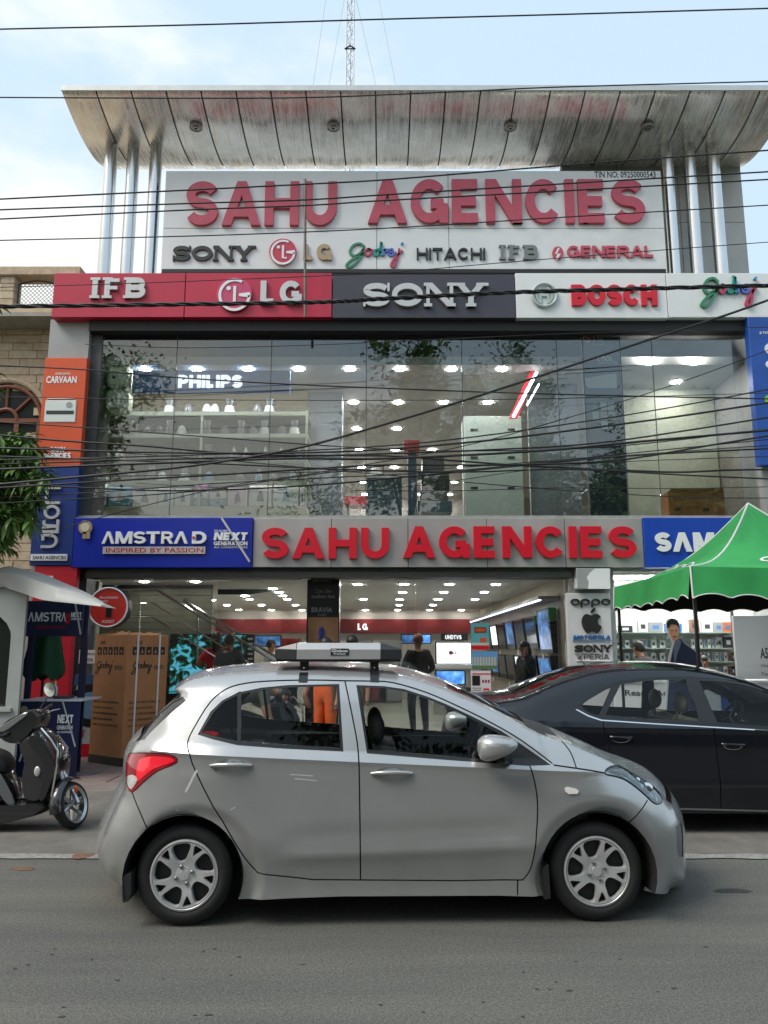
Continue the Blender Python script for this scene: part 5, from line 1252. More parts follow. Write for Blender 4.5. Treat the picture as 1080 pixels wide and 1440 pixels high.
A = [at(-20, 803, KD - .15), at(30, 811, KD - .15), at(70, 823, KD - .2), at(110, 836, KD - .3), at(143, 850, KD - .4)]
Bq = [at(-20, 816, KD + .0), at(30, 832, KD - .1), at(60, 842, KD - .25), at(102, 847, KD - .35), at(142, 851.5, KD - .42)]
A = bez(A, 5); Bq = bez(Bq, 5); n = len(A)
m = MB(); m.add([p + Vector((0, .55 * (1 - i / n) ** .5, .12 * (1 - i / n))) for i, p in enumerate(A)] + A + Bq + [p + Vector((0, .0, -.012)) for p in Bq] + [p + Vector((0, .5, -.02)) for p in A], [(j * n + i, j * n + i + 1, (j + 1) * n + i + 1, (j + 1) * n + i) for j in range(4) for i in range(n - 1)])
m.build('awning', M('awning_white', (.50, .50, .47), .5, var=.1, vs=3, dirt=.3), r, smooth=True, angle=60)
MB().prism([(kx0, KD - .06), (kx1 + .02, KD - .06), (kx1 - .5, KD + 1.2), (kx0, KD + 1.2)], lambda x, y: (x, y, zt_ + .001), lambda x, y: (x, y, zt_ + .06)).build('roof', fib, r)
# promotion stand
ST = 10.1
inkb = M('stand_navy', S(30, 36, 66), .35, var=.15, vs=2)
r = thing('promotion_stand', tuple(atz(66, 1096, .1)), 'navy promotion counter with printed header board beside the grey kiosk', 'stand')
x0, x1, z0, z1 = pxspan(36.5, 845, 117, 895, ST)
box('header_board', inkb, r, x0, x1, ST, ST + .05, z0, z1, b=.006)
for q in ((31, 850, 39, 1098), (107, 850, 116, 1090)): a = pxspan(*q, ST); box('post', inkb, r, a[0], a[1], ST + .052, ST + .10, .1, z1)
a = pxspan(24, 984, 110, 1098, ST - .35); ct = a[3]
box('counter_front', M('counter_navy', S(18, 30, 72), .35, var=.3, vs=1.5), r, a[0], a[1], ST - .36, ST - .33, .1, ct - .02, b=.005)
box('counter_top', M('counter_white', (.55, .57, .6), .4), r, a[0], a[1] + .02, ST - .37, ST + .3, ct - .018, ct)
for ch_, (p, q) in zip('aMSTRa', ((40, 48), (49.5, 60), (61, 69), (70, 78), (79, 86), (86.5, 93))): letters(r, ch_, (p, 861, q, 874), ST, whitelet, .006, .17)
letters(r, 'D', (93, 863, 98.5, 877), ST, redlet, .006, .25)
words(r, 'INSPIRED BY PASSION', (50, 880, 92, 884), ST, M('dark_red_print'), .003)
letters(r, 'NEXT', (100, 861, 115, 868), ST, whitelet, .004, .24, .06, single='lettering'); words(r, 'GENERATION', (100, 869, 115, 872), ST, whitelet, .003, .02)
strokes(r, [([(0, 1), (1, 0)], .05)], .05, (104, 846, 115, 892), ST, silverlet, .005, 'slash')
CD = ST - .36
letters(r, 'NEXT', (81, 1005, 103, 1017), CD, whitelet, .004, .24, .06); words(r, 'GENERATION', (80, 1020, 102, 1026), CD, whitelet, .003, .02); words(r, 'AIR CONDITIONERS', (80, 1028, 102, 1031), CD, whitelet, .003, .01)
strokes(r, [([(0, 1), (1, 0)], .035)], .035, (86, 986, 108, 1050), CD, silverlet, .003, 'slash'); letters(r, 'a', (27, 1054, 37, 1071), CD, whitelet, .004, .2)
p = at(34, 998, CD); disc(MB(), p, .045, CD - .004, CD).build('medal', gold, r)
box('base_strip', steel, r, a[0], a[1], ST - .365, ST - .32, .082, .098)
# things on the counter
b_ = thing('water_bottle', (0, 0, 0)); bpy.data.objects.remove(b_)
p = at(77, 975, ST - .12); r = thing('bottle', (p.x, ST - .12, ct), 'small clear bottle with yellow cap standing on the navy counter', 'bottle')
MB().lathe([(.001, 0), (.03, 0), (.032, .02), (.032, .13), (.012, .17), (.012, .19)], 14, Matrix.Translation((p.x, ST - .12, ct))).build('flask', M('bottle_plastic', (.45, .55, .58), .15), r, smooth=True)
MB().lathe([(.014, .19), (.014, .215), (.001, .215)], 12, Matrix.Translation((p.x, ST - .12, ct))).build('cap', M('yellow_cap', S(190, 190, 60), .4), r)
p = at(90, 985, ST - .1); o = MB().bbox(p.x - .10, p.x + .09, ST - .2, ST, ct + .001, ct + .035, .006).build('booklet_pile', M('dark_booklet', (.05, .04, .05), .5), None, root=(p.x, ST - .1, ct)); tag(o, 'dark stack of leaflets lying on the navy counter', 'leaflets')
# closed green umbrella
r = thing('folded_umbrella', (at(60, 1000, 10.5).x, 10.5, .1), 'closed green garden umbrella behind the navy promotion stand', 'umbrella')
c = at(62, 930, 10.5); m = MB(); n = 22; prof = [(.03, 2.30), (.11, 2.05), (.18, 1.70), (.24, 1.30), (.23, 1.24)]; vs = []
for i, (rr, z) in enumerate(prof):
    for k in range(n): a = 2 * PI * k / n; q = rr * (1 + .22 * math.cos(5 * a)); vs.append((c.x + q * math.cos(a), 10.5 + q * .7 * math.sin(a), z + (.05 * math.cos(5 * a) if i > 2 else 0)))
m.add(vs, [(i * n + k, i * n + (k + 1) % n, (i + 1) * n + (k + 1) % n, (i + 1) * n + k) for i in range(len(prof) - 1) for k in range(n)]); m.build('canopy_cloth', M('bottle_green_cloth', S(24, 74, 44), .8, var=.15, vs=8), r, smooth=True, angle=180)
rod([(c.x, 10.5, .1), (c.x, 10.5, 2.4)], .018).build('pole', black, r)
# round red light box
r = thing('round_sign', tuple(at(152, 880, 10.9)), 'round red light box with black rim hanging on the pillar beside the carton', 'sign')
c = at(152.5, 854, 10.9); disc(MB(), c, .285, 10.9, 11.05, 40).build('rim', black, r); disc(MB(), c, .255, 10.885, 10.899, 40).build('face', M('lightbox_red', S(206, 54, 44), .35), r)
MB().tube([c + Vector((math.cos(t) * .268, -.02, math.sin(t) * .268)) for t in [2 * PI * k / 40 for k in range(41)]], .012, 6, False).build('white_ring', whitelet, r, smooth=True)
words(r, 'the protection\nexpert', (140, 838, 166, 848), 10.885, whitelet, .002); words(r, 'ASSIST', (143, 872, 161, 876), 10.885, whitelet, .002)
a = pxspan(149, 855, 157, 868, 10.885); box('emblem', black, r, a[0], a[1], 10.878, 10.884, a[2], a[3])
rod([c + Vector((0, .1, .27)), c + Vector((-.1, .6, .36)), c + Vector((-.3, 1.15, .36))], .02).build('bracket', black, r)
# notice and poster on the pillar
o = MB().box(*pxspan(111, 914, 135, 933, 11.5)[:2], 11.5, 11.51, *pxspan(111, 914, 135, 933, 11.5)[2:]).build('paper_notice', whitelet, None, root=tuple(at(122, 924, 11.5))); tag(o, 'white paper notice beside the tall brown carton', 'notice')
words(o, 'Monsoon', (113, 917, 133, 921), 11.5, blackletr, .002); words(o, 'OFFER', (117, 926, 131, 930), 11.5, blackletr, .002)
r = thing('poster_board', tuple(at(122, 1070, 11.55)), 'white and blue poster with a dark round washer door half behind the carton', 'poster')
a = pxspan(105, 948, 150, 1066, 11.55); box('board', M('poster_white', S(188, 196, 204), .4), r, a[0], a[1], 11.55, 11.6, a[2], a[3])
q = pxspan(105, 948, 150, 964, 11.55); box('blue_field', M('poster_blue', S(60, 90, 130), .4), r, q[0], q[1], 11.546, 11.55, q[2], q[3])
q = pxspan(105, 1046, 150, 1066, 11.55); box('red_field', redlet, r, q[0], q[1], 11.546, 11.55, q[2], q[3])
c = at(127, 992, 11.55); disc(MB(), c, .30, 11.543, 11.5495, 36).build('washer_ring', black, r); disc(MB(), c, .19, 11.538, 11.5425, 30).build('washer_glass', M('washer_blue', S(110, 150, 186), .2), r)
words(r, 'WARRANTY', (108, 1026, 120, 1030), 11.55, redlet, .002, .02); c = at(113, 1033, 11.55); disc(MB(), c, .05, 11.546, 11.5495, 12).build('seal', M('dark_red_print'), r)
# ------------------------------------------------------------------ scooter
SD = 7.5
def flat(mb, pts, D0, D1, chamf=.03):                   # body panel: outline px at SD, rounded towards both flanks
    P = curve([tuple(at(x, y, SD).xz) for x, y in pts], 3, True); cx = sum(p[0] for p in P) / len(P); cz = sum(p[1] for p in P) / len(P)
    rows = []; 
    for t, k in ((0, .86), (.12, .96), (.3, 1), (.7, 1), (.88, .96), (1, .86)): rows.append([(cx + (x - cx) * k, D0 + (D1 - D0) * t, cz + (z - cz) * k) for x, z in P])
    n = len(P); mb.add([v for r_ in rows for v in r_], [(i * n + k, i * n + (k + 1) % n, (i + 1) * n + (k + 1) % n, (i + 1) * n + k) for i in range(5) for k in range(n)] + [tuple(range(n)), tuple(range(5 * n, 6 * n))]); return mb
blk = M('scooter_black', (.014, .014, .015), .22, coat=.7); mat_ = M('scooter_matt', (.022, .022, .022), .55, var=.2); alu = M('alloy', (.5, .5, .5), .3, .9)
SR = thing('scooter', tuple(atz(50, 1160, .0)), 'black motor scooter cut by the left edge, front wheel turned', 'scooter')
flat(MB(), [(58, 1024), (72, 1038), (84, 1056), (90, 1070), (86, 1098), (76, 1124), (68, 1126), (72, 1100), (74, 1070), (66, 1050), (50, 1036)], SD - .20, SD + .20).build('front_apron', blk, SR, smooth=True, angle=50)
flat(MB(), [(36, 1042), (56, 1028), (74, 1054), (76, 1080), (70, 1124), (44, 1124), (40, 1090), (44, 1066)], SD - .16, SD + .16).build('leg_shield', mat_, SR, smooth=True, angle=50)
rod([at(58, 1024, SD - .2), at(70, 1038, SD - .22), at(81, 1056, SD - .22), at(80, 1078, SD - .22), at(72, 1122, SD - .21)], .008).build('chrome_guard', chrome, SR, smooth=True)
flat(MB(), [(-70, 1128), (10, 1126), (76, 1124), (72, 1138), (40, 1148), (0, 1156), (-70, 1160)], SD - .19, SD + .19).build('floorboard', blk, SR, smooth=True, angle=40)
flat(MB(), [(-170, 1040), (-90, 1046), (-10, 1062), (14, 1086), (24, 1112), (18, 1127), (-60, 1130), (-150, 1110), (-190, 1070)], SD - .19, SD + .19).build('rear_body', blk, SR, smooth=True, angle=50)
flat(MB(), [(-170, 1030), (-100, 1028), (-10, 1052), (14, 1066), (16, 1084), (-10, 1072), (-100, 1050), (-168, 1046)], SD - .15, SD + .15).build('seat', mat_, SR, smooth=True, angle=50)
flat(MB(), [(4, 1086), (14, 1084), (34, 1122), (26, 1127), (14, 1112)], SD - .195, SD - .17).build('side_trim', M('dark_alloy', (.16, .17, .18), .35, .5), SR, smooth=True)
hs_ = flat(MB(), [(2, 1028), (14, 1014), (34, 1003), (52, 996), (64, 1000), (62, 1016), (52, 1032), (36, 1044), (14, 1042)], SD - .15, SD + .17).build('handlebar_cowl', blk, SR, smooth=True, angle=50)
flat(MB(), [(8, 1022), (24, 1012), (46, 1000), (49, 1003), (34, 1015), (16, 1027)], SD - .165, SD - .14).build('silver_flash', alu, hs_, smooth=True)
rod([at(-14, 1040, SD - .30), at(6, 1034, SD - .2), at(30, 1018, SD), at(58, 1002, SD + .2), at(70, 993, SD + .32)], .014).build('handlebar', black, SR, smooth=True)
rod([at(58, 1001, SD + .2), at(73, 991.5, SD + .34)], .019).build('grip', rubber, hs_, smooth=True); rod([at(62, 1004, SD + .2), at(74, 999, SD + .26), at(84, 997, SD + .34)], .006).build('brake_lever', alu, hs_, smooth=True)
rod([at(-16, 1040, SD - .32), at(-2, 1037, SD - .22)], .019).build('grip', rubber, hs_, smooth=True)
rod([at(54, 1000, SD + .1), at(62, 988, SD + .12), at(69, 976, SD + .14)], .006).build('mirror_stalk', black, SR, smooth=True)
c = at(70, 970, SD + .14); m = MB(); m.lathe([(.001, -.03), (.05, -.025), (.075, 0), (.07, .006)], 20, Matrix.Translation(c) @ Matrix.Rotation(rad(-35), 4, 'Y') @ Matrix.Rotation(rad(75), 4, 'X') @ Matrix.Diagonal((.8, 1.15, 1, 1))); mi = m.build('mirror', black, SR, smooth=True)
m = MB(); m.lathe([(.064, .0065), (.001, .007)], 20, Matrix.Translation(c) @ Matrix.Rotation(rad(-35), 4, 'Y') @ Matrix.Rotation(rad(75), 4, 'X') @ Matrix.Diagonal((.8, 1.15, 1, 1))); m.build('mirror_glass', chrome, mi)
for q, s_ in (((50, 1038), (.03, .012)), ((52, 1085), (.03, .045))): c = at(*q, SD - .17); m = MB(); m.ball((c.x, SD - .165, c.z), (s_[0], .012, s_[1]), 12, 8); m.build('badge', M('badge_silver', (.6, .6, .58), .3, .4), SR, smooth=True)
for dz in (0, 8, 16): rod([at(66 + dz * .4, 1036 + dz, SD + .12), at(82 + dz * .5, 1034 + dz, SD + .16), at(96, 1052 + dz * .6, SD + .05), at(90, 1058 + dz * .6, SD - .1)], .006).build('front_rack_rod', alu, SR, smooth=True)
# front wheel, steered and leaning
wc = at(100.5, 1132, SD - .02); wm = Matrix.Translation(wc) @ Matrix.Rotation(rad(-14), 4, 'Y') @ Matrix.Rotation(rad(74), 4, 'Z') @ Matrix.Rotation(rad(90), 4, 'X')
R = wc.z - .004
fw = MB().lathe([(.165, -.045), (R - .04, -.05), (R - .012, -.035), (R, -.012), (R, .012), (R - .012, .035), (R - .04, .05), (.165, .045)], 40, wm, False).build('front_wheel', rubber, SR, smooth=True, angle=50)
MB().lathe([(.165, -.042), (.145, -.03), (.14, .03), (.165, .042)], 40, wm, False).build('rim', alu, fw, smooth=True)
for i in range(6):
    a = 2 * PI * i / 6; m = MB(); m.tube([wm @ Vector((.03 * math.cos(a), .03 * math.sin(a), 0)), wm @ Vector((.15 * math.cos(a + .25), .15 * math.sin(a + .25), 0))], [.022, .016], 6); m.build('spoke', alu, fw, smooth=True)
MB().lathe([(.001, -.05), (.045, -.05), (.045, .05), (.001, .05)], 16, wm).build('hub', alu, fw)
for sgn in (-1, 1): rod([wm @ Vector((0, 0, .075 * sgn)), at(92, 1098, SD) + Vector((.0, .05 * sgn, 0)), at(80, 1070, SD)], [.022, .022, .018]).build('fork', alu, SR, smooth=True)
m = MB(); vs = []; n = 14
for k in range(n + 1):
    a = rad(60 + 125 * k / n)
    for j, (dr_, w_) in enumerate(((.0, -.062), (.03, -.04), (.038, 0), (.03, .04), (.0, .062))): vs.append(wm @ Vector(((R + .012 + dr_) * math.cos(a), (R + .012 + dr_) * math.sin(a), w_)))
m.add(vs, [(k * 5 + j, k * 5 + j + 1, (k + 1) * 5 + j + 1, (k + 1) * 5 + j) for k in range(n) for j in range(4)]); m.build('mudguard', blk, SR, smooth=True, angle=180)
c = at(107, 1110, SD - .05); m = MB(); m.ball(c, (.018, .012, .035), 10, 8); m.build('reflector', M('orange_reflector', S(200, 80, 30), .25), SR, smooth=True)
rod([at(76, 1122, SD - .1), at(72, 1140, SD - .16), at(80, 1152, SD - .18), at(90, 1150, SD - .14)], .007).build('cable', black, SR, smooth=True)
rw = at(-130, 1128, SD); rm = Matrix.Translation((rw.x, SD, .25)) @ Matrix.Rotation(rad(90), 4, 'X'); MB().lathe([(.13, -.05), (.22, -.055), (.246, -.02), (.246, .02), (.22, .055), (.13, .05)], 32, rm).build('rear_wheel', rubber, SR, smooth=True, angle=50)
rod([at(-30, 1150, SD - .05), (at(-30, 1150, SD).x - .02, SD - .22, .01)], .012).build('side_stand', black, SR)
# the same kind of scooter seen through the hatchback's rear window
s2 = copy_tree(SR); s2['label'] = 'black scooter parked by the shop door, seen through the rear car window'; s2['group'] = 'parked scooters'; SR['group'] = 'parked scooters'
s2.location = (-1.55, 10.55, .105); s2.rotation_euler = (0, 0, rad(52)); ORG[s2.name] = Vector(s2.location)
# ------------------------------------------------------------------ green canopy tent
tx0, tx1, ty0, ty1, ze = 3.16, 5.86, 8.05, 10.75, 2.45
pk = Vector((4.45, 9.4, at(1047, 708, 9.4).z))
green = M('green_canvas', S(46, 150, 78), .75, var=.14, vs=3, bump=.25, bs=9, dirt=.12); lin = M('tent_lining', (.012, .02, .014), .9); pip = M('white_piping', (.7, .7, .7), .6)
TN = thing('canopy_tent', (4.5, 9.4, .1), 'green pop-up canopy tent with white piping and scalloped valance', 'tent')
cor = [Vector((tx0, ty0, ze)), Vector((tx1, ty0, ze)), Vector((tx1, ty1, ze)), Vector((tx0, ty1, ze))]
def panel(a, b, s_, t):                                 # s along the eave, t up to the peak; concave
    e = a.lerp(b, s_); p = e.lerp(pk, t); p.z -= .22 * math.sin(PI * t) * (1 - .35 * math.sin(PI * s_)) ; p.z -= .02 * math.sin(PI * s_) * (1 - t); p.z += (.010 * math.sin(9 * s_ + 14 * t) + .007 * math.sin(23 * s_ - 9 * t) + .006 * math.sin(31 * t + 5 * s_)) * math.sin(PI * min(1, max(0, t)) ) ** .5 * math.sin(PI * s_); return p
for k in range(4):
    a, b = cor[k], cor[(k + 1) % 4]; n = 30; vs = [panel(a, b, i / n, j / n) for j in range(n + 1) for i in range(n + 1)]
    fs = [(j * (n + 1) + i, j * (n + 1) + i + 1, (j + 1) * (n + 1) + i + 1, (j + 1) * (n + 1) + i) for j in range(n) for i in range(n)]
    pn = MB().add(vs, fs).build('roof_panel', green, TN, smooth=True, angle=180)
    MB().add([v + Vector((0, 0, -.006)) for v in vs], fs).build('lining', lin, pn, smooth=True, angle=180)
    rod([panel(a, b, 0, j / 12) for j in range(13)], .012).build('piping', pip, TN, smooth=True)
    nn = Vector(((b - a).y, -(b - a).x, 0)).normalized(); m = 60; top_ = []; bt = []
    for i in range(m + 1):
        s_ = i / m; p = a.lerp(b, s_); p.z -= .02 * math.sin(PI * s_); sc2 = .05 * abs(math.sin(PI * s_ * 7)) ** .7
        top_.append(p.copy()); bt.append(p + Vector((0, 0, -.33 + sc2)) + nn * (.025 + .02 * math.sin(s_ * 21)))
    q = m + 1
    v_ = MB().add(top_ + bt, [(i, i + 1, q + i + 1, q + i) for i in range(m)]).build('valance', green, TN, smooth=True, angle=180)
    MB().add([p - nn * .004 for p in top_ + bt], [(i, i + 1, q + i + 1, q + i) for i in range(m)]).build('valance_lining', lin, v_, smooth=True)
    rod(bt, .007, 6).build('valance_piping', pip, v_); 
    rod([a + Vector((0, 0, .0)) + nn * .005, a + Vector((0, 0, -.33)) + nn * .02], .010).build('corner_piping', pip, TN)
    inn = (Vector((4.5, 9.4, 0)) - Vector((a.x, a.y, 0))).normalized() * .05
    box('pole', black, TN, a.x + inn.x - .016, a.x + inn.x + .016, a.y + inn.y - .016, a.y + inn.y + .016, .08 if a.y > 8.9 else .005, ze - .01)
o = pxspan
fnp = lambda x, z, d: tuple(panel(cor[0], cor[1], x, z) + Vector((0, -.4, .9)) * (.006 + d))
for ch_, s0 in zip('oppo', (.28, .41, .54, .67)):
    pxspan = lambda *k, s0=s0: (s0, s0 + .115, .20, .32)
    letters(TN, ch_, (0,) * 4, 0, pip, .002, .17, fn=fnp)
fnp = lambda x, z, d: tuple(panel(cor[3], cor[0], x, z) + Vector((-.9, 0, .4)) * (.006 + d))
for ch_, s0 in zip('oppo', (.28, .41, .54, .67)):
    pxspan = lambda *k, s0=s0: (s0, s0 + .115, .20, .32)
    letters(TN, ch_, (0,) * 4, 0, pip, .002, .17, fn=fnp)
pxspan = o
# ------------------------------------------------------------------ inside the upper floor
UD = 12.85
def shelf_z(py, D=UD): return at(300, py, D).z
r = thing('display_shelf', (at(280, 720, UD).x, UD, 3.62), 'cream multi-tier appliance display shelf behind the upper left glazing', 'shelf')
sx0, sx1 = at(128, 650, UD).x, at(432, 650, UD).x; frm = M('shelf_frame', S(150, 156, 138), .5, var=.08); shg = M('shelf_board', S(120, 128, 112), .5)
tiers = [at(300, y_, UD).z for y_ in (579, 610, 645, 676)]
for z in tiers:
    box('shelf_board', frm, r, sx0, sx1, UD, UD + .5, z - .035, z)
    box('fill_strip', M('shelf_fill_glow', (1, .98, .92), .5, emit=8.), r, sx0 + .05, sx1 - .05, UD + .03, UD + .045, z - .044, z - .036); box('strip_shield', frm, r, sx0, sx1, UD - .010, UD - .001, z - .068, z)  # added glow strip brightens the tier below; added lip screens it from view
box('plinth', M('plinth_cream', S(160, 160, 140), .5, var=.1), r, sx0, sx1, UD - .02, UD + .5, 3.625, at(300, 712, UD).z)
for x in (sx0, at(280, 650, UD).x, sx1 - .04): box('post', frm, r, x, x + .04, UD - .012, UD + .0, 3.63, tiers[0] + .02)
box('back_panel', M('olive_back', S(74, 72, 50), .7, var=.1), r, sx0, sx1, UD + .505, UD + .52, 3.63, at(300, 560, UD).z)
# appliances
wplast = M('white_appliance', (.55, .56, .55), .3); gplast = M('grey_appliance', (.12, .12, .12), .3, .2); bplast = M('blue_appliance', S(90, 140, 170), .3); jar = M('jar_steel', (.4, .42, .42), .2, .7)
NA = [0]
def mixer(px, z, mt_, h=.26, D=UD + .22, lab='white mixer grinder'):
    x = at(px, 600, D).x; o = thing('mixer', (x, D, z), None, 'appliance', 'appliances on the display shelf')
    MB().lathe([(.001, .002), (.11, .002), (.115, .03), (.085, .10), (.075, h * .62), (.001, h * .62)], 14, Matrix.Translation((x, D, z))).build('motor_base', mt_, o, smooth=True)
    MB().lathe([(.001, h * .63), (.055, h * .63), (.07, h * 1.05), (.072, h * 1.1), (.03, h * 1.16), (.001, h * 1.16)], 14, Matrix.Translation((x, D, z))).build('jar', jar, o, smooth=True)
    MB().tube([(x + .06, D, z + h * .72), (x + .12, D, z + h * .76), (x + .12, D, z + h * .98), (x + .07, D, z + h * 1.02)], .01, 6).build('handle', black, o)
    return o
def kettle(px, z, mt_, D=UD + .2, k=1.):
    x = at(px, 600, D).x; o = thing('kettle', (x, D, z), None, 'appliance', 'appliances on the display shelf')
    MB().lathe([(.001, .002), (.09 * k, .002), (.095 * k, .02), (.075 * k, .12 * k), (.05 * k, .18 * k), (.02, .2 * k), (.001, .2 * k)], 14, Matrix.Translation((x, D, z))).build('pot', mt_, o, smooth=True)
    MB().tube([(x + .07 * k, D, z + .04), (x + .13 * k, D, z + .07), (x + .12 * k, D, z + .17 * k), (x + .04 * k, D, z + .18 * k)], .011, 6).build('handle', black, o)
    return o
def iron(px, z, mt_, D=UD + .18):
    x = at(px, 600, D).x; o = thing('steam_iron', (x, D, z), None, 'appliance', 'appliances on the display shelf')
    MB().prism([(-.06, 0), (.06, 0), (.055, .12), (0, .26), (-.055, .12)], lambda a, b: (x + a, D + .04, z + .002 + b), lambda a, b: (x + a, D, z + .002 + b)).build('sole', jar, o)
    MB().prism([(-.05, .01), (.05, .01), (.04, .11), (0, .2), (-.04, .11)], lambda a, b: (x + a, D - .001, z + .002 + b), lambda a, b: (x + a * .7, D - .06, z + .012 + b * .8)).build('shell', mt_, o)
    return o
tn = ['top', 'second', 'third', 'bottom']
cols_ = {id(wplast): 'white', id(gplast): 'dark grey', id(bplast): 'blue'}
rowsA = [[(237, 'm', wplast), (264, 'k', gplast), (290, 'k', wplast), (301, 'k', wplast), (322, 'm', wplast), (361, 'k', gplast), (378, 'm', wplast)],
         [(150, 'k', wplast), (172, 'k', gplast), (190, 'm', gplast), (209, 'k', gplast), (226, 'k', gplast), (239, 'm', gplast), (256, 'k', wplast), (292, 'm', gplast), (317, 'k', gplast), (340, 'm', gplast), (357, 'k', gplast), (372, 'm', wplast), (397, 'k', gplast), (414, 'm', wplast)],
         [(152, 'k', wplast), (171, 'k', wplast), (200, 'k', gplast), (262, 'k', gplast), (295, 'm', gplast), (330, 'i', gplast), (347, 'i', wplast), (374, 'i', gplast), (396, 'i', bplast), (421, 'i', bplast)],
         [(150, 'k', wplast), (190, 'k', gplast), (217, 'm', gplast), (232, 'k', wplast), (263, 'm', wplast), (297, 'k', bplast), (340, 'k', gplast), (366, 'i', bplast), (386, 'k', gplast), (413, 'i', bplast)]]
kn = {'m': 'mixer grinder', 'k': 'kettle', 'i': 'upright steam iron'}
for ti, rw_ in enumerate(rowsA):
    nk = {}
    for px, k, mt_ in rw_:
        o = {'m': mixer, 'k': kettle, 'i': iron}[k](px, tiers[ti], mt_)
        key = (k, id(mt_)); nk[key] = nk.get(key, 0) + 1; tot = sum(1 for q in rw_ if q[1] == k and q[2] is mt_)
        pos = '' if tot == 1 else (', %s such from the left' % ['first', 'second', 'third', 'fourth', 'fifth', 'sixth'][nk[key] - 1])
        o['label'] = '%s %s on the %s tier upstairs%s' % (cols_[id(mt_)], kn[k], tn[ti], pos)
# cartons on the bottom of the shelf
pb = [(133, 150, 676, 711, (.55, .60, .64)), (152, 184, 685, 711, S(70, 140, 160)), (186, 221, 688, 712, (.58, .58, .56)), (222, 244, 687, 711, (.58, .6, .62)), (246, 268, 687, 711, (.6, .62, .64)), (272, 292, 690, 701, (.55, .58, .6)), (272, 292, 702, 711, S(120, 130, 150)), (274, 292, 678, 689, S(110, 50, 110)), (295, 318, 690, 701, (.55, .57, .56)), (295, 318, 702, 711, S(110, 150, 160)), (320, 348, 686, 711, S(206, 190, 200)), (350, 382, 683, 711, (.60, .6, .58)), (384, 420, 683, 712, (.58, .61, .6)), (421, 429, 685, 711, (.5, .52, .53))]
pl = ['white printed carton at the left end', 'long teal printed carton', 'wide white carton with blender print', 'narrow white carton with phone print', 'white carton with black hotplate print', 'small white carton, upper of a pair in the middle', 'small grey carton, lower of a pair in the middle', 'purple carton lying on the small white pair', 'small white carton right of the purple one, upper', 'small teal carton right of the purple one, lower', 'pink and white carton', 'white carton with red corner print', 'white carton with kettle print near the right post', 'thin grey carton against the right post']
prk = M('product_print', (.05, .05, .055), .5)
for k, (a, b, c, d, col) in enumerate(pb):
    x0, x1, z0, z1 = pxspan(a, c, b, d, UD + .06); o = thing('product_carton', ((x0 + x1) / 2, UD + .06, z0), pl[k] + ' in the bottom shelf row', 'carton', 'product cartons along the shelf plinth')
    box('case', M('carton_%d' % k, col, .5, var=.05), o, x0 + .004, x1 - .004, UD + .06, UD + .4, z0 + .001, z1, b=.004)
    cx, cz = (x0 + x1) / 2, (z0 + z1) / 2; w_ = (x1 - x0); h_ = z1 - z0
    m = MB(); m.prism([(-.16, -.28), (.16, -.28), (.10, .1), (.02, .25), (-.08, .12)], lambda u, v: (cx + u * w_, UD + .06, cz + v * h_), lambda u, v: (cx + u * w_, UD + .057, cz + v * h_)); m.build('picture', prk if k % 3 else M('teal_picture', S(40, 110, 130), .5), o)
    if k not in (6, 7, 9, 13): g_ = pxspan; pxspan = lambda *q: (x0 + w_ * .12, x0 + w_ * .55, z1 - h_ * .2, z1 - h_ * .08); words(o, 'PHILIPS', (0,) * 4, UD + .06, M('print_blue', S(40, 90, 170), .5), .002, .02); pxspan = g_
# water heaters
for nm, q, lab in (('water_heater', (149, 513, 183, 546), 'white rounded wall water heater, the upper one beside the display shelf'), ('water_heater', (148, 547, 179, 577), 'white rounded wall water heater, the lower one beside the display shelf')):
    x0, x1, z0, z1 = pxspan(*q, 12.4); r = thing(nm, ((x0 + x1) / 2, 12.4, z0), lab, 'water heater', 'water heaters')
    n = 24; P = [(math.copysign(abs(math.cos(t)) ** .45, math.cos(t)), math.copysign(abs(math.sin(t)) ** .45, math.sin(t))) for t in [2 * PI * k / n for k in range(n)]]
    m = MB(); rows = [(.7, 12.38), (.92, 12.40), (1, 12.46), (1, 12.68), (.9, 12.72)]; cx, cz, hw, hh = (x0 + x1) / 2, (z0 + z1) / 2, (x1 - x0) / 2, (z1 - z0) / 2
    m.add([(cx + a * hw * k, y_, cz + b * hh * k) for k, y_ in rows for a, b in P], [(i * n + k, i * n + (k + 1) % n, (i + 1) * n + (k + 1) % n, (i + 1) * n + k) for i in range(4) for k in range(n)] + [tuple(range(n)), tuple(range(4 * n, 5 * n))]); m.build('tank_shell', M('heater_cream', S(196, 204, 180), .35), r, smooth=True, angle=60)
    m = MB(); m.ball((cx - hw * .3, 12.375, cz - hh * .1), .03, 10, 6); m.build('dial', gplast, r)
# header board
r = sign('wall_sign', 'blue wall board with illuminated white name above the appliance shelf upstairs', M('header_blue', S(44, 92, 160), .4), (186, 521, 408, 553), 12.46, .05)
letters(r, 'PHILIPS', (251, 528, 341, 545.5), 12.46, M('lit_white', (.9, .92, .95), .4, emit=.6), .03, .26, .09)
box('side_partition', M('ochre_wall', S(112, 98, 60), .7, var=.1), B, at(128, 560, 13.6).x, at(431, 560, 13.6).x, 13.6, 13.7, 3.62, 6.25)
box('side_partition', M('ash_panel', S(108, 116, 124), .5, var=.05), B, at(435, 560, 13.8).x, at(481, 560, 13.8).x, 13.8, 14.3, 3.62, at(460, 502, 13.8).z)
box('side_partition', M('slate_panel', S(120, 126, 130), .5, var=.05), B, at(742, 560, 13.3).x, at(812, 560, 13.3).x, 13.3, 13.4, 3.62, 6.25)
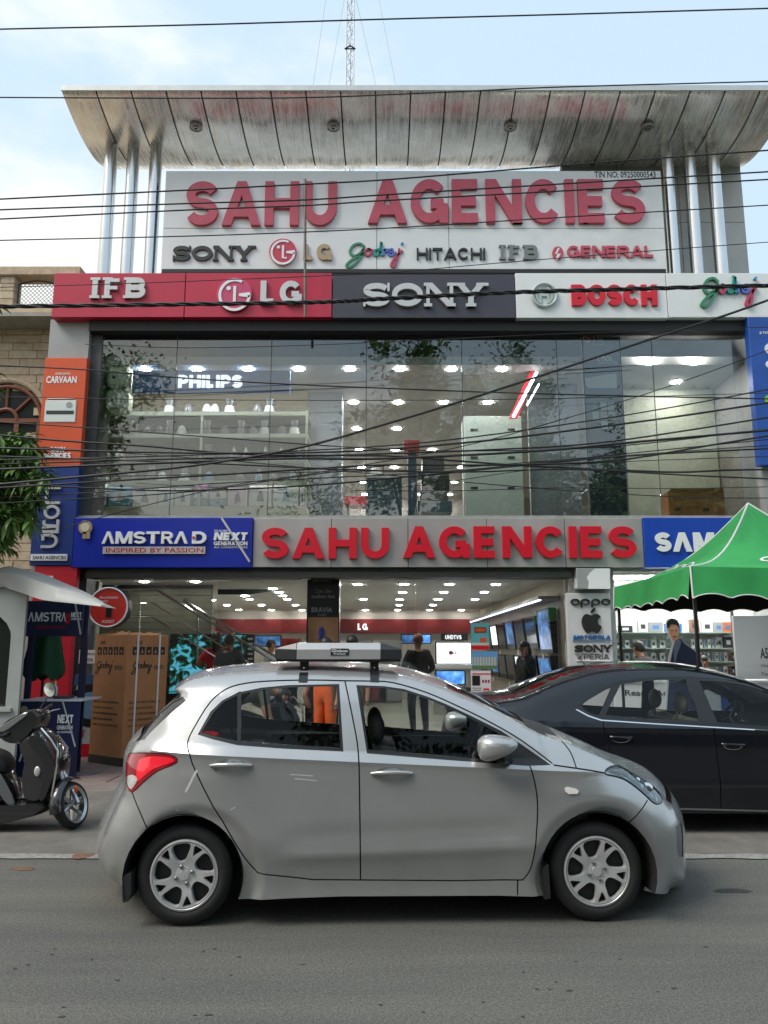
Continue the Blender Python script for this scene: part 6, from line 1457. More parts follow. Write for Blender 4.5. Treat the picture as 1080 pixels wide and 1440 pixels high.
# tall pale cupboard and cabinets
r = thing('display_cupboard', tuple(at(694, 720, 12.7)), 'tall pale green cupboard back standing behind the middle of the upper glazing', 'cupboard')
x0, x1, z0, z1 = pxspan(653.5, 585, 735, 721, 12.95); box('carcass', M('pale_green_board', S(196, 208, 198), .5, var=.04), r, x0, x1, 12.95, 13.4, 3.622, z1, b=.008)
for py in (604, 643, 686):
    for px in (667, 719): a = pxspan(px - 5, py - 1.4, px + 5, py + 1.4, 12.94); box('grip_slot', dark, r, a[0], a[1], 12.94, 12.9495, a[2], a[3])
r = thing('low_cabinet', tuple(at(540, 720, 12.75)), 'low slate-blue cabinet with white worktop beside the red-topped column upstairs', 'cabinet')
x0, x1, z0, z1 = pxspan(516, 672, 565, 720, 12.75); box('carcass', M('slate_cabinet', S(70, 92, 108), .5, var=.08, vs=9), r, x0, x1, 12.75, 13.2, 3.622, z1, b=.006); box('worktop', whitelet, r, x0 - .02, x1 + .02, 12.73, 13.22, z1, z1 + .05)
o = kettle(528, z1 + .05, wplast, 12.95, 1.1); o['label'] = 'white kettle on the low slate-blue cabinet upstairs'; o['group'] = 'appliances on the display shelf'
r = thing('display_column', tuple(at(580, 720, 12.75)), 'slate display column with a red cap beside black stacked stools upstairs', 'display column')
x0, x1, z0, z1 = pxspan(574, 634, 586, 720, 12.75); box('shaft', MATS['slate_cabinet'], r, x0, x1, 12.75, 13.0, 3.622, z1); x0, x1, z0, z1 = pxspan(568, 619, 590, 634, 12.72); box('cap', M('red_cap', S(190, 40, 56), .4), r, x0, x1, 12.72, 13.02, z0, z1)
r = thing('display_plinth', tuple(at(607, 720, 12.78)), 'stepped black and slate plinth right of the red-capped column upstairs', 'plinth')
for q, mt_ in (((588, 704, 636, 720), MATS['slate_cabinet']), ((591, 690, 630, 704), gplast), ((593, 668, 632, 690), black), ((588, 664, 632, 668), MATS['slate_cabinet']), ((594, 642, 625, 664), gplast)): a = pxspan(*q, 12.8); box('step', mt_, r, a[0], a[1], 12.8, 13.2, a[2], a[3] - .003, b=.006)
r = thing('red_bench', tuple(at(497, 718, 14)), 'low red bench deep inside the upper showroom', 'bench'); a = pxspan(485, 698, 520, 709, 14.); box('seat', M('red_cap'), r, a[0], a[1], 14, 14.5, a[2], a[3]); 
for x in (a[0] + .05, a[1] - .05): box('leg', black, r, x - .02, x + .02, 14.1, 14.4, 3.62, a[2])
# slanting lit sign
r = thing('neon_sign', tuple(at(735, 560, 13.1)), 'slanting white light tube with red wedge panel behind the upper glazing', 'sign')
MB().tube([at(722, 586, 12.58), at(755, 523, 12.58)], .022, 8).build('light_tube', M('tube_white', (.9, .92, 1), .4, emit=7.), r)
MB().prism([tuple(at(*q, 12.65).xz) for q in ((716, 588), (746, 520), (755, 520), (728, 588))], lambda x, z: (x, 12.65, z), lambda x, z: (x, 12.69, z)).build('red_wedge', M('red_cap'), r)
MB().tube([at(741, 570, 12.60), at(758, 540, 12.60)], .012, 8).build('side_tube', MATS['tube_white'], r)
# hanging banner
r = thing('hanging_banner', tuple(at(852, 727, 12.3)), 'tall slate banner picturing a white air conditioner behind the upper glazing', 'banner')
x0, x1, z0, z1 = pxspan(822, 466, 878, 727, 12.26); box('cloth', M('banner_slate', S(66, 76, 88), .6, var=.05), r, x0, x1, 12.26, 12.27, 3.67, z1)
for x in (x0, x1 - .02): box('edge', M('banner_edge', (.5, .5, .5), .5), r, x, x + .02, 12.25, 12.259, 3.67, z1)
face_logo(r, (825, 476), 6, 12.255, M('emblem_rose'), whitelet); letters(r, 'LG', (834, 472, 847, 480), 12.255, whitelet, .003, .22, .16); words(r, "Life's Good", (834, 482, 850, 485), 12.255, whitelet, .002)
letters(r, 'DUAL', (821, 502, 838, 508), 12.255, M('dull_red', S(150, 50, 56), .5), .003, .2, .1, single='lettering'); letters(r, 'COOL', (840, 501, 862, 508), 12.255, whitelet, .003, .24, .1, single='lettering'); words(r, 'BLACK PROTECTION', (841, 509, 869, 512), 12.255, whitelet, .002)
x0, x1, z0, z1 = pxspan(823, 526, 869, 546, 12.255)
MB().prism([(0, .25), (.05, .05), (.14, 0), (.9, 0), (1, .02), (.96, .2), (.96, 1), (.8, 1), (0, .7)], lambda a, b: (x0 + a * (x1 - x0), 12.255, z0 + b * (z1 - z0)), lambda a, b: (x0 + a * (x1 - x0), 12.245, z0 + b * (z1 - z0))).build('air_conditioner_print', M('print_white', S(206, 216, 210), .5), r)
for j, (py, pxs) in enumerate(((571, (838, 849, 859)), (585, (838, 849, 860)), (598, (850,)))):
    for i, px in enumerate(pxs): a = pxspan(px - 4.5, py - 5.5, px + 4.5, py + 5.5, 12.255); box('feature_tile', M('tile_teal', S(60, 130, 130), .5) if (i, j) == (0, 0) else (gold if (i, j) == (1, 1) else MATS['print_white']), r, a[0], a[1], 12.248, 12.2545, a[2], a[3])
r = thing('cardboard_box', tuple(at(978, 722, 12.7)), 'low brown cardboard box behind the glass above the green tent', 'box'); x0, x1, z0, z1 = pxspan(940, 692, 1019, 722, 12.6)
box('case', cardb, r, x0, x1, 12.6, 12.95, 3.622, z1); m = MB(); m.add([(x0, 12.6, z1), (x1, 12.6, z1), (x1 - .05, 12.5, z1 + .05), (x0 + .03, 12.52, z1 + .04)], [(0, 1, 2, 3)]); m.build('flap', cardb, r)
for px in (953, 993): a = pxspan(px - 4, 714, px + 4, 719, 12.595); box('hand_slot', M('slot_brown', (.1, .07, .04), .8), r, a[0], a[1], 12.595, 12.5995, a[2], a[3])
# ------------------------------------------------------------------ inside the ground floor
def screen(name, fn_col):
    m = bpy.data.materials.new(name); m.use_nodes = True; t = m.node_tree; n = t.nodes; b = n['Principled BSDF']
    c = n.new('ShaderNodeTexCoord'); x = n.new('ShaderNodeTexNoise'); x.inputs['Scale'].default_value = fn_col[0]; x.inputs['Detail'].default_value = 6; x.inputs['Distortion'].default_value = fn_col[3] if len(fn_col) > 3 else 0; t.links.new(c.outputs['Object'], x.inputs['Vector'])
    r_ = n.new('ShaderNodeValToRGB'); t.links.new(x.outputs['Fac'], r_.inputs['Fac']); e = r_.color_ramp.elements
    while len(e) < len(fn_col[1]): e.new(.5)
    for el, (p, cl) in zip(e, fn_col[1]): el.position = p; el.color = (*cl, 1)
    b.inputs['Base Color'].default_value = (.01, .01, .01, 1); b.inputs['Roughness'].default_value = .2
    t.links.new(r_.outputs[0], b.inputs['Emission Color']); b.inputs['Emission Strength'].default_value = fn_col[2]; return m
treescr = screen('video_tree', (3.6, [(.44, (.004, .006, .005)), (.51, (.01, .05, .02)), (.55, (.04, .30, .40)), (.62, (.12, .42, .60)), (.70, (.02, .22, .05))], .55, 1.6))
sky_scr = screen('video_cloud', (3.0, [(.38, (.02, .12, .5)), (.55, (.15, .4, .85)), (.66, (.8, .88, .95))], 1.0))
whitescr = M('video_white', (.85, .88, .95), .3, emit=.9); blue_scr = screen('video_blue', (5, [(.35, (.01, .03, .10)), (.6, (.10, .3, .7)), (.8, (.6, .75, .95))], .55)); darkscr = M('screen_off', (.012, .012, .014), .12)
r = thing('video_wall', tuple(at(300, 950, 14.0)), 'wide lit screen showing a tree behind the couple at the left of the shop', 'screen')
x0, x1, z0, z1 = pxspan(240, 893, 346, 952, 14.); box('bezel', black, r, x0 - .02, x1 + .02, 14.0, 14.08, z0 - .3, z1 + .02); box('picture', treescr, r, x0, x1, 13.99, 13.998, z0 - .28, z1)
a = pxspan(347, 892, 357, 952, 13.97); box('price_strip', black, r, a[0], a[1], 13.97, 14.02, a[2] - .3, a[3])
for k in range(7): a = pxspan(348.5, 897 + 7 * k, 355.5, 900 + 7 * k, 13.97); box('price_tag', whitelet, r, a[0], a[1], 13.966, 13.9695, a[2], a[3])
def tv(px, D, scr, label, t=.06):
    x0, x1, z0, z1 = pxspan(*px, D); r = thing('television', ((x0 + x1) / 2, D, z0), label, 'television'); box('case', black, r, x0 - .03, x1 + .03, D, D + t, z0 - .03, z1 + .03, b=.01); box('screen', scr, r, x0, x1, D - .004, D - .0005, z0, z1); return r
r = tv((614, 904, 662, 933), 19.0, whitescr, 'large television with a white picture and small red emblem at the back')
p = at(634, 918, 18.99); disc(MB(), p, .05, 18.985, 18.99, 14).build('emblem', M('emblem_rose'), r); letters(r, 'LG', (637, 916, 642, 920), 18.99, blackletr, .004, .25, .2, single='lettering')
tv((614, 944, 653, 962), 17.5, sky_scr, 'television showing blue sky with clouds under the white screen')
tv((359, 895, 394, 908), 18.0, blue_scr, 'television showing a room scene beside the stair rail')
r = thing('tv_sign', tuple(at(640, 896, 18.8)), 'small black light strip over the white television', 'sign'); a = pxspan(620, 891, 658, 901, 18.8); box('strip', black, r, a[0], a[1], 18.8, 18.86, a[2], a[3]); letters(r, 'UHDTVS', (626, 893, 649, 899), 18.8, M('lit_white'), .01, .24, .1, single='lettering')
r = thing('tv_counter', tuple(at(632, 965, 18.5)), 'pale counter under the back wall televisions', 'counter'); a = pxspan(604, 935, 668, 940, 18.4); box('top', whitelet, r, a[0], a[1], 18.4, 19.2, a[2], a[3]); box('base', inner, r, a[0] + .1, a[1] - .1, 18.6, 19.2, .14, a[2])
r = thing('back_wall_letters', tuple(at(510, 881, 23.85)), 'two lit white letters on the red band along the back wall', 'sign'); letters(r, 'LG', (503, 877, 517, 886), 23.88, M('lit_white'), .03, .26, .14)
# stock along the back of the showroom
wf = M('fridge_white', (.6, .61, .6), .3); sf = M('fridge_steel', (.34, .35, .36), .3, .5); rf = M('fridge_red', S(120, 26, 34), .25, coat=.4)
for k, (px, D, w_, h_, mt_, nm) in enumerate(((486, 22.5, .65, 1.7, wf, 'white'), (507, 22.5, .65, 1.75, sf, 'steel'), (528, 22.5, .65, 1.6, rf, 'wine-red'), (549, 22.5, .65, 1.7, sf, 'steel'), (420, 21.5, .65, 1.65, wf, 'white'), (404, 21.5, .65, 1.75, rf, 'wine-red'))):
    x = at(px, 900, D).x; r = thing('refrigerator', (x, D, .14), '%s refrigerator, %s from the left along the back wall' % (nm, ['third', 'fourth', 'fifth', 'sixth', 'second', 'first'][k]), 'refrigerator', 'refrigerators along the back wall')
    box('cabinet', mt_, r, x - w_ / 2, x + w_ / 2, D, D + .6, .16, .16 + h_, b=.02); box('freezer_door', mt_, r, x - w_ / 2 + .005, x + w_ / 2 - .005, D - .05, D - .002, .16 + h_ * .68, .15 + h_, b=.015); box('main_door', mt_, r, x - w_ / 2 + .005, x + w_ / 2 - .005, D - .05, D - .002, .2, .15 + h_ * .67, b=.015)
    box('handle', steel, r, x + w_ / 2 - .09, x + w_ / 2 - .06, D - .08, D - .051, .16 + h_ * .5, .16 + h_ * .64)
for k, (px, py) in enumerate(((574, 898), (596, 898))): tv((px - 9, py - 5, px + 9, py + 6), 23.2, [blue_scr, sky_scr][k], ['small television left of the pair', 'small television right of the pair'][k] + ' high on the back wall')
# televisions along the right-hand wall, facing left
ordn = ['nearest', 'second', 'third', 'fourth', 'fifth', 'sixth', 'seventh', 'eighth']
for k in range(8):
    y0 = 13.15 + 1.25 * k
    for lv, (z0, z1) in enumerate(((1.62, 2.22), (.95, 1.5))):
        if lv == 0 and k == 0: z0, z1 = 1.55, 2.3
        r = thing('television', (2.85, y0 + .5, z0), '%s television from the door in the %s row on the right wall' % (ordn[k], ('upper', 'lower')[lv]), 'television', 'televisions on the right-hand wall')
        tl_ = .06
        vs = [(2.80 - tl_, y0, z1), (2.80, y0, z0), (2.80, y0 + 1.05, z0), (2.80 - tl_, y0 + 1.05, z1)]; back = [(2.88, q[1], q[2]) for q in vs]
        MB().add(vs + back, [(0, 1, 2, 3), (7, 6, 5, 4), (0, 4, 5, 1), (1, 5, 6, 2), (2, 6, 7, 3), (3, 7, 4, 0)]).build('case', black, r)
        MB().add([(v[0] - .003, v[1] + (.04 if i in (0, 1) else -.04), v[2] + (-.04 if i in (0, 3) else .04)) for i, v in enumerate(vs)], [(0, 1, 2, 3)]).build('screen', [blue_scr, darkscr, darkscr, blue_scr, darkscr, whitescr, darkscr, darkscr][(k + 3 * lv) % 8], r)
        if (k + lv) % 2 == 0: box('price_card', whitelet, r, 2.70, 2.705, y0 + .3, y0 + .42, z0 - .12, z0 - .02)
r = thing('light_trough', (2.6, 14, 2.5), 'white light strip running along the right wall over the televisions', 'light'); box('trough', M('trough_metal', (.5, .5, .52), .4), r, 2.55, 2.9, 13.0, 23.5, 2.42, 2.48); box('tube', M('violet_tube', (.75, .75, 1), .4, emit=3.), r, 2.56, 2.60, 13.0, 23.5, 2.405, 2.419)
# poster column by the door
r = thing('poster_column', tuple(at(454, 1060, 12.55)), 'black poster column advertising stadium sound left of the glass door', 'column')
x0, x1, z0, z1 = pxspan(431.5, 810, 477, 908, 12.5); box('shaft', M('poster_black', (.016, .016, .018), .25), r, x0, x1, 12.5, 12.9, .14, 2.77)
a = pxspan(433, 868, 475.5, 903, 12.495); box('pitch_picture', M('pitch_brown', S(150, 110, 76), .5, var=.3, vs=3), r, a[0], a[1], 12.493, 12.4995, a[2], a[3])
m = MB(); m.tube([at(452, 886, 12.48), at(452, 893, 12.48)], [.05, .04], 6); m.tube([at(451, 893, 12.48), at(449, 899, 12.48)], .025, 6); m.tube([at(453, 893, 12.48), at(456, 899, 12.48)], .025, 6); m.ball(at(452, 884, 12.48), .035, 8, 6); m.build('player_picture', M('player_blue', S(50, 60, 130), .5), r)
letters(r, 'SONY', (440, 812, 467, 818), 12.5, M('grey_print', (.25, .25, .25), .5), .003, .24, .1, serif=1, wx=1.5, single='lettering'); words(r, 'Live the', (444, 828, 466, 834), 12.5, MATS['grey_print'], .002, .01); words(r, 'stadium feel', (438, 836, 470, 841), 12.5, MATS['grey_print'], .002, .02); words(r, 'BRAVIA', (438, 854, 467, 861), 12.5, MATS['grey_print'], .002, .01); words(r, 'OLED', (447, 863, 459, 866), 12.5, MATS['grey_print'], .002)
# posters on the glass
PG = 12.33
def poster(q, label, mt_):
    x0, x1, z0, z1 = pxspan(*q, PG); r = thing('glass_poster', ((x0 + x1) / 2, PG, z0), label, 'poster', 'posters stuck on the door glass'); box('sheet', mt_, r, x0, x1, PG, PG + .006, z0, z1); return r
def patch(r, nm, q, mt_, k=.003): a = pxspan(*q, PG); box(nm, mt_, r, a[0], a[1], PG - k, PG - k + .0025, a[2], a[3])
r = poster((662.5, 876, 688, 914), 'teal poster with an orange badge over a red strip, topmost on the glass', M('poster_teal', S(90, 164, 170), .5)); patch(r, 'badge', (667, 882, 684, 890), M('badge_brown', S(120, 60, 30), .5)); patch(r, 'badge_text', (669, 884, 682, 888), orange, .0056); patch(r, 'red_strip', (663, 908, 687.5, 913.5), redlet); patch(r, 'picture', (675, 897, 684, 903), orange); patch(r, 'cream_field', (663, 904, 687.5, 907.5), M('cream_print'))
r = poster((663, 916, 700, 941), 'landscape poster of pale tower blocks under blue sky on the glass', M('poster_sky', S(96, 150, 196), .5)); patch(r, 'blocks', (664, 924, 699, 936), M('poster_blocks', S(180, 190, 186), .5)); patch(r, 'lawn', (664, 936, 699, 940.5), M('poster_lawn', S(90, 120, 70), .5))
for k in range(9): patch(r, 'tower', (665 + 4 * k, 922 + (k % 3), 667 + 4 * k, 936), M('poster_tower', S(140, 150, 150), .5), .0056)
r = poster((662.5, 943, 690.5, 983), 'white leaflet poster with black speaker picture and red bucket, lowest on the glass', M('poster_paper', S(214, 208, 208), .5)); patch(r, 'black_field', (664, 950, 675, 964), black); patch(r, 'red_line', (664, 947, 690, 948.5), redlet); patch(r, 'bucket', (680, 968, 688, 978), redlet); patch(r, 'bucket_face', (681.5, 971, 686.5, 976), whitelet, .0056)
for k in range(4): patch(r, 'text_line', (664.5, 967 + 3 * k, 677, 968.2 + 3 * k), MATS['grey_print'])
for k in range(3): patch(r, 'drop', (678 + 4 * k, 956, 680.5 + 4 * k, 960), M('dull_red'))
# stair with steel rails and slatted wall
r = thing('slatted_wall', tuple(at(230, 950, 14.3)), 'olive grey wall of horizontal slats behind the stair rail', 'wall'); olive = M('olive_slat', S(84, 86, 72), .6, var=.12, vs=3)
x0, x1, z0, z1 = pxspan(133, 812, 297, 900, 14.3); box('backing', dark, r, x0, x1, 14.34, 14.4, .14, 2.77); k = 0; z = 2.70
while z > 1.2: box('slat', olive, r, x0, x1, 14.3, 14.338, z - .118, z - .004); z -= .122
box('door_frame', M('cream_frame', S(170, 168, 150), .5, var=.08, dirt=.3), B, at(126, 900, 12.6).x, at(134, 900, 12.6).x, 12.6, 12.75, .14, 2.69)
r = thing('stair_rail', tuple(at(330, 950, 13.4)), 'stainless steel stair railing sloping down across the left of the shop', 'railing')
RDp = 13.4
for pts, rr in (([(170, 830), (222, 830), (410, 944), (420, 952)], .024), ([(180, 849), (216, 849), (330, 920), (350, 932)], .013), ([(185, 868), (215, 868), (300, 922), (340, 946)], .013)): rod([at(x, y_, RDp) for x, y_ in pts], rr).build('rail', steel, r, smooth=True)
rod([at(258, 843, RDp + .9), at(420, 944, RDp + .9)], .024).build('rail', steel, r, smooth=True)
for x, y0, y1 in ((196, 838, 905), (278, 862, 930), (340, 900, 960)): rod([at(x, y0, RDp), at(x, y1, RDp)], .014).build('post', steel, r, smooth=True)
# hanging ceiling banners and flag
r = thing('ceiling_banner', tuple(at(330, 830, 16)), 'dark navy curved banner with gold medal hanging from the shop ceiling', 'banner')
MB().prism([tuple(at(*q, 15.5).xz) for q in ((306, 812), (385, 812), (388, 822), (378, 832), (350, 836), (306, 836))], lambda x, z: (x, 15.5, z), lambda x, z: (x, 15.53, z)).build('cloth', M('banner_ink', S(28, 32, 48), .6), r); p = at(333, 821, 15.49); disc(MB(), p, .08, 15.485, 15.499, 12).build('medal', gold, r)
# phone shop
white_lit = M('shop_white_wall', (.62, .64, .62), .5)
PSD = 13.1
r = thing('phone_shelf', tuple(at(950, 1060, PSD)), 'white slatted phone display wall behind the green tent', 'shelf')
x0, x1, z0, z1 = pxspan(862, 858, 1036, 1060, PSD); box('back_panel', white_lit, r, 3.56, 6.3, PSD + .3, PSD + .36, .14, 2.77)
for py in (889, 911, 930, 950): z = at(940, py, PSD).z; box('shelf_board', M('shelf_glass_edge', S(150, 170, 160), .3), r, x0, x1 + .1, PSD, PSD + .3, z - .015, z)
for px in (865, 1037): a = pxspan(px - 1.5, 850, px + 1.5, 1060, PSD - .05); box('post', black, r, a[0], a[1], PSD - .05, PSD, .14, 2.77)
box('light_bar', M('phone_shop_light', (1, 1, .98), .4, emit=40.), B, 3.75, 6.2, 12.75, 12.83, 2.74, 2.765)
rn = random.Random(11)
base_c = {}
cc = [('white', (.62, .63, .62)), ('black', (.04, .04, .045)), ('grey', (.28, .29, .30)), ('brown', (.22, .13, .1)), ('blue', S(50, 110, 180)), ('orange', S(200, 110, 70))]
spots = []
for ri, (py, zt) in enumerate(((889, 'top'), (911, 'second'), (930, 'third'), (950, 'lowest'))):
    z = at(940, py, PSD).z
    if ri == 0: xs_ = [(882, 20, 9, 1), (907, 14, 16, 0), (925, 20, 14, 2), (950, 24, 12, 4), (980, 14, 18, 3), (998, 16, 16, 0), (1014, 14, 14, 2), (1027, 14, 14, 5)]
    else:
        xs_ = [(872 + 12.5 * k, 7, 11, [0, 0, 0, 2, 0][k % 5]) for k in range(6)]
        xs_ += [(978 + 5.6 * k, 4.2, 12, [0, 2, 0, 2][k % 4]) for k in range(8)]
        if ri == 1: xs_ += [(1028, 13, 15, 1), (1015, 8, 14, 0)]
        else: xs_ += [(1024, 5, 12, 0), (1030, 5, 12, 3), (1035, 5, 12, 1)]
    for i, (px, w_, h_, c) in enumerate(xs_):
        wx_ = w_ / FPX * PSD; hz2 = h_ / FPX * PSD; x = at(px, py, PSD).x; key = (round(wx_, 3), round(hz2, 3), c)
        if key not in base_c:
            m = MB(); m.bbox(-wx_ / 2, wx_ / 2, 0, .05, 0, hz2, .004); o = m.build('phone_box', M('phone_box_%s' % cc[c][0], cc[c][1], .4), None)
            m2 = MB(); m2.box(-wx_ * .22, wx_ * .22, -.003, -.0005, hz2 * .3, hz2 * .68); m2.build('picture', [prk, whitelet, M('pic_blue', S(80, 120, 170), .4)][c % 3], o); base_c[key] = o; n_ = o
        else: n_ = copy_tree(base_c[key])
        n_.location = (x, PSD + .08, z + .001); spots.append((n_, ri, px, c, zt))
rl = {}
for n_, ri, px, c, zt in sorted(spots, key=lambda q: (q[1], q[2])):
    side_ = 'left of' if px < 972 else 'right of'; key = (ri, side_, c); rl[key] = rl.get(key, 0) + 1
    od = ['first', 'second', 'third', 'fourth', 'fifth', 'sixth', 'seventh', 'eighth', 'ninth'][rl[key] - 1]
    tag(n_, '%s %s box on the %s phone shelf, %s the tent pole' % (od, cc[c][0], zt, side_), 'phone box', 'boxes on the phone shelves')
r = thing('advert_panel', tuple(at(1060, 1060, 12.2)), 'grey advert panel with black model lettering at the right edge', 'sign'); x0, x1, z0, z1 = pxspan(1038, 866, 1110, 1060, 12.2); box('board', M('panel_pale', (.34, .35, .35), .5), r, x0, x1, 12.2, 12.26, .14, z1)
words(r, 'A5', (1069, 911, 1080, 926), 12.2, blackletr, .003, .02); words(r, 'Charge', (1070, 934, 1090, 939), 12.2, blackletr, .002); words(r, 'Youth', (1070, 945, 1088, 950), 12.2, blackletr, .002)
r = thing('phone_counter', tuple(at(950, 1060, 11.3)), 'white phone counter with black slogan seen through the dark sedan', 'counter'); x0, x1, z0, z1 = pxspan(866, 960, 1120, 1062, 11.3); box('front', whitelet, r, x0, x1, 11.3, 11.34, .1, z1); box('top', white, r, x0, x1, 11.28, 11.9, z1, z1 + .03)
words(r, 'Ready, Action', (879, 970, 962, 981), 11.3, blackletr, .003, .015)
p = at(1020, 975, 11.28); box('blue_poster', M('azure_sheet'), r, p.x - .06, p.x + .12, 11.29, 11.298, z1 - .45, z1 - .02)
# cardboard cut-out of a man in a suit: a flat printed board
r = thing('standee', tuple(at(960, 1060, 11.15)), 'cardboard cut-out of a man in a dark suit behind the sedan roof', 'standee')
SDp = 11.15
def cut(nm, pts, mt_, k, t=.004): P = [tuple(at(x, y_, SDp).xz) for x, y_ in pts]; P = curve(P, 3, True); MB().prism(P, lambda x, z: (x, SDp - k, z), lambda x, z: (x, SDp - k - t, z)).build(nm, mt_, r)
outl = [(944, 869), (953, 873), (956, 884), (955, 896), (962, 904), (976, 914), (986, 928), (990, 950), (992, 1060), (936, 1060), (938, 950), (941, 920), (945, 906), (941, 896), (936, 884), (937, 873)]
cut('board', outl, whitelet, 0, .01)
cut('suit', [(948, 905), (955, 898), (962, 905), (976, 915), (985, 929), (988, 950), (990, 1058), (939, 1058), (941, 950), (944, 922)], M('suit_navy', S(44, 56, 84), .6), .011)
cut('shirt', [(947, 906), (953, 899), (957, 904), (952, 920), (948, 935)], M('shirt_blue', S(110, 126, 150), .6), .0165)
cut('face', [(939, 882), (943, 876), (950, 877), (954, 885), (953, 896), (949, 901), (945, 899), (941, 892)], M('skin_print', S(214, 164, 132), .6), .0165)
cut('hair_print', [(938, 884), (937, 875), (944, 870), (952, 874), (954.5, 884), (951, 879), (944, 878), (941, 880)], M('hair_print', (.02, .016, .013), .6), .0215)
for x in (944, 950): cut('eye_print', [(x - 1.3, 886.5), (x, 885.8), (x + 1.3, 886.5), (x, 887.3)], MATS['hair_print'], .0215)
cut('mouth_print', [(945, 895), (948, 894.4), (951, 894.6), (948, 896)], M('dull_red'), .0215)
# ------------------------------------------------------------------ people
def person(name_label, loc, yaw, Hh, cloth, pose, group=None):
    """cloth: (top, sleeve_long, trousers, hair, long_hair, skin); pose: dict of joint overrides in body space (x right, y forward)"""
    k = Hh / 1.72
    J = {'pelvis': (0, 0, .95), 'belly': (0, .01, 1.08), 'chest': (0, .0, 1.27), 'neck0': (0, -.01, 1.43), 'neck': (0, .0, 1.50), 'head0': (0, .02, 1.56), 'head': (0, .015, 1.635), 'head1': (0, .0, 1.70)}
    for s_, q in (('r', 1), ('l', -1)):
        J.update({'sh' + s_: (.17 * q, -.01, 1.40), 'el' + s_: (.24 * q, -.03, 1.12), 'wr' + s_: (.25 * q, .06, .88), 'pa' + s_: (.25 * q, .09, .80),
                  'hip' + s_: (.095 * q, 0, .90), 'kn' + s_: (.10 * q, .02, .50), 'an' + s_: (.10 * q, -.03, .09), 'toe' + s_: (.11 * q, .14, .035)})
    J.update(pose or {})
    rd = {'pelvis': .135, 'belly': .125, 'chest': .145, 'neck0': .075, 'neck': .054, 'head0': .070, 'head': .092, 'head1': .066}
    for s_ in 'rl': rd.update({'sh' + s_: .066, 'el' + s_: .045, 'wr' + s_: .030, 'pa' + s_: .034, 'hip' + s_: .092, 'kn' + s_: .062, 'an' + s_: .042, 'toe' + s_: .034})
    E = [('pelvis', 'belly'), ('belly', 'chest'), ('chest', 'neck0'), ('neck0', 'neck'), ('neck', 'head0'), ('head0', 'head'), ('head', 'head1')]
    for s_ in 'rl': E += [('chest', 'sh' + s_), ('sh' + s_, 'el' + s_), ('el' + s_, 'wr' + s_), ('wr' + s_, 'pa' + s_), ('pelvis', 'hip' + s_), ('hip' + s_, 'kn' + s_), ('kn' + s_, 'an' + s_), ('an' + s_, 'toe' + s_)]
    for s_ in 'rl':                                        # four fingers and a thumb
        p = Vector(J['pa' + s_]); w_ = Vector(J['wr' + s_]); d = (p - w_).normalized(); sd_ = d.cross(Vector((1, 0, 0))); sd_ = sd_.normalized() if sd_.length > .1 else Vector((0, 1, 0))
        for i in range(5):
            nm = 'f%d%s' % (i, s_); off_ = (i - 1.5) * .019 if i < 4 else -.045; ln = (.075, .085, .08, .062, .045)[i]
            J[nm] = tuple(p + sd_ * off_ + d * ln * (1 if i < 4 else .6)); rd[nm] = .008; E.append(('pa' + s_, nm))
    names = list(J); me = bpy.data.meshes.new('figure'); me.from_pydata([tuple(Vector(J[n]) * k) for n in names], [(names.index(a), names.index(b)) for a, b in E], []); me.update()
    o = bpy.data.objects.new('figure', me); TMP.collection.objects.link(o); o.modifiers.new('skin', 'SKIN')
    for i, n in enumerate(names):
        sv = me.skin_vertices[0].data[i]; rr = rd[n] * k * (1.0 if n[0] == 'f' else (1.08 if n[:2] in ('he', 'ne') else 1.28))
        sv.radius = (rr * (1.22 if n in ('pelvis', 'belly', 'chest') else 1), rr * (.82 if n in ('pelvis', 'belly', 'chest') else 1)); sv.use_root = (n == 'pelvis')
    ss = o.modifiers.new('sub', 'SUBSURF'); ss.levels = 2; ss.render_levels = 2
    mesh = solid(o); bpy.data.objects.remove(o)
    top_, long_, tro, hair, lh, skin_ = cloth
    for mm in (M('skin_tone', S(150, 104, 78), .55, var=.06) if not skin_ else skin_, top_, tro, M('shoe_dark', (.03, .025, .02), .5)): mesh.materials.append(mm)
    seg = [(Vector(J[a]) * k, Vector(J[b]) * k, a, b) for a, b in E]
    def lab(c):
        best = 9; lb = None
        for a, b, na, nb in seg:
            ab = b - a; t = max(0, min(1, (c - a).dot(ab) / (ab.length_squared + 1e-9))); d = (c - a - ab * t).length
            if d < best: best = d; lb = (na, nb, t)
        na, nb, t = lb
        if na in ('pelvis', 'belly', 'chest') and nb[:3] != 'hip': return 1 if not (na == 'chest' and nb == 'neck0' and t > .95) else 0
        if na[:2] == 'sh': return 1 if long_ or t < .62 else 0
        if na[:2] == 'el': return 1 if long_ and t < .92 else 0
        if nb[:3] == 'hip' or na[:3] == 'hip' or na[:2] == 'kn': return 2
        if na[:2] == 'an': return 3
        return 0
    for f in mesh.polygons: f.material_index = lab(f.center); f.use_smooth = True
    r = thing('person', loc, name_label, 'person', group); r.rotation_euler = (0, 0, yaw)
    b = bpy.data.objects.new('body', mesh); COL.objects.link(b); b.parent = r
    hd = Vector(J['head']) * k; up = (Vector(J['head1']) - Vector(J['head0'])).normalized()
    m = MB(); vs = []; n, m2 = 16, 9
    for i in range(m2 + 1):
        v = PI * i / m2
        for j in range(n):
            t = 2 * PI * j / n; fy = math.sin(t); rr = .108 * k; z = math.cos(v)
            low = -.15 if fy > .25 else (-.95 if fy < 0 else -.6)          # hairline higher over the face
            z = max(z, low); s2_ = math.sqrt(max(0, 1 - z * z)) if z > low + 1e-6 else math.sqrt(max(0, 1 - low * low)) * (.9 if i < m2 else .2)
            vs.append(hd + Vector((.86 * rr * s2_ * math.cos(t), rr * s2_ * fy - .012, z * rr + .018 * k)))
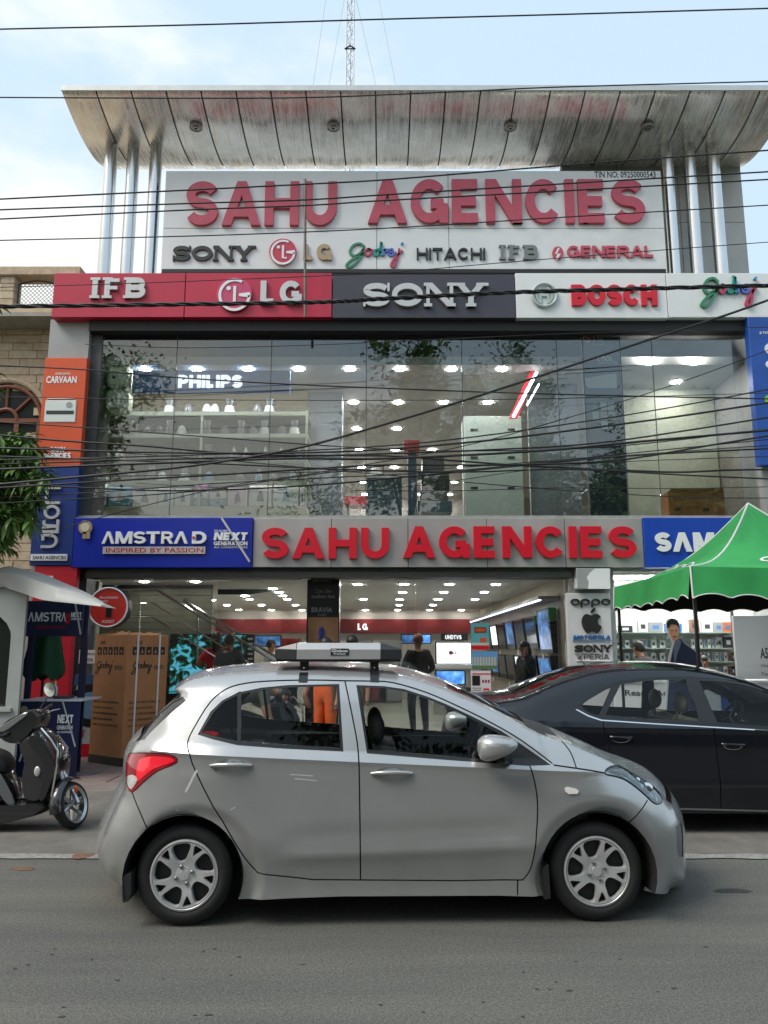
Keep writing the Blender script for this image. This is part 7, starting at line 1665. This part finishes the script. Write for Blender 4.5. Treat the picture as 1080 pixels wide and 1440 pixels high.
    m.add(vs, [(i * n + j, i * n + (j + 1) % n, (i + 1) * n + (j + 1) % n, (i + 1) * n + j) for i in range(m2) for j in range(n)])
    if lh: m.ball(hd + Vector((0, -.09, -.10)) * k, (.08 * k, .05 * k, .14 * k), 12, 8)
    h_ = m.build('hair', hair, None, smooth=True, angle=180); h_.parent = r
    fc = MB(); fc.ball(hd + Vector((0, .098, -.022)) * k, (.013 * k, .02 * k, .022 * k), 8, 6); o2 = fc.build('nose', mesh.materials[0], None, smooth=True); o2.parent = r
    for q in (-1, 1):
        ey = MB(); ey.ball(hd + Vector((.033 * q, .086, .005)) * k, (.014 * k, .008 * k, .007 * k), 8, 6); e_ = ey.build('eye', M('eye_dark', (.03, .025, .02), .3), None, smooth=True); e_.parent = r
        er = MB(); er.ball(hd + Vector((.088 * q, -.005, -.01)) * k, (.012 * k, .022 * k, .032 * k), 8, 6); e_ = er.build('ear', mesh.materials[0], None, smooth=True); e_.parent = r
    mo = MB(); mo.ball(hd + Vector((0, .083, -.058)) * k, (.024 * k, .008 * k, .007 * k), 8, 6); e_ = mo.build('mouth', M('lip', S(130, 70, 62), .5), None, smooth=True); e_.parent = r
    return r
hairm = M('black_hair', (.012, .010, .009), .5, var=.3, vs=60); greyhair = M('henna_hair', S(110, 56, 36), .6)
def cl(c, nm, rough=.8): return M('cloth_' + nm, c, rough, var=.12, vs=14, bump=.15, bs=60)
den = cl(S(44, 48, 58), 'denim'); nav = cl(S(56, 62, 72), 'slate_tee'); redc = cl(S(196, 50, 58), 'red_shirt'); blkc = cl((.014, .014, .015), 'black'); orc = cl(S(226, 96, 30), 'orange'); tealc = cl(S(40, 150, 160), 'turquoise'); grc = cl(S(84, 82, 74), 'grey_brown'); dk = cl(S(34, 36, 40), 'dark_jacket'); wht = cl((.5, .5, .48), 'cream')
FL = .145
def stand_at(px, py_head, D): p = at(px, py_head, D); return p.x, p.z
x, zt = stand_at(323, 894, 13.2); person('man in slate T-shirt seen from behind watching the tree screen', (x, 13.2, FL), rad(-12), zt - FL, (nav, 0, den, hairm, 0, None), {'elr': (.30, .03, 1.16), 'wrr': (.16, .18, 1.08), 'par': (.12, .24, 1.08)})
x, zt = stand_at(305, 891, 13.7); person('person in red shirt with raised arm beside the man in slate T-shirt', (x, 13.7, FL), rad(10), zt - FL, (redc, 0, den, hairm, 1, None), {'ell': (-.30, .02, 1.18), 'wrl': (-.20, .10, 1.36), 'pal': (-.12, .12, 1.42)})
x, zt = stand_at(381, 901, 16.5); person('seated customer in cream shirt in front of the small television by the stairs', (x, 16.5, FL), rad(-60), zt - FL, (wht, 0, den, hairm, 0, None), {})
x, zt = stand_at(588, 893, 14.2); person('man in black standing with his back turned in the doorway', (x, 14.2, FL), rad(8), zt - FL, (blkc, 1, blkc, greyhair, 0, None), {'elr': (.27, .03, 1.13), 'wrr': (.20, .20, 1.05), 'ell': (-.27, .0, 1.12), 'wrl': (-.24, .1, .92), 'knl': (-.12, .06, .5), 'anr': (.12, -.05, .09)})
x, zt = stand_at(738, 904, 13.5); person('person in dark jacket holding a phone to the ear by the right-hand televisions', (x, 13.5, FL), rad(118), zt - FL, (dk, 1, blkc, hairm, 1, None), {'ell': (-.30, .10, 1.17), 'wrl': (-.17, .14, 1.50), 'pal': (-.125, .08, 1.58)})
x, zt = stand_at(497, 899, 12.0); person('person in turquoise tunic hidden behind the roof sign box', (x, 11.6, .11), rad(170), zt - .11 + .02, (tealc, 0, tealc, hairm, 1, None), {})
x, zt = stand_at(462, 900, 11.5); person('person in orange clothes seen through the rear car window', (x, 11.1, .11), rad(150), zt - .11, (orc, 0, orc, hairm, 1, None), {'elr': (.28, .04, 1.1), 'wrr': (.28, .14, .92)})
p = at(352, 1020, 9.7); person('person in grey-brown shirt bending down behind the silver car', (p.x - .25, 9.7, .11), rad(-80), 1.62, (grc, 0, den, hairm, 0, None),
    {'belly': (0, .14, 1.02), 'chest': (0, .34, 1.06), 'neck0': (0, .50, 1.06), 'neck': (0, .56, 1.05), 'head0': (0, .62, 1.03), 'head': (0, .68, .99), 'head1': (0, .73, .95), 'shr': (.17, .42, 1.06), 'shl': (-.17, .42, 1.06), 'elr': (.22, .46, .80), 'ell': (-.22, .46, .80), 'wrr': (.20, .56, .58), 'wrl': (-.2, .56, .58), 'par': (.20, .60, .51), 'pal': (-.2, .60, .51), 'pelvis': (0, -.08, .93), 'hipr': (.095, -.08, .89), 'hipl': (-.095, -.08, .89)})
x, zt = stand_at(934, 906, 11.6); person('shop assistant in black hunched with back turned at the phone counter', (x, 12.3, FL), rad(20), zt - FL + .08, (dk, 1, blkc, hairm, 0, None), {'chest': (0, .10, 1.25), 'neck0': (0, .18, 1.40), 'neck': (0, .22, 1.45), 'head0': (0, .25, 1.51), 'head': (0, .26, 1.58), 'head1': (0, .26, 1.65), 'shr': (.18, .12, 1.36), 'shl': (-.18, .12, 1.36)})
x, zt = stand_at(989, 924, 12.5); person('shopkeeper with dark hair facing the street just above the sedan roof', (x, 12.5, FL), rad(165), zt - FL, (dk, 1, blkc, hairm, 0, None), {})
p = atz(420, 1050, .1); o = MB().bbox(-1.35, -.92, 10.75, 11.1, .11, .62, .006).build('small_carton', cardb, None, root=(-1.1, 10.9, .11)); tag(o, 'small brown carton with a white label seen through the rear car window', 'carton'); o2 = box('address_label', whitelet, o, -1.05, -.95, 10.744, 10.749, .40, .52)
# ------------------------------------------------------------------ neighbouring house on the left
ND = 12.75
stone = [M('sandstone_block_%d' % k, c, .85, var=.2, vs=9, dirt=.35, bump=.3, bs=45) for k, c in enumerate([(.53, .41, .285), (.55, .44, .31), (.49, .385, .27), (.56, .45, .32)])]
r = thing('stone_house', (-7.2, 13, 0), 'sandstone house with arched wooden window and parapet grille at the far left', 'building')
nx1 = -5.47
zc = at(30, 458, ND).z
box('wall', M('mortar', (.40, .32, .225), .9), r, -9.5, nx1, ND + .03, ND + 6, 0, zc)
zz = 2.6; k = 0; rn = random.Random(2)
ax, az, ar = at(8, 592, ND).x, at(8, 592, ND).z, .62
while zz < zc - .15:
    x = nx1; hgt = .145
    while x > -7.0:
        w_ = rn.uniform(.35, .8); x2 = max(-7.1, x - w_); cx = (x + x2) / 2
        inside = (abs(cx - ax) < ar and zz < az + .02 and zz > az - .95) or (zz >= az - .1 and math.hypot(cx - ax, zz + .07 - az) < ar + .02)
        if not inside: d = rn.uniform(0, .014); box('stone_block', stone[rn.randrange(4)], r, x2 + .004, x - .004, ND - d, ND + .029, zz + .004, zz + hgt - .004, b=.006)
        x = x2
    zz += hgt
wood = M('brown_joinery', S(120, 66, 40), .5, var=.2, vs=8)
wn = box('window', M('window_dark', (.03, .032, .035), .1), r, ax - ar, ax + ar, ND + .012, ND + .028, az - .95, az + .02)
MB().prism([(ax + ar * math.cos(t), az + ar * math.sin(t)) for t in [PI * k / 18 for k in range(19)]], lambda x, z: (x, ND + .028, z), lambda x, z: (x, ND + .014, z)).build('fanlight', MATS['window_dark'], wn)
for rr in (ar - .02, .2): MB().tube([(ax + rr * math.cos(PI * k / 18), ND - .01, az + rr * math.sin(PI * k / 18)) for k in range(19)], .035, 8).build('arch_frame', wood, wn, smooth=True)
for t in (45, 90, 135): MB().tube([(ax + .2 * math.cos(rad(t)), ND - .005, az + .2 * math.sin(rad(t))), (ax + ar * math.cos(rad(t)), ND - .005, az + ar * math.sin(rad(t)))], .025, 6).build('glazing_bar', wood, wn)
for x in (ax - ar + .04, ax - .2, ax + .2, ax + ar - .04): box('mullion', wood, wn, x - .04, x + .04, ND - .03, ND + .01, az - .95, az + .02)
for z in (az, az - .45, az - .93): box('transom', wood, wn, ax - ar, ax + ar, ND - .034, ND + .006, z - .035, z + .035)
MB().tube([(ax + (ar + .09) * math.cos(PI * k / 18), ND - .02, az + (ar + .09) * math.sin(PI * k / 18)) for k in range(19)], .05, 8).build('arch_moulding', stone[2], r, smooth=True)
cs = M('stained_plaster', (.34, .33, .28), .8, var=.2, vs=5, dirt=.7)
box('eaves_slab', cs, r, -9.5, nx1 + .02, ND - .55, ND + .3, zc + .0, at(30, 446, 12.2).z + .02)
box('parapet_base', stone[1], r, -9.5, nx1 + .02, ND - .40, ND - .15, at(30, 446, 12.2).z + .022, at(30, 432, 12.35).z)
zt_ = at(30, 389, 12.35).z; zp = at(30, 377, 12.35).z
for a_, b_ in ((0, 20), (-70, -50)):
    x0, x1 = at(a_, 410, 12.35).x, at(b_, 410, 12.35).x
    z = at(30, 432, 12.35).z; kk = 0
    while z < zt_ - .02: box('pier_block', stone[kk % 4], r, x0 + .004 * (kk % 2), x1, 12.33, 12.6, z + .004, min(zt_, z + .14) - .004, b=.008); z += .14; kk += 1
box('coping', stone[0], r, -9.5, nx1 + .35, 12.28, 12.65, zt_, zp, b=.012)
gx0, gx1, gz0, gz1 = *sorted((at(26, 410, 12.45).x, at(78, 410, 12.45).x)), at(30, 431, 12.45).z, at(30, 396, 12.45).z
g = MB().tube([(gx0, 12.45, gz0), (gx0, 12.45, gz1 - .05), *[(gx0 + (gx1 - gx0) * k / 10, 12.45, gz1 - .05 + .06 * math.sin(PI * k / 10)) for k in range(1, 10)], (gx1, 12.45, gz1 - .05), (gx1, 12.45, gz0), (gx0, 12.45, gz0)], .012, 6).build('grille', black, r)
n = 9
for k in range(-n, n):
    for sg in (1, -1):
        P = []
        for t in (0, 1):
            pass
        x0_ = gx0 + (gx1 - gx0) * k / n; h_ = gz1 - .04 - gz0; x1_ = x0_ + h_
        a_, b_ = (x0_, gz0), (x1_, gz0 + h_)
        if sg < 0: a_, b_ = (gx0 + gx1 - x0_, gz0), (gx0 + gx1 - x1_, gz0 + h_)
        # clip to the frame
        def clipx(p, q):
            (xa, za), (xb, zb__) = p, q
            if xa == xb: return None
            lo, hi = 0., 1.
            for s_, e_ in ((gx0, 1), (gx1, -1)):
                da, db = (xa - s_) * e_, (xb - s_) * e_
                if da < 0 and db < 0: return None
                if da < 0: lo = max(lo, da / (da - db))
                if db < 0: hi = min(hi, da / (da - db))
            if hi - lo < .05: return None
            return (xa + (xb - xa) * lo, za + (zb__ - za) * lo), (xa + (xb - xa) * hi, za + (zb__ - za) * hi)
        c = clipx(a_, b_)
        if c: MB().tube([(c[0][0], 12.45, c[0][1]), (c[1][0], 12.45, c[1][1])], .004, 4).build('wire', black, g)
# ------------------------------------------------------------------ mango tree hanging in from the left
leafm = []
for k, c in enumerate([(.11, .21, .04), (.15, .27, .055), (.06, .12, .028), (.22, .33, .09)]):
    m = M('leaf_%d' % k, c, .45, var=.25, vs=3, spec=.4); b = m.node_tree.nodes['Principled BSDF']; b.inputs['Transmission Weight'].default_value = 0; leafm.append(m)
bark = M('bark', (.09, .07, .05), .9, var=.3, vs=8, bump=.4, bs=20)
TRE = thing('mango_tree', (-6.9, 9.6, .08), 'leafy green mango tree reaching in at the left edge above the kiosk', 'tree')
MB().tube([(-6.9, 9.6, .05), (-6.85, 9.6, 1.8), (-6.7, 9.7, 3.2), (-6.3, 9.7, 4.2), (-6.0, 9.7, 4.9)], [.19, .16, .13, .09, .05], 12).build('trunk', bark, TRE, smooth=True)
for pts in ([(-6.7, 9.7, 3.3), (-5.6, 9.5, 3.75), (-4.9, 9.4, 3.85), (-4.35, 9.4, 3.75)], [(-6.75, 9.65, 2.9), (-5.8, 9.3, 3.1), (-5.0, 9.2, 3.05), (-4.7, 9.2, 2.9)], [(-6.3, 9.7, 4.2), (-5.4, 9.5, 4.3), (-4.7, 9.4, 4.15)]): MB().tube([tuple(q) for q in bez(pts, 4)], [.06 - .045 * i / 12 for i in range(13)], 8).build('limb', bark, TRE, smooth=True)
rn = random.Random(9); m = MB()
def leaf(mb, o, d, L_, w_, mat):
    d = d.normalized(); s_ = d.cross(Vector((0, 0, 1))); s_ = s_.normalized() if s_.length > .05 else Vector((1, 0, 0)); up_ = s_.cross(d)
    P = [o]; 
    a = o + d * L_ * .35; b = o + d * L_ * .7 + Vector((0, 0, -.08 * L_)); e = o + d * L_ + Vector((0, 0, -.22 * L_))
    mb.add([o, a + s_ * w_ + up_ * w_ * .3, a, a - s_ * w_ + up_ * w_ * .3, b + s_ * w_ * .8 + up_ * w_ * .25, b, b - s_ * w_ * .8 + up_ * w_ * .25, e], [(0, 2, 1), (0, 3, 2), (1, 2, 5, 4), (2, 3, 6, 5), (4, 5, 7), (5, 6, 7)], mat)
def cluster(mb, c, n, L_, spread=1.):
    for i in range(n):
        a = rn.uniform(0, 6.28); el = rn.uniform(-1.25, .35); d = Vector((math.cos(a) * math.cos(el), math.sin(a) * math.cos(el), math.sin(el)))
        leaf(mb, c + d * .02, d, L_ * rn.uniform(.7, 1.15), L_ * rn.uniform(.10, .14), rn.choices((0, 1, 2, 3), (4, 3, 3, 1))[0])
reg = [((-12, 600), (40, 612), (58, 650), (66, 668), (52, 700), (40, 742), (20, 735), (0, 756), (-30, 740), (-60, 600)), ((-40, 690), (6, 700), (14, 750), (6, 782), (-40, 780))]
for poly, cnt in ((reg[0], 230), (reg[1], 60)):
    k = 0
    while k < cnt:
        px, py = rn.uniform(-60, 66), rn.uniform(596, 786)
        if inpoly(px, py, poly): cluster(m, at(px, py, rn.uniform(8.9, 10.0)), rn.randint(8, 12), .21); k += 1
for k in range(150): cluster(m, Vector((rn.gauss(-7.0, .9), rn.gauss(9.9, .7), rn.gauss(4.9, .7))), 9, .24)
cw = m.build('crown', leafm, TRE); cw['kind'] = 'stuff'
# ------------------------------------------------------------------ the far side of the street (mirrored in the glass and paintwork)
def street_tree(x, y, h, rad_, label, seed, den=1., big=1.):
    rn_ = random.Random(seed); t = thing('street_tree', (x, y, 0), label, 'tree', 'trees on the far side of the street')
    MB().tube([(x, y, -.02), (x + .1, y, h * .25), (x - .1, y + .1, h * .5), (x, y, h * .75)], [.28, .22, .16, .07], 10).build('trunk', bark, t, smooth=True)
    mb = MB()
    for k in range(7):
        a = rn_.uniform(0, 6.28); e = Vector((x + math.cos(a) * rad_ * .6, y + math.sin(a) * rad_ * .6, h * rn_.uniform(.6, .9))); mb = MB(); mb.tube([(x, y, h * rn_.uniform(.35, .55)), ((x + e.x) / 2, (y + e.y) / 2, (h * .5 + e.z) / 2 + .3), e], [.1, .07, .03], 6); mb.build('limb', bark, t, smooth=True)
    mb = MB(); cl_ = [(Vector((rn_.gauss(0, .45), rn_.gauss(0, .45), rn_.gauss(0, .5))), rn_.uniform(.25, .5)) for _ in range(34)]
    for c, s_ in cl_:
        for i in range(int(330 * den)):
            d = Vector((rn_.gauss(0, 1), rn_.gauss(0, 1), rn_.gauss(0, .8))) * s_ * .42; p = Vector((x, y, h * .74)) + Vector(((c.x + d.x) * rad_, (c.y + d.y) * rad_, (c.z + d.z) * h * .30))
            a = Vector((rn_.gauss(0, 1), rn_.gauss(0, 1), rn_.gauss(0, .6))).normalized(); b = a.cross(Vector((rn_.random(), rn_.random(), rn_.random()))).normalized(); q = rn_.uniform(.07, .15) * big
            mb.add([p - a * q - b * q * .45, p + a * q * .2 - b * q * .5, p + a * q, p + a * q * .1 + b * q * .5], [(0, 1, 2, 3)], rn_.randrange(4))
    o = mb.build('crown', leafm, t); o['kind'] = 'stuff'
for args in ((4.4, -5.8, 8.8, 3.0, 'kerbside tree behind the camera on the right', 13, 1.3, 1.5), (10.2, -6.4, 8.4, 3.0, 'kerbside tree behind the camera at the far right', 14, 1.3, 1.5), (-15.2, -9.0, 15.6, 3.6, 'tall tree across the street mirrored at the left of the upper glass', 1, 1.6, 1.3), (1.2, -11, 15.8, 3.0, 'broad tree across the street mirrored in the middle of the upper glass', 2, .6, 1.3), (5.6, -10, 15.0, 2.6, 'slim tree across the street mirrored beside the hanging banner', 3), (13.0, -10.5, 11.5, 3.4, 'low tree across the street mirrored at the right of the glass', 4), (-4.6, -12, 8.0, 3.2, 'short tree across the street mirrored below the shelves', 5), (9, -12.5, 8.5, 3.2, 'rounded tree across the street mirrored low on the right', 6), (-15.5, -10, 10, 3.6, 'outermost tree across the street on the left', 7), (17.5, -11, 10, 3.6, 'outermost tree across the street on the right', 8)): street_tree(*args)
pv2 = sheet('far_pavement', MATS['pavement_bed'], -60, 60, -13, -7.5, .05)
r = thing('boundary_wall', (0, -13.5, 0), 'weathered compound wall across the street behind the camera', 'wall'); box('wall', M('old_plaster', (.20, .18, .15), .9, var=.3, vs=2, dirt=.5), r, -40, 40, -13.8, -13.5, 0, 2.4); box('coping', cs, r, -40, 40, -13.86, -13.44, 2.4, 2.5)
r = thing('far_house', (0, -19, 0), 'plain two-storey house across the street behind the trees', 'building'); box('wall', M('far_house_plaster', (.24, .22, .19), .9, var=.2, vs=.5), r, -26, 22, -28, -18, 0, 6.2); box('parapet', cs, r, -26, 22, -18.2, -17.9, 6.2, 6.9)
for k in range(9):
    for z in (1.0, 4.0): box('window', M('window_dark'), r, -24 + 5 * k, -22.4 + 5 * k, -18.02, -17.97, z, z + 1.4)
r = thing('utility_pole', (10.3, -7.0, 0), 'grey utility pole across the street mirrored in the right-hand glass', 'pole'); rod([(10.3, -7, 0), (10.3, -7, 9)], [.14, .10]).build('shaft', M('pole_cement', (.25, .25, .24), .8), r, smooth=True); rod([(9.6, -7, 8.2), (11, -7, 8.2)], .04).build('cross_arm', black, r); rod([(10.3, -7, 7.2), (9.6, -7, 8.0)], .03).build('brace', black, r)
# ------------------------------------------------------------------ lattice mast and stays
MD = 22.
r = thing('radio_mast', (at(492, 125, MD).x, MD, 7.2), 'thin lattice radio mast rising behind the roof canopy', 'mast')
mx = at(492, 125, MD).x; zb_, ztp = 7.2, at(492, -60, MD).z; mst = M('galvanised', (.36, .37, .37), .5, .5)
legs = [(mx - .12, MD - .07), (mx + .12, MD - .07), (mx, MD + .14)]
for lx_, ly in legs: rod([(lx_, ly, zb_), (lx_, ly, ztp)], .018, 6).build('leg', mst, r)
z = zb_ + 6; k = 0
while z < ztp - .3:
    for i in range(3): a, b = legs[i], legs[(i + 1) % 3]; (a, b) = (a, b) if k % 2 else (b, a); rod([(a[0], a[1], z), (b[0], b[1], z + .3)], .008, 4).build('brace', mst, r)
    z += .3; k += 1
z = at(492, 72, MD).z
for a, b in (((mx - .17, MD - .1, z), (mx, MD - .1, z + .12)), ((mx, MD - .1, z + .12), (mx + .17, MD - .1, z)), ((mx - .17, MD - .1, z), (mx + .17, MD - .1, z))): rod([a, b], .02, 6).build('stay_plate', black, r)
for x0, y0, x1, y1 in ((458, 0, 440, 123), (484, 0, 462, 122), (501, 0, 529, 122), (533, 0, 557, 122)):
    a, b = at(x0, y0, MD), at(x1, y1, MD); d = (a - b); rod([b - d * .35, a + d * .3], .006, 4).build('stay_wire', mst, r)
# ------------------------------------------------------------------ overhead wires
wirem = M('cable_black', (.012, .012, .012), .6)
WIRES = [
 ('thin wire across the open sky, topmost of all', .008, 8.6, [(-60, 43), (0, 41), (270, 35), (540, 27), (800, 20), (1140, 10)]),
 ('thin wire along the front edge of the metal canopy', .007, 8.8, [(-60, 137), (0, 137), (250, 138), (440, 137), (640, 129), (800, 122), (1140, 113)]),
 ('wire crossing the tops of the faded roof letters', .008, 8.5, [(-60, 283), (0, 280), (250, 268), (430, 259), (540, 253), (700, 240), (880, 226), (1140, 207)]),
 ('wire crossing the upper half of the faded roof letters', .008, 8.7, [(-60, 298), (0, 295), (270, 286), (430, 281), (540, 274), (800, 258), (1140, 238)]),
 ('wire crossing the middle of the faded roof letters', .008, 8.9, [(-60, 310), (0, 308), (270, 295), (430, 289), (540, 282), (800, 268), (1140, 249)]),
 ('thin wire just under the faded roof letters', .006, 8.6, [(-60, 340), (0, 338), (300, 331), (540, 321), (800, 305), (1140, 285)]),
 ('faint wire over the small logos of the roof board', .0045, 9.0, [(-60, 406), (0, 404), (200, 398), (450, 388), (540, 384), (700, 370), (900, 354), (1140, 336)]),
 ('black wire running diagonally from the right sign down to the glass', .012, 8.4, [(-60, 686), (0, 681), (140, 668), (270, 655), (410, 632), (540, 597), (700, 548), (900, 482), (1030, 440), (1140, 400)]),
 ('thin wire across the top of the glazing', .004, 9.2, [(120, 484), (250, 489), (383, 487), (540, 481), (780, 470), (1140, 458)]),
 ('wire sagging from the orange board past the neon tube', .007, 8.8, [(-60, 510), (0, 514), (120, 520), (250, 531), (400, 540), (540, 546), (700, 552), (890, 557), (1140, 562)]),
 ('thin straight wire across the shelf tops', .004, 9.3, [(-60, 556), (60, 559), (250, 562), (540, 563), (800, 560), (1140, 551)]),
 ('black cable sagging through the middle of the glass from the left tree', .010, 8.7, [(-60, 608), (0, 612), (90, 620), (200, 627), (350, 639), (540, 641), (640, 648), (740, 655), (890, 662), (960, 664), (1030, 661), (1140, 660)]),
 ('cable rising to the right from the display shelf', .010, 8.6, [(-60, 632), (0, 630), (200, 636), (400, 637), (540, 632), (680, 620), (790, 607), (950, 586), (1140, 557)]),
 ('cable beneath it rising towards the tall blue board', .009, 8.9, [(-60, 656), (0, 653), (150, 648), (300, 644), (540, 638), (700, 632), (840, 623), (1000, 600), (1140, 577)]),
 ('thick cable across the pale green cupboard', .012, 8.5, [(-60, 664), (0, 660), (200, 652), (400, 645), (540, 645), (760, 634), (900, 621), (1140, 600)]),
 ('lower thick cable rising from the navy pillar board', .010, 8.7, [(-60, 690), (0, 686), (160, 676), (300, 668), (430, 660), (540, 654), (700, 654), (860, 648), (1000, 626), (1140, 603)]),
 ('thin cable over the lowest shelf tier', .006, 9.0, [(-60, 705), (0, 700), (140, 692), (300, 680), (460, 672), (640, 662), (860, 640), (1140, 612)]),
 ('thin wire above the carton row', .005, 9.1, [(-60, 672), (60, 671), (250, 668), (430, 664), (600, 660), (800, 646), (1140, 622)]),
 ('faint level wire low across the right-hand glass', .004, 9.2, [(500, 690), (640, 690), (800, 686), (960, 687), (1140, 683)]),
 ('thin wire running down to the blue fascia from the right', .005, 8.9, [(90, 742), (200, 712), (330, 682), (450, 664), (640, 630), (790, 590), (950, 540), (1140, 470)]),
 ('thin wire slanting across the lower middle panes', .004, 9.0, [(520, 690), (640, 676), (735, 662), (860, 650), (1140, 640)]),
]
WIRES += [
 ('cable sagging just over the fascia of red capitals', .009, 8.8, [(-60, 676), (80, 684), (250, 690), (430, 683), (600, 668), (760, 652), (900, 640), (1140, 628)]),
 ('cable looping low in front of the tall cupboard', .008, 8.6, [(-60, 640), (100, 645), (300, 652), (480, 660), (640, 664), (800, 660), (960, 668), (1140, 676)]),
 ('thin wire crossing the kettles on the second tier', .006, 8.9, [(-60, 590), (100, 600), (300, 615), (480, 628), (640, 634), (860, 628), (1140, 596)]),
 ('thin wire from the orange board to the lower right pane', .005, 9.1, [(-60, 622), (100, 632), (300, 646), (500, 664), (700, 682), (860, 694), (1000, 700), (1140, 700)]),
 ('wire crossing the middle of the hanging banner', .007, 8.7, [(-60, 648), (200, 642), (420, 634), (600, 622), (800, 596), (960, 570), (1140, 536)]),
 ('drooping wire bundle end under the display shelf', .006, 8.8, [(-60, 712), (60, 704), (180, 698), (300, 688), (420, 670), (540, 655)]),
]
for lab, rr, D, pts in WIRES:
    P = bez([at(x, y, D) for x, y in pts], 6); mid = P[len(P) // 2]
    o = MB().tube(P, rr * 1.15, 6).build('overhead_wire', wirem, None, smooth=True, root=tuple(mid)); tag(o, 'black ' + lab if not lab.startswith('black') and len(lab.split()) < 15 else lab, 'wire', 'overhead wires')
# twisted bundle
P = bez([at(x, y, 8.5) for x, y in ((-60, 433), (0, 431), (250, 428), (440, 425), (540, 420), (700, 412), (900, 406), (1140, 400))], 30)
r = thing('twisted_cable', tuple(P[len(P) // 2]), 'thick twisted black power cable sagging across the upper row of boards', 'cable', 'overhead wires')
for s_ in range(3): MB().tube([p + Vector((0, math.cos(i * .55 + s_ * 2.094), math.sin(i * .55 + s_ * 2.094))) * .016 for i, p in enumerate(P)], .012, 6).build('strand', wirem, r, smooth=True)
# tufts of frayed tape on the wires
for q in ((590, 251), (548, 275), (575, 282), (510, 277)):
    pass
o = rod([at(429, 252, 11.55), at(429, 446, 11.55)], .022).build('steel_pipe', M('rusty_pipe', (.16, .14, .12), .6, .4, var=.3, vs=6), None, root=tuple(at(429, 446, 11.55))); tag(o, 'thin upright steel pipe in front of the roof letters', 'pipe')
o.parent = None
bpy.data.scenes.remove(TMP)
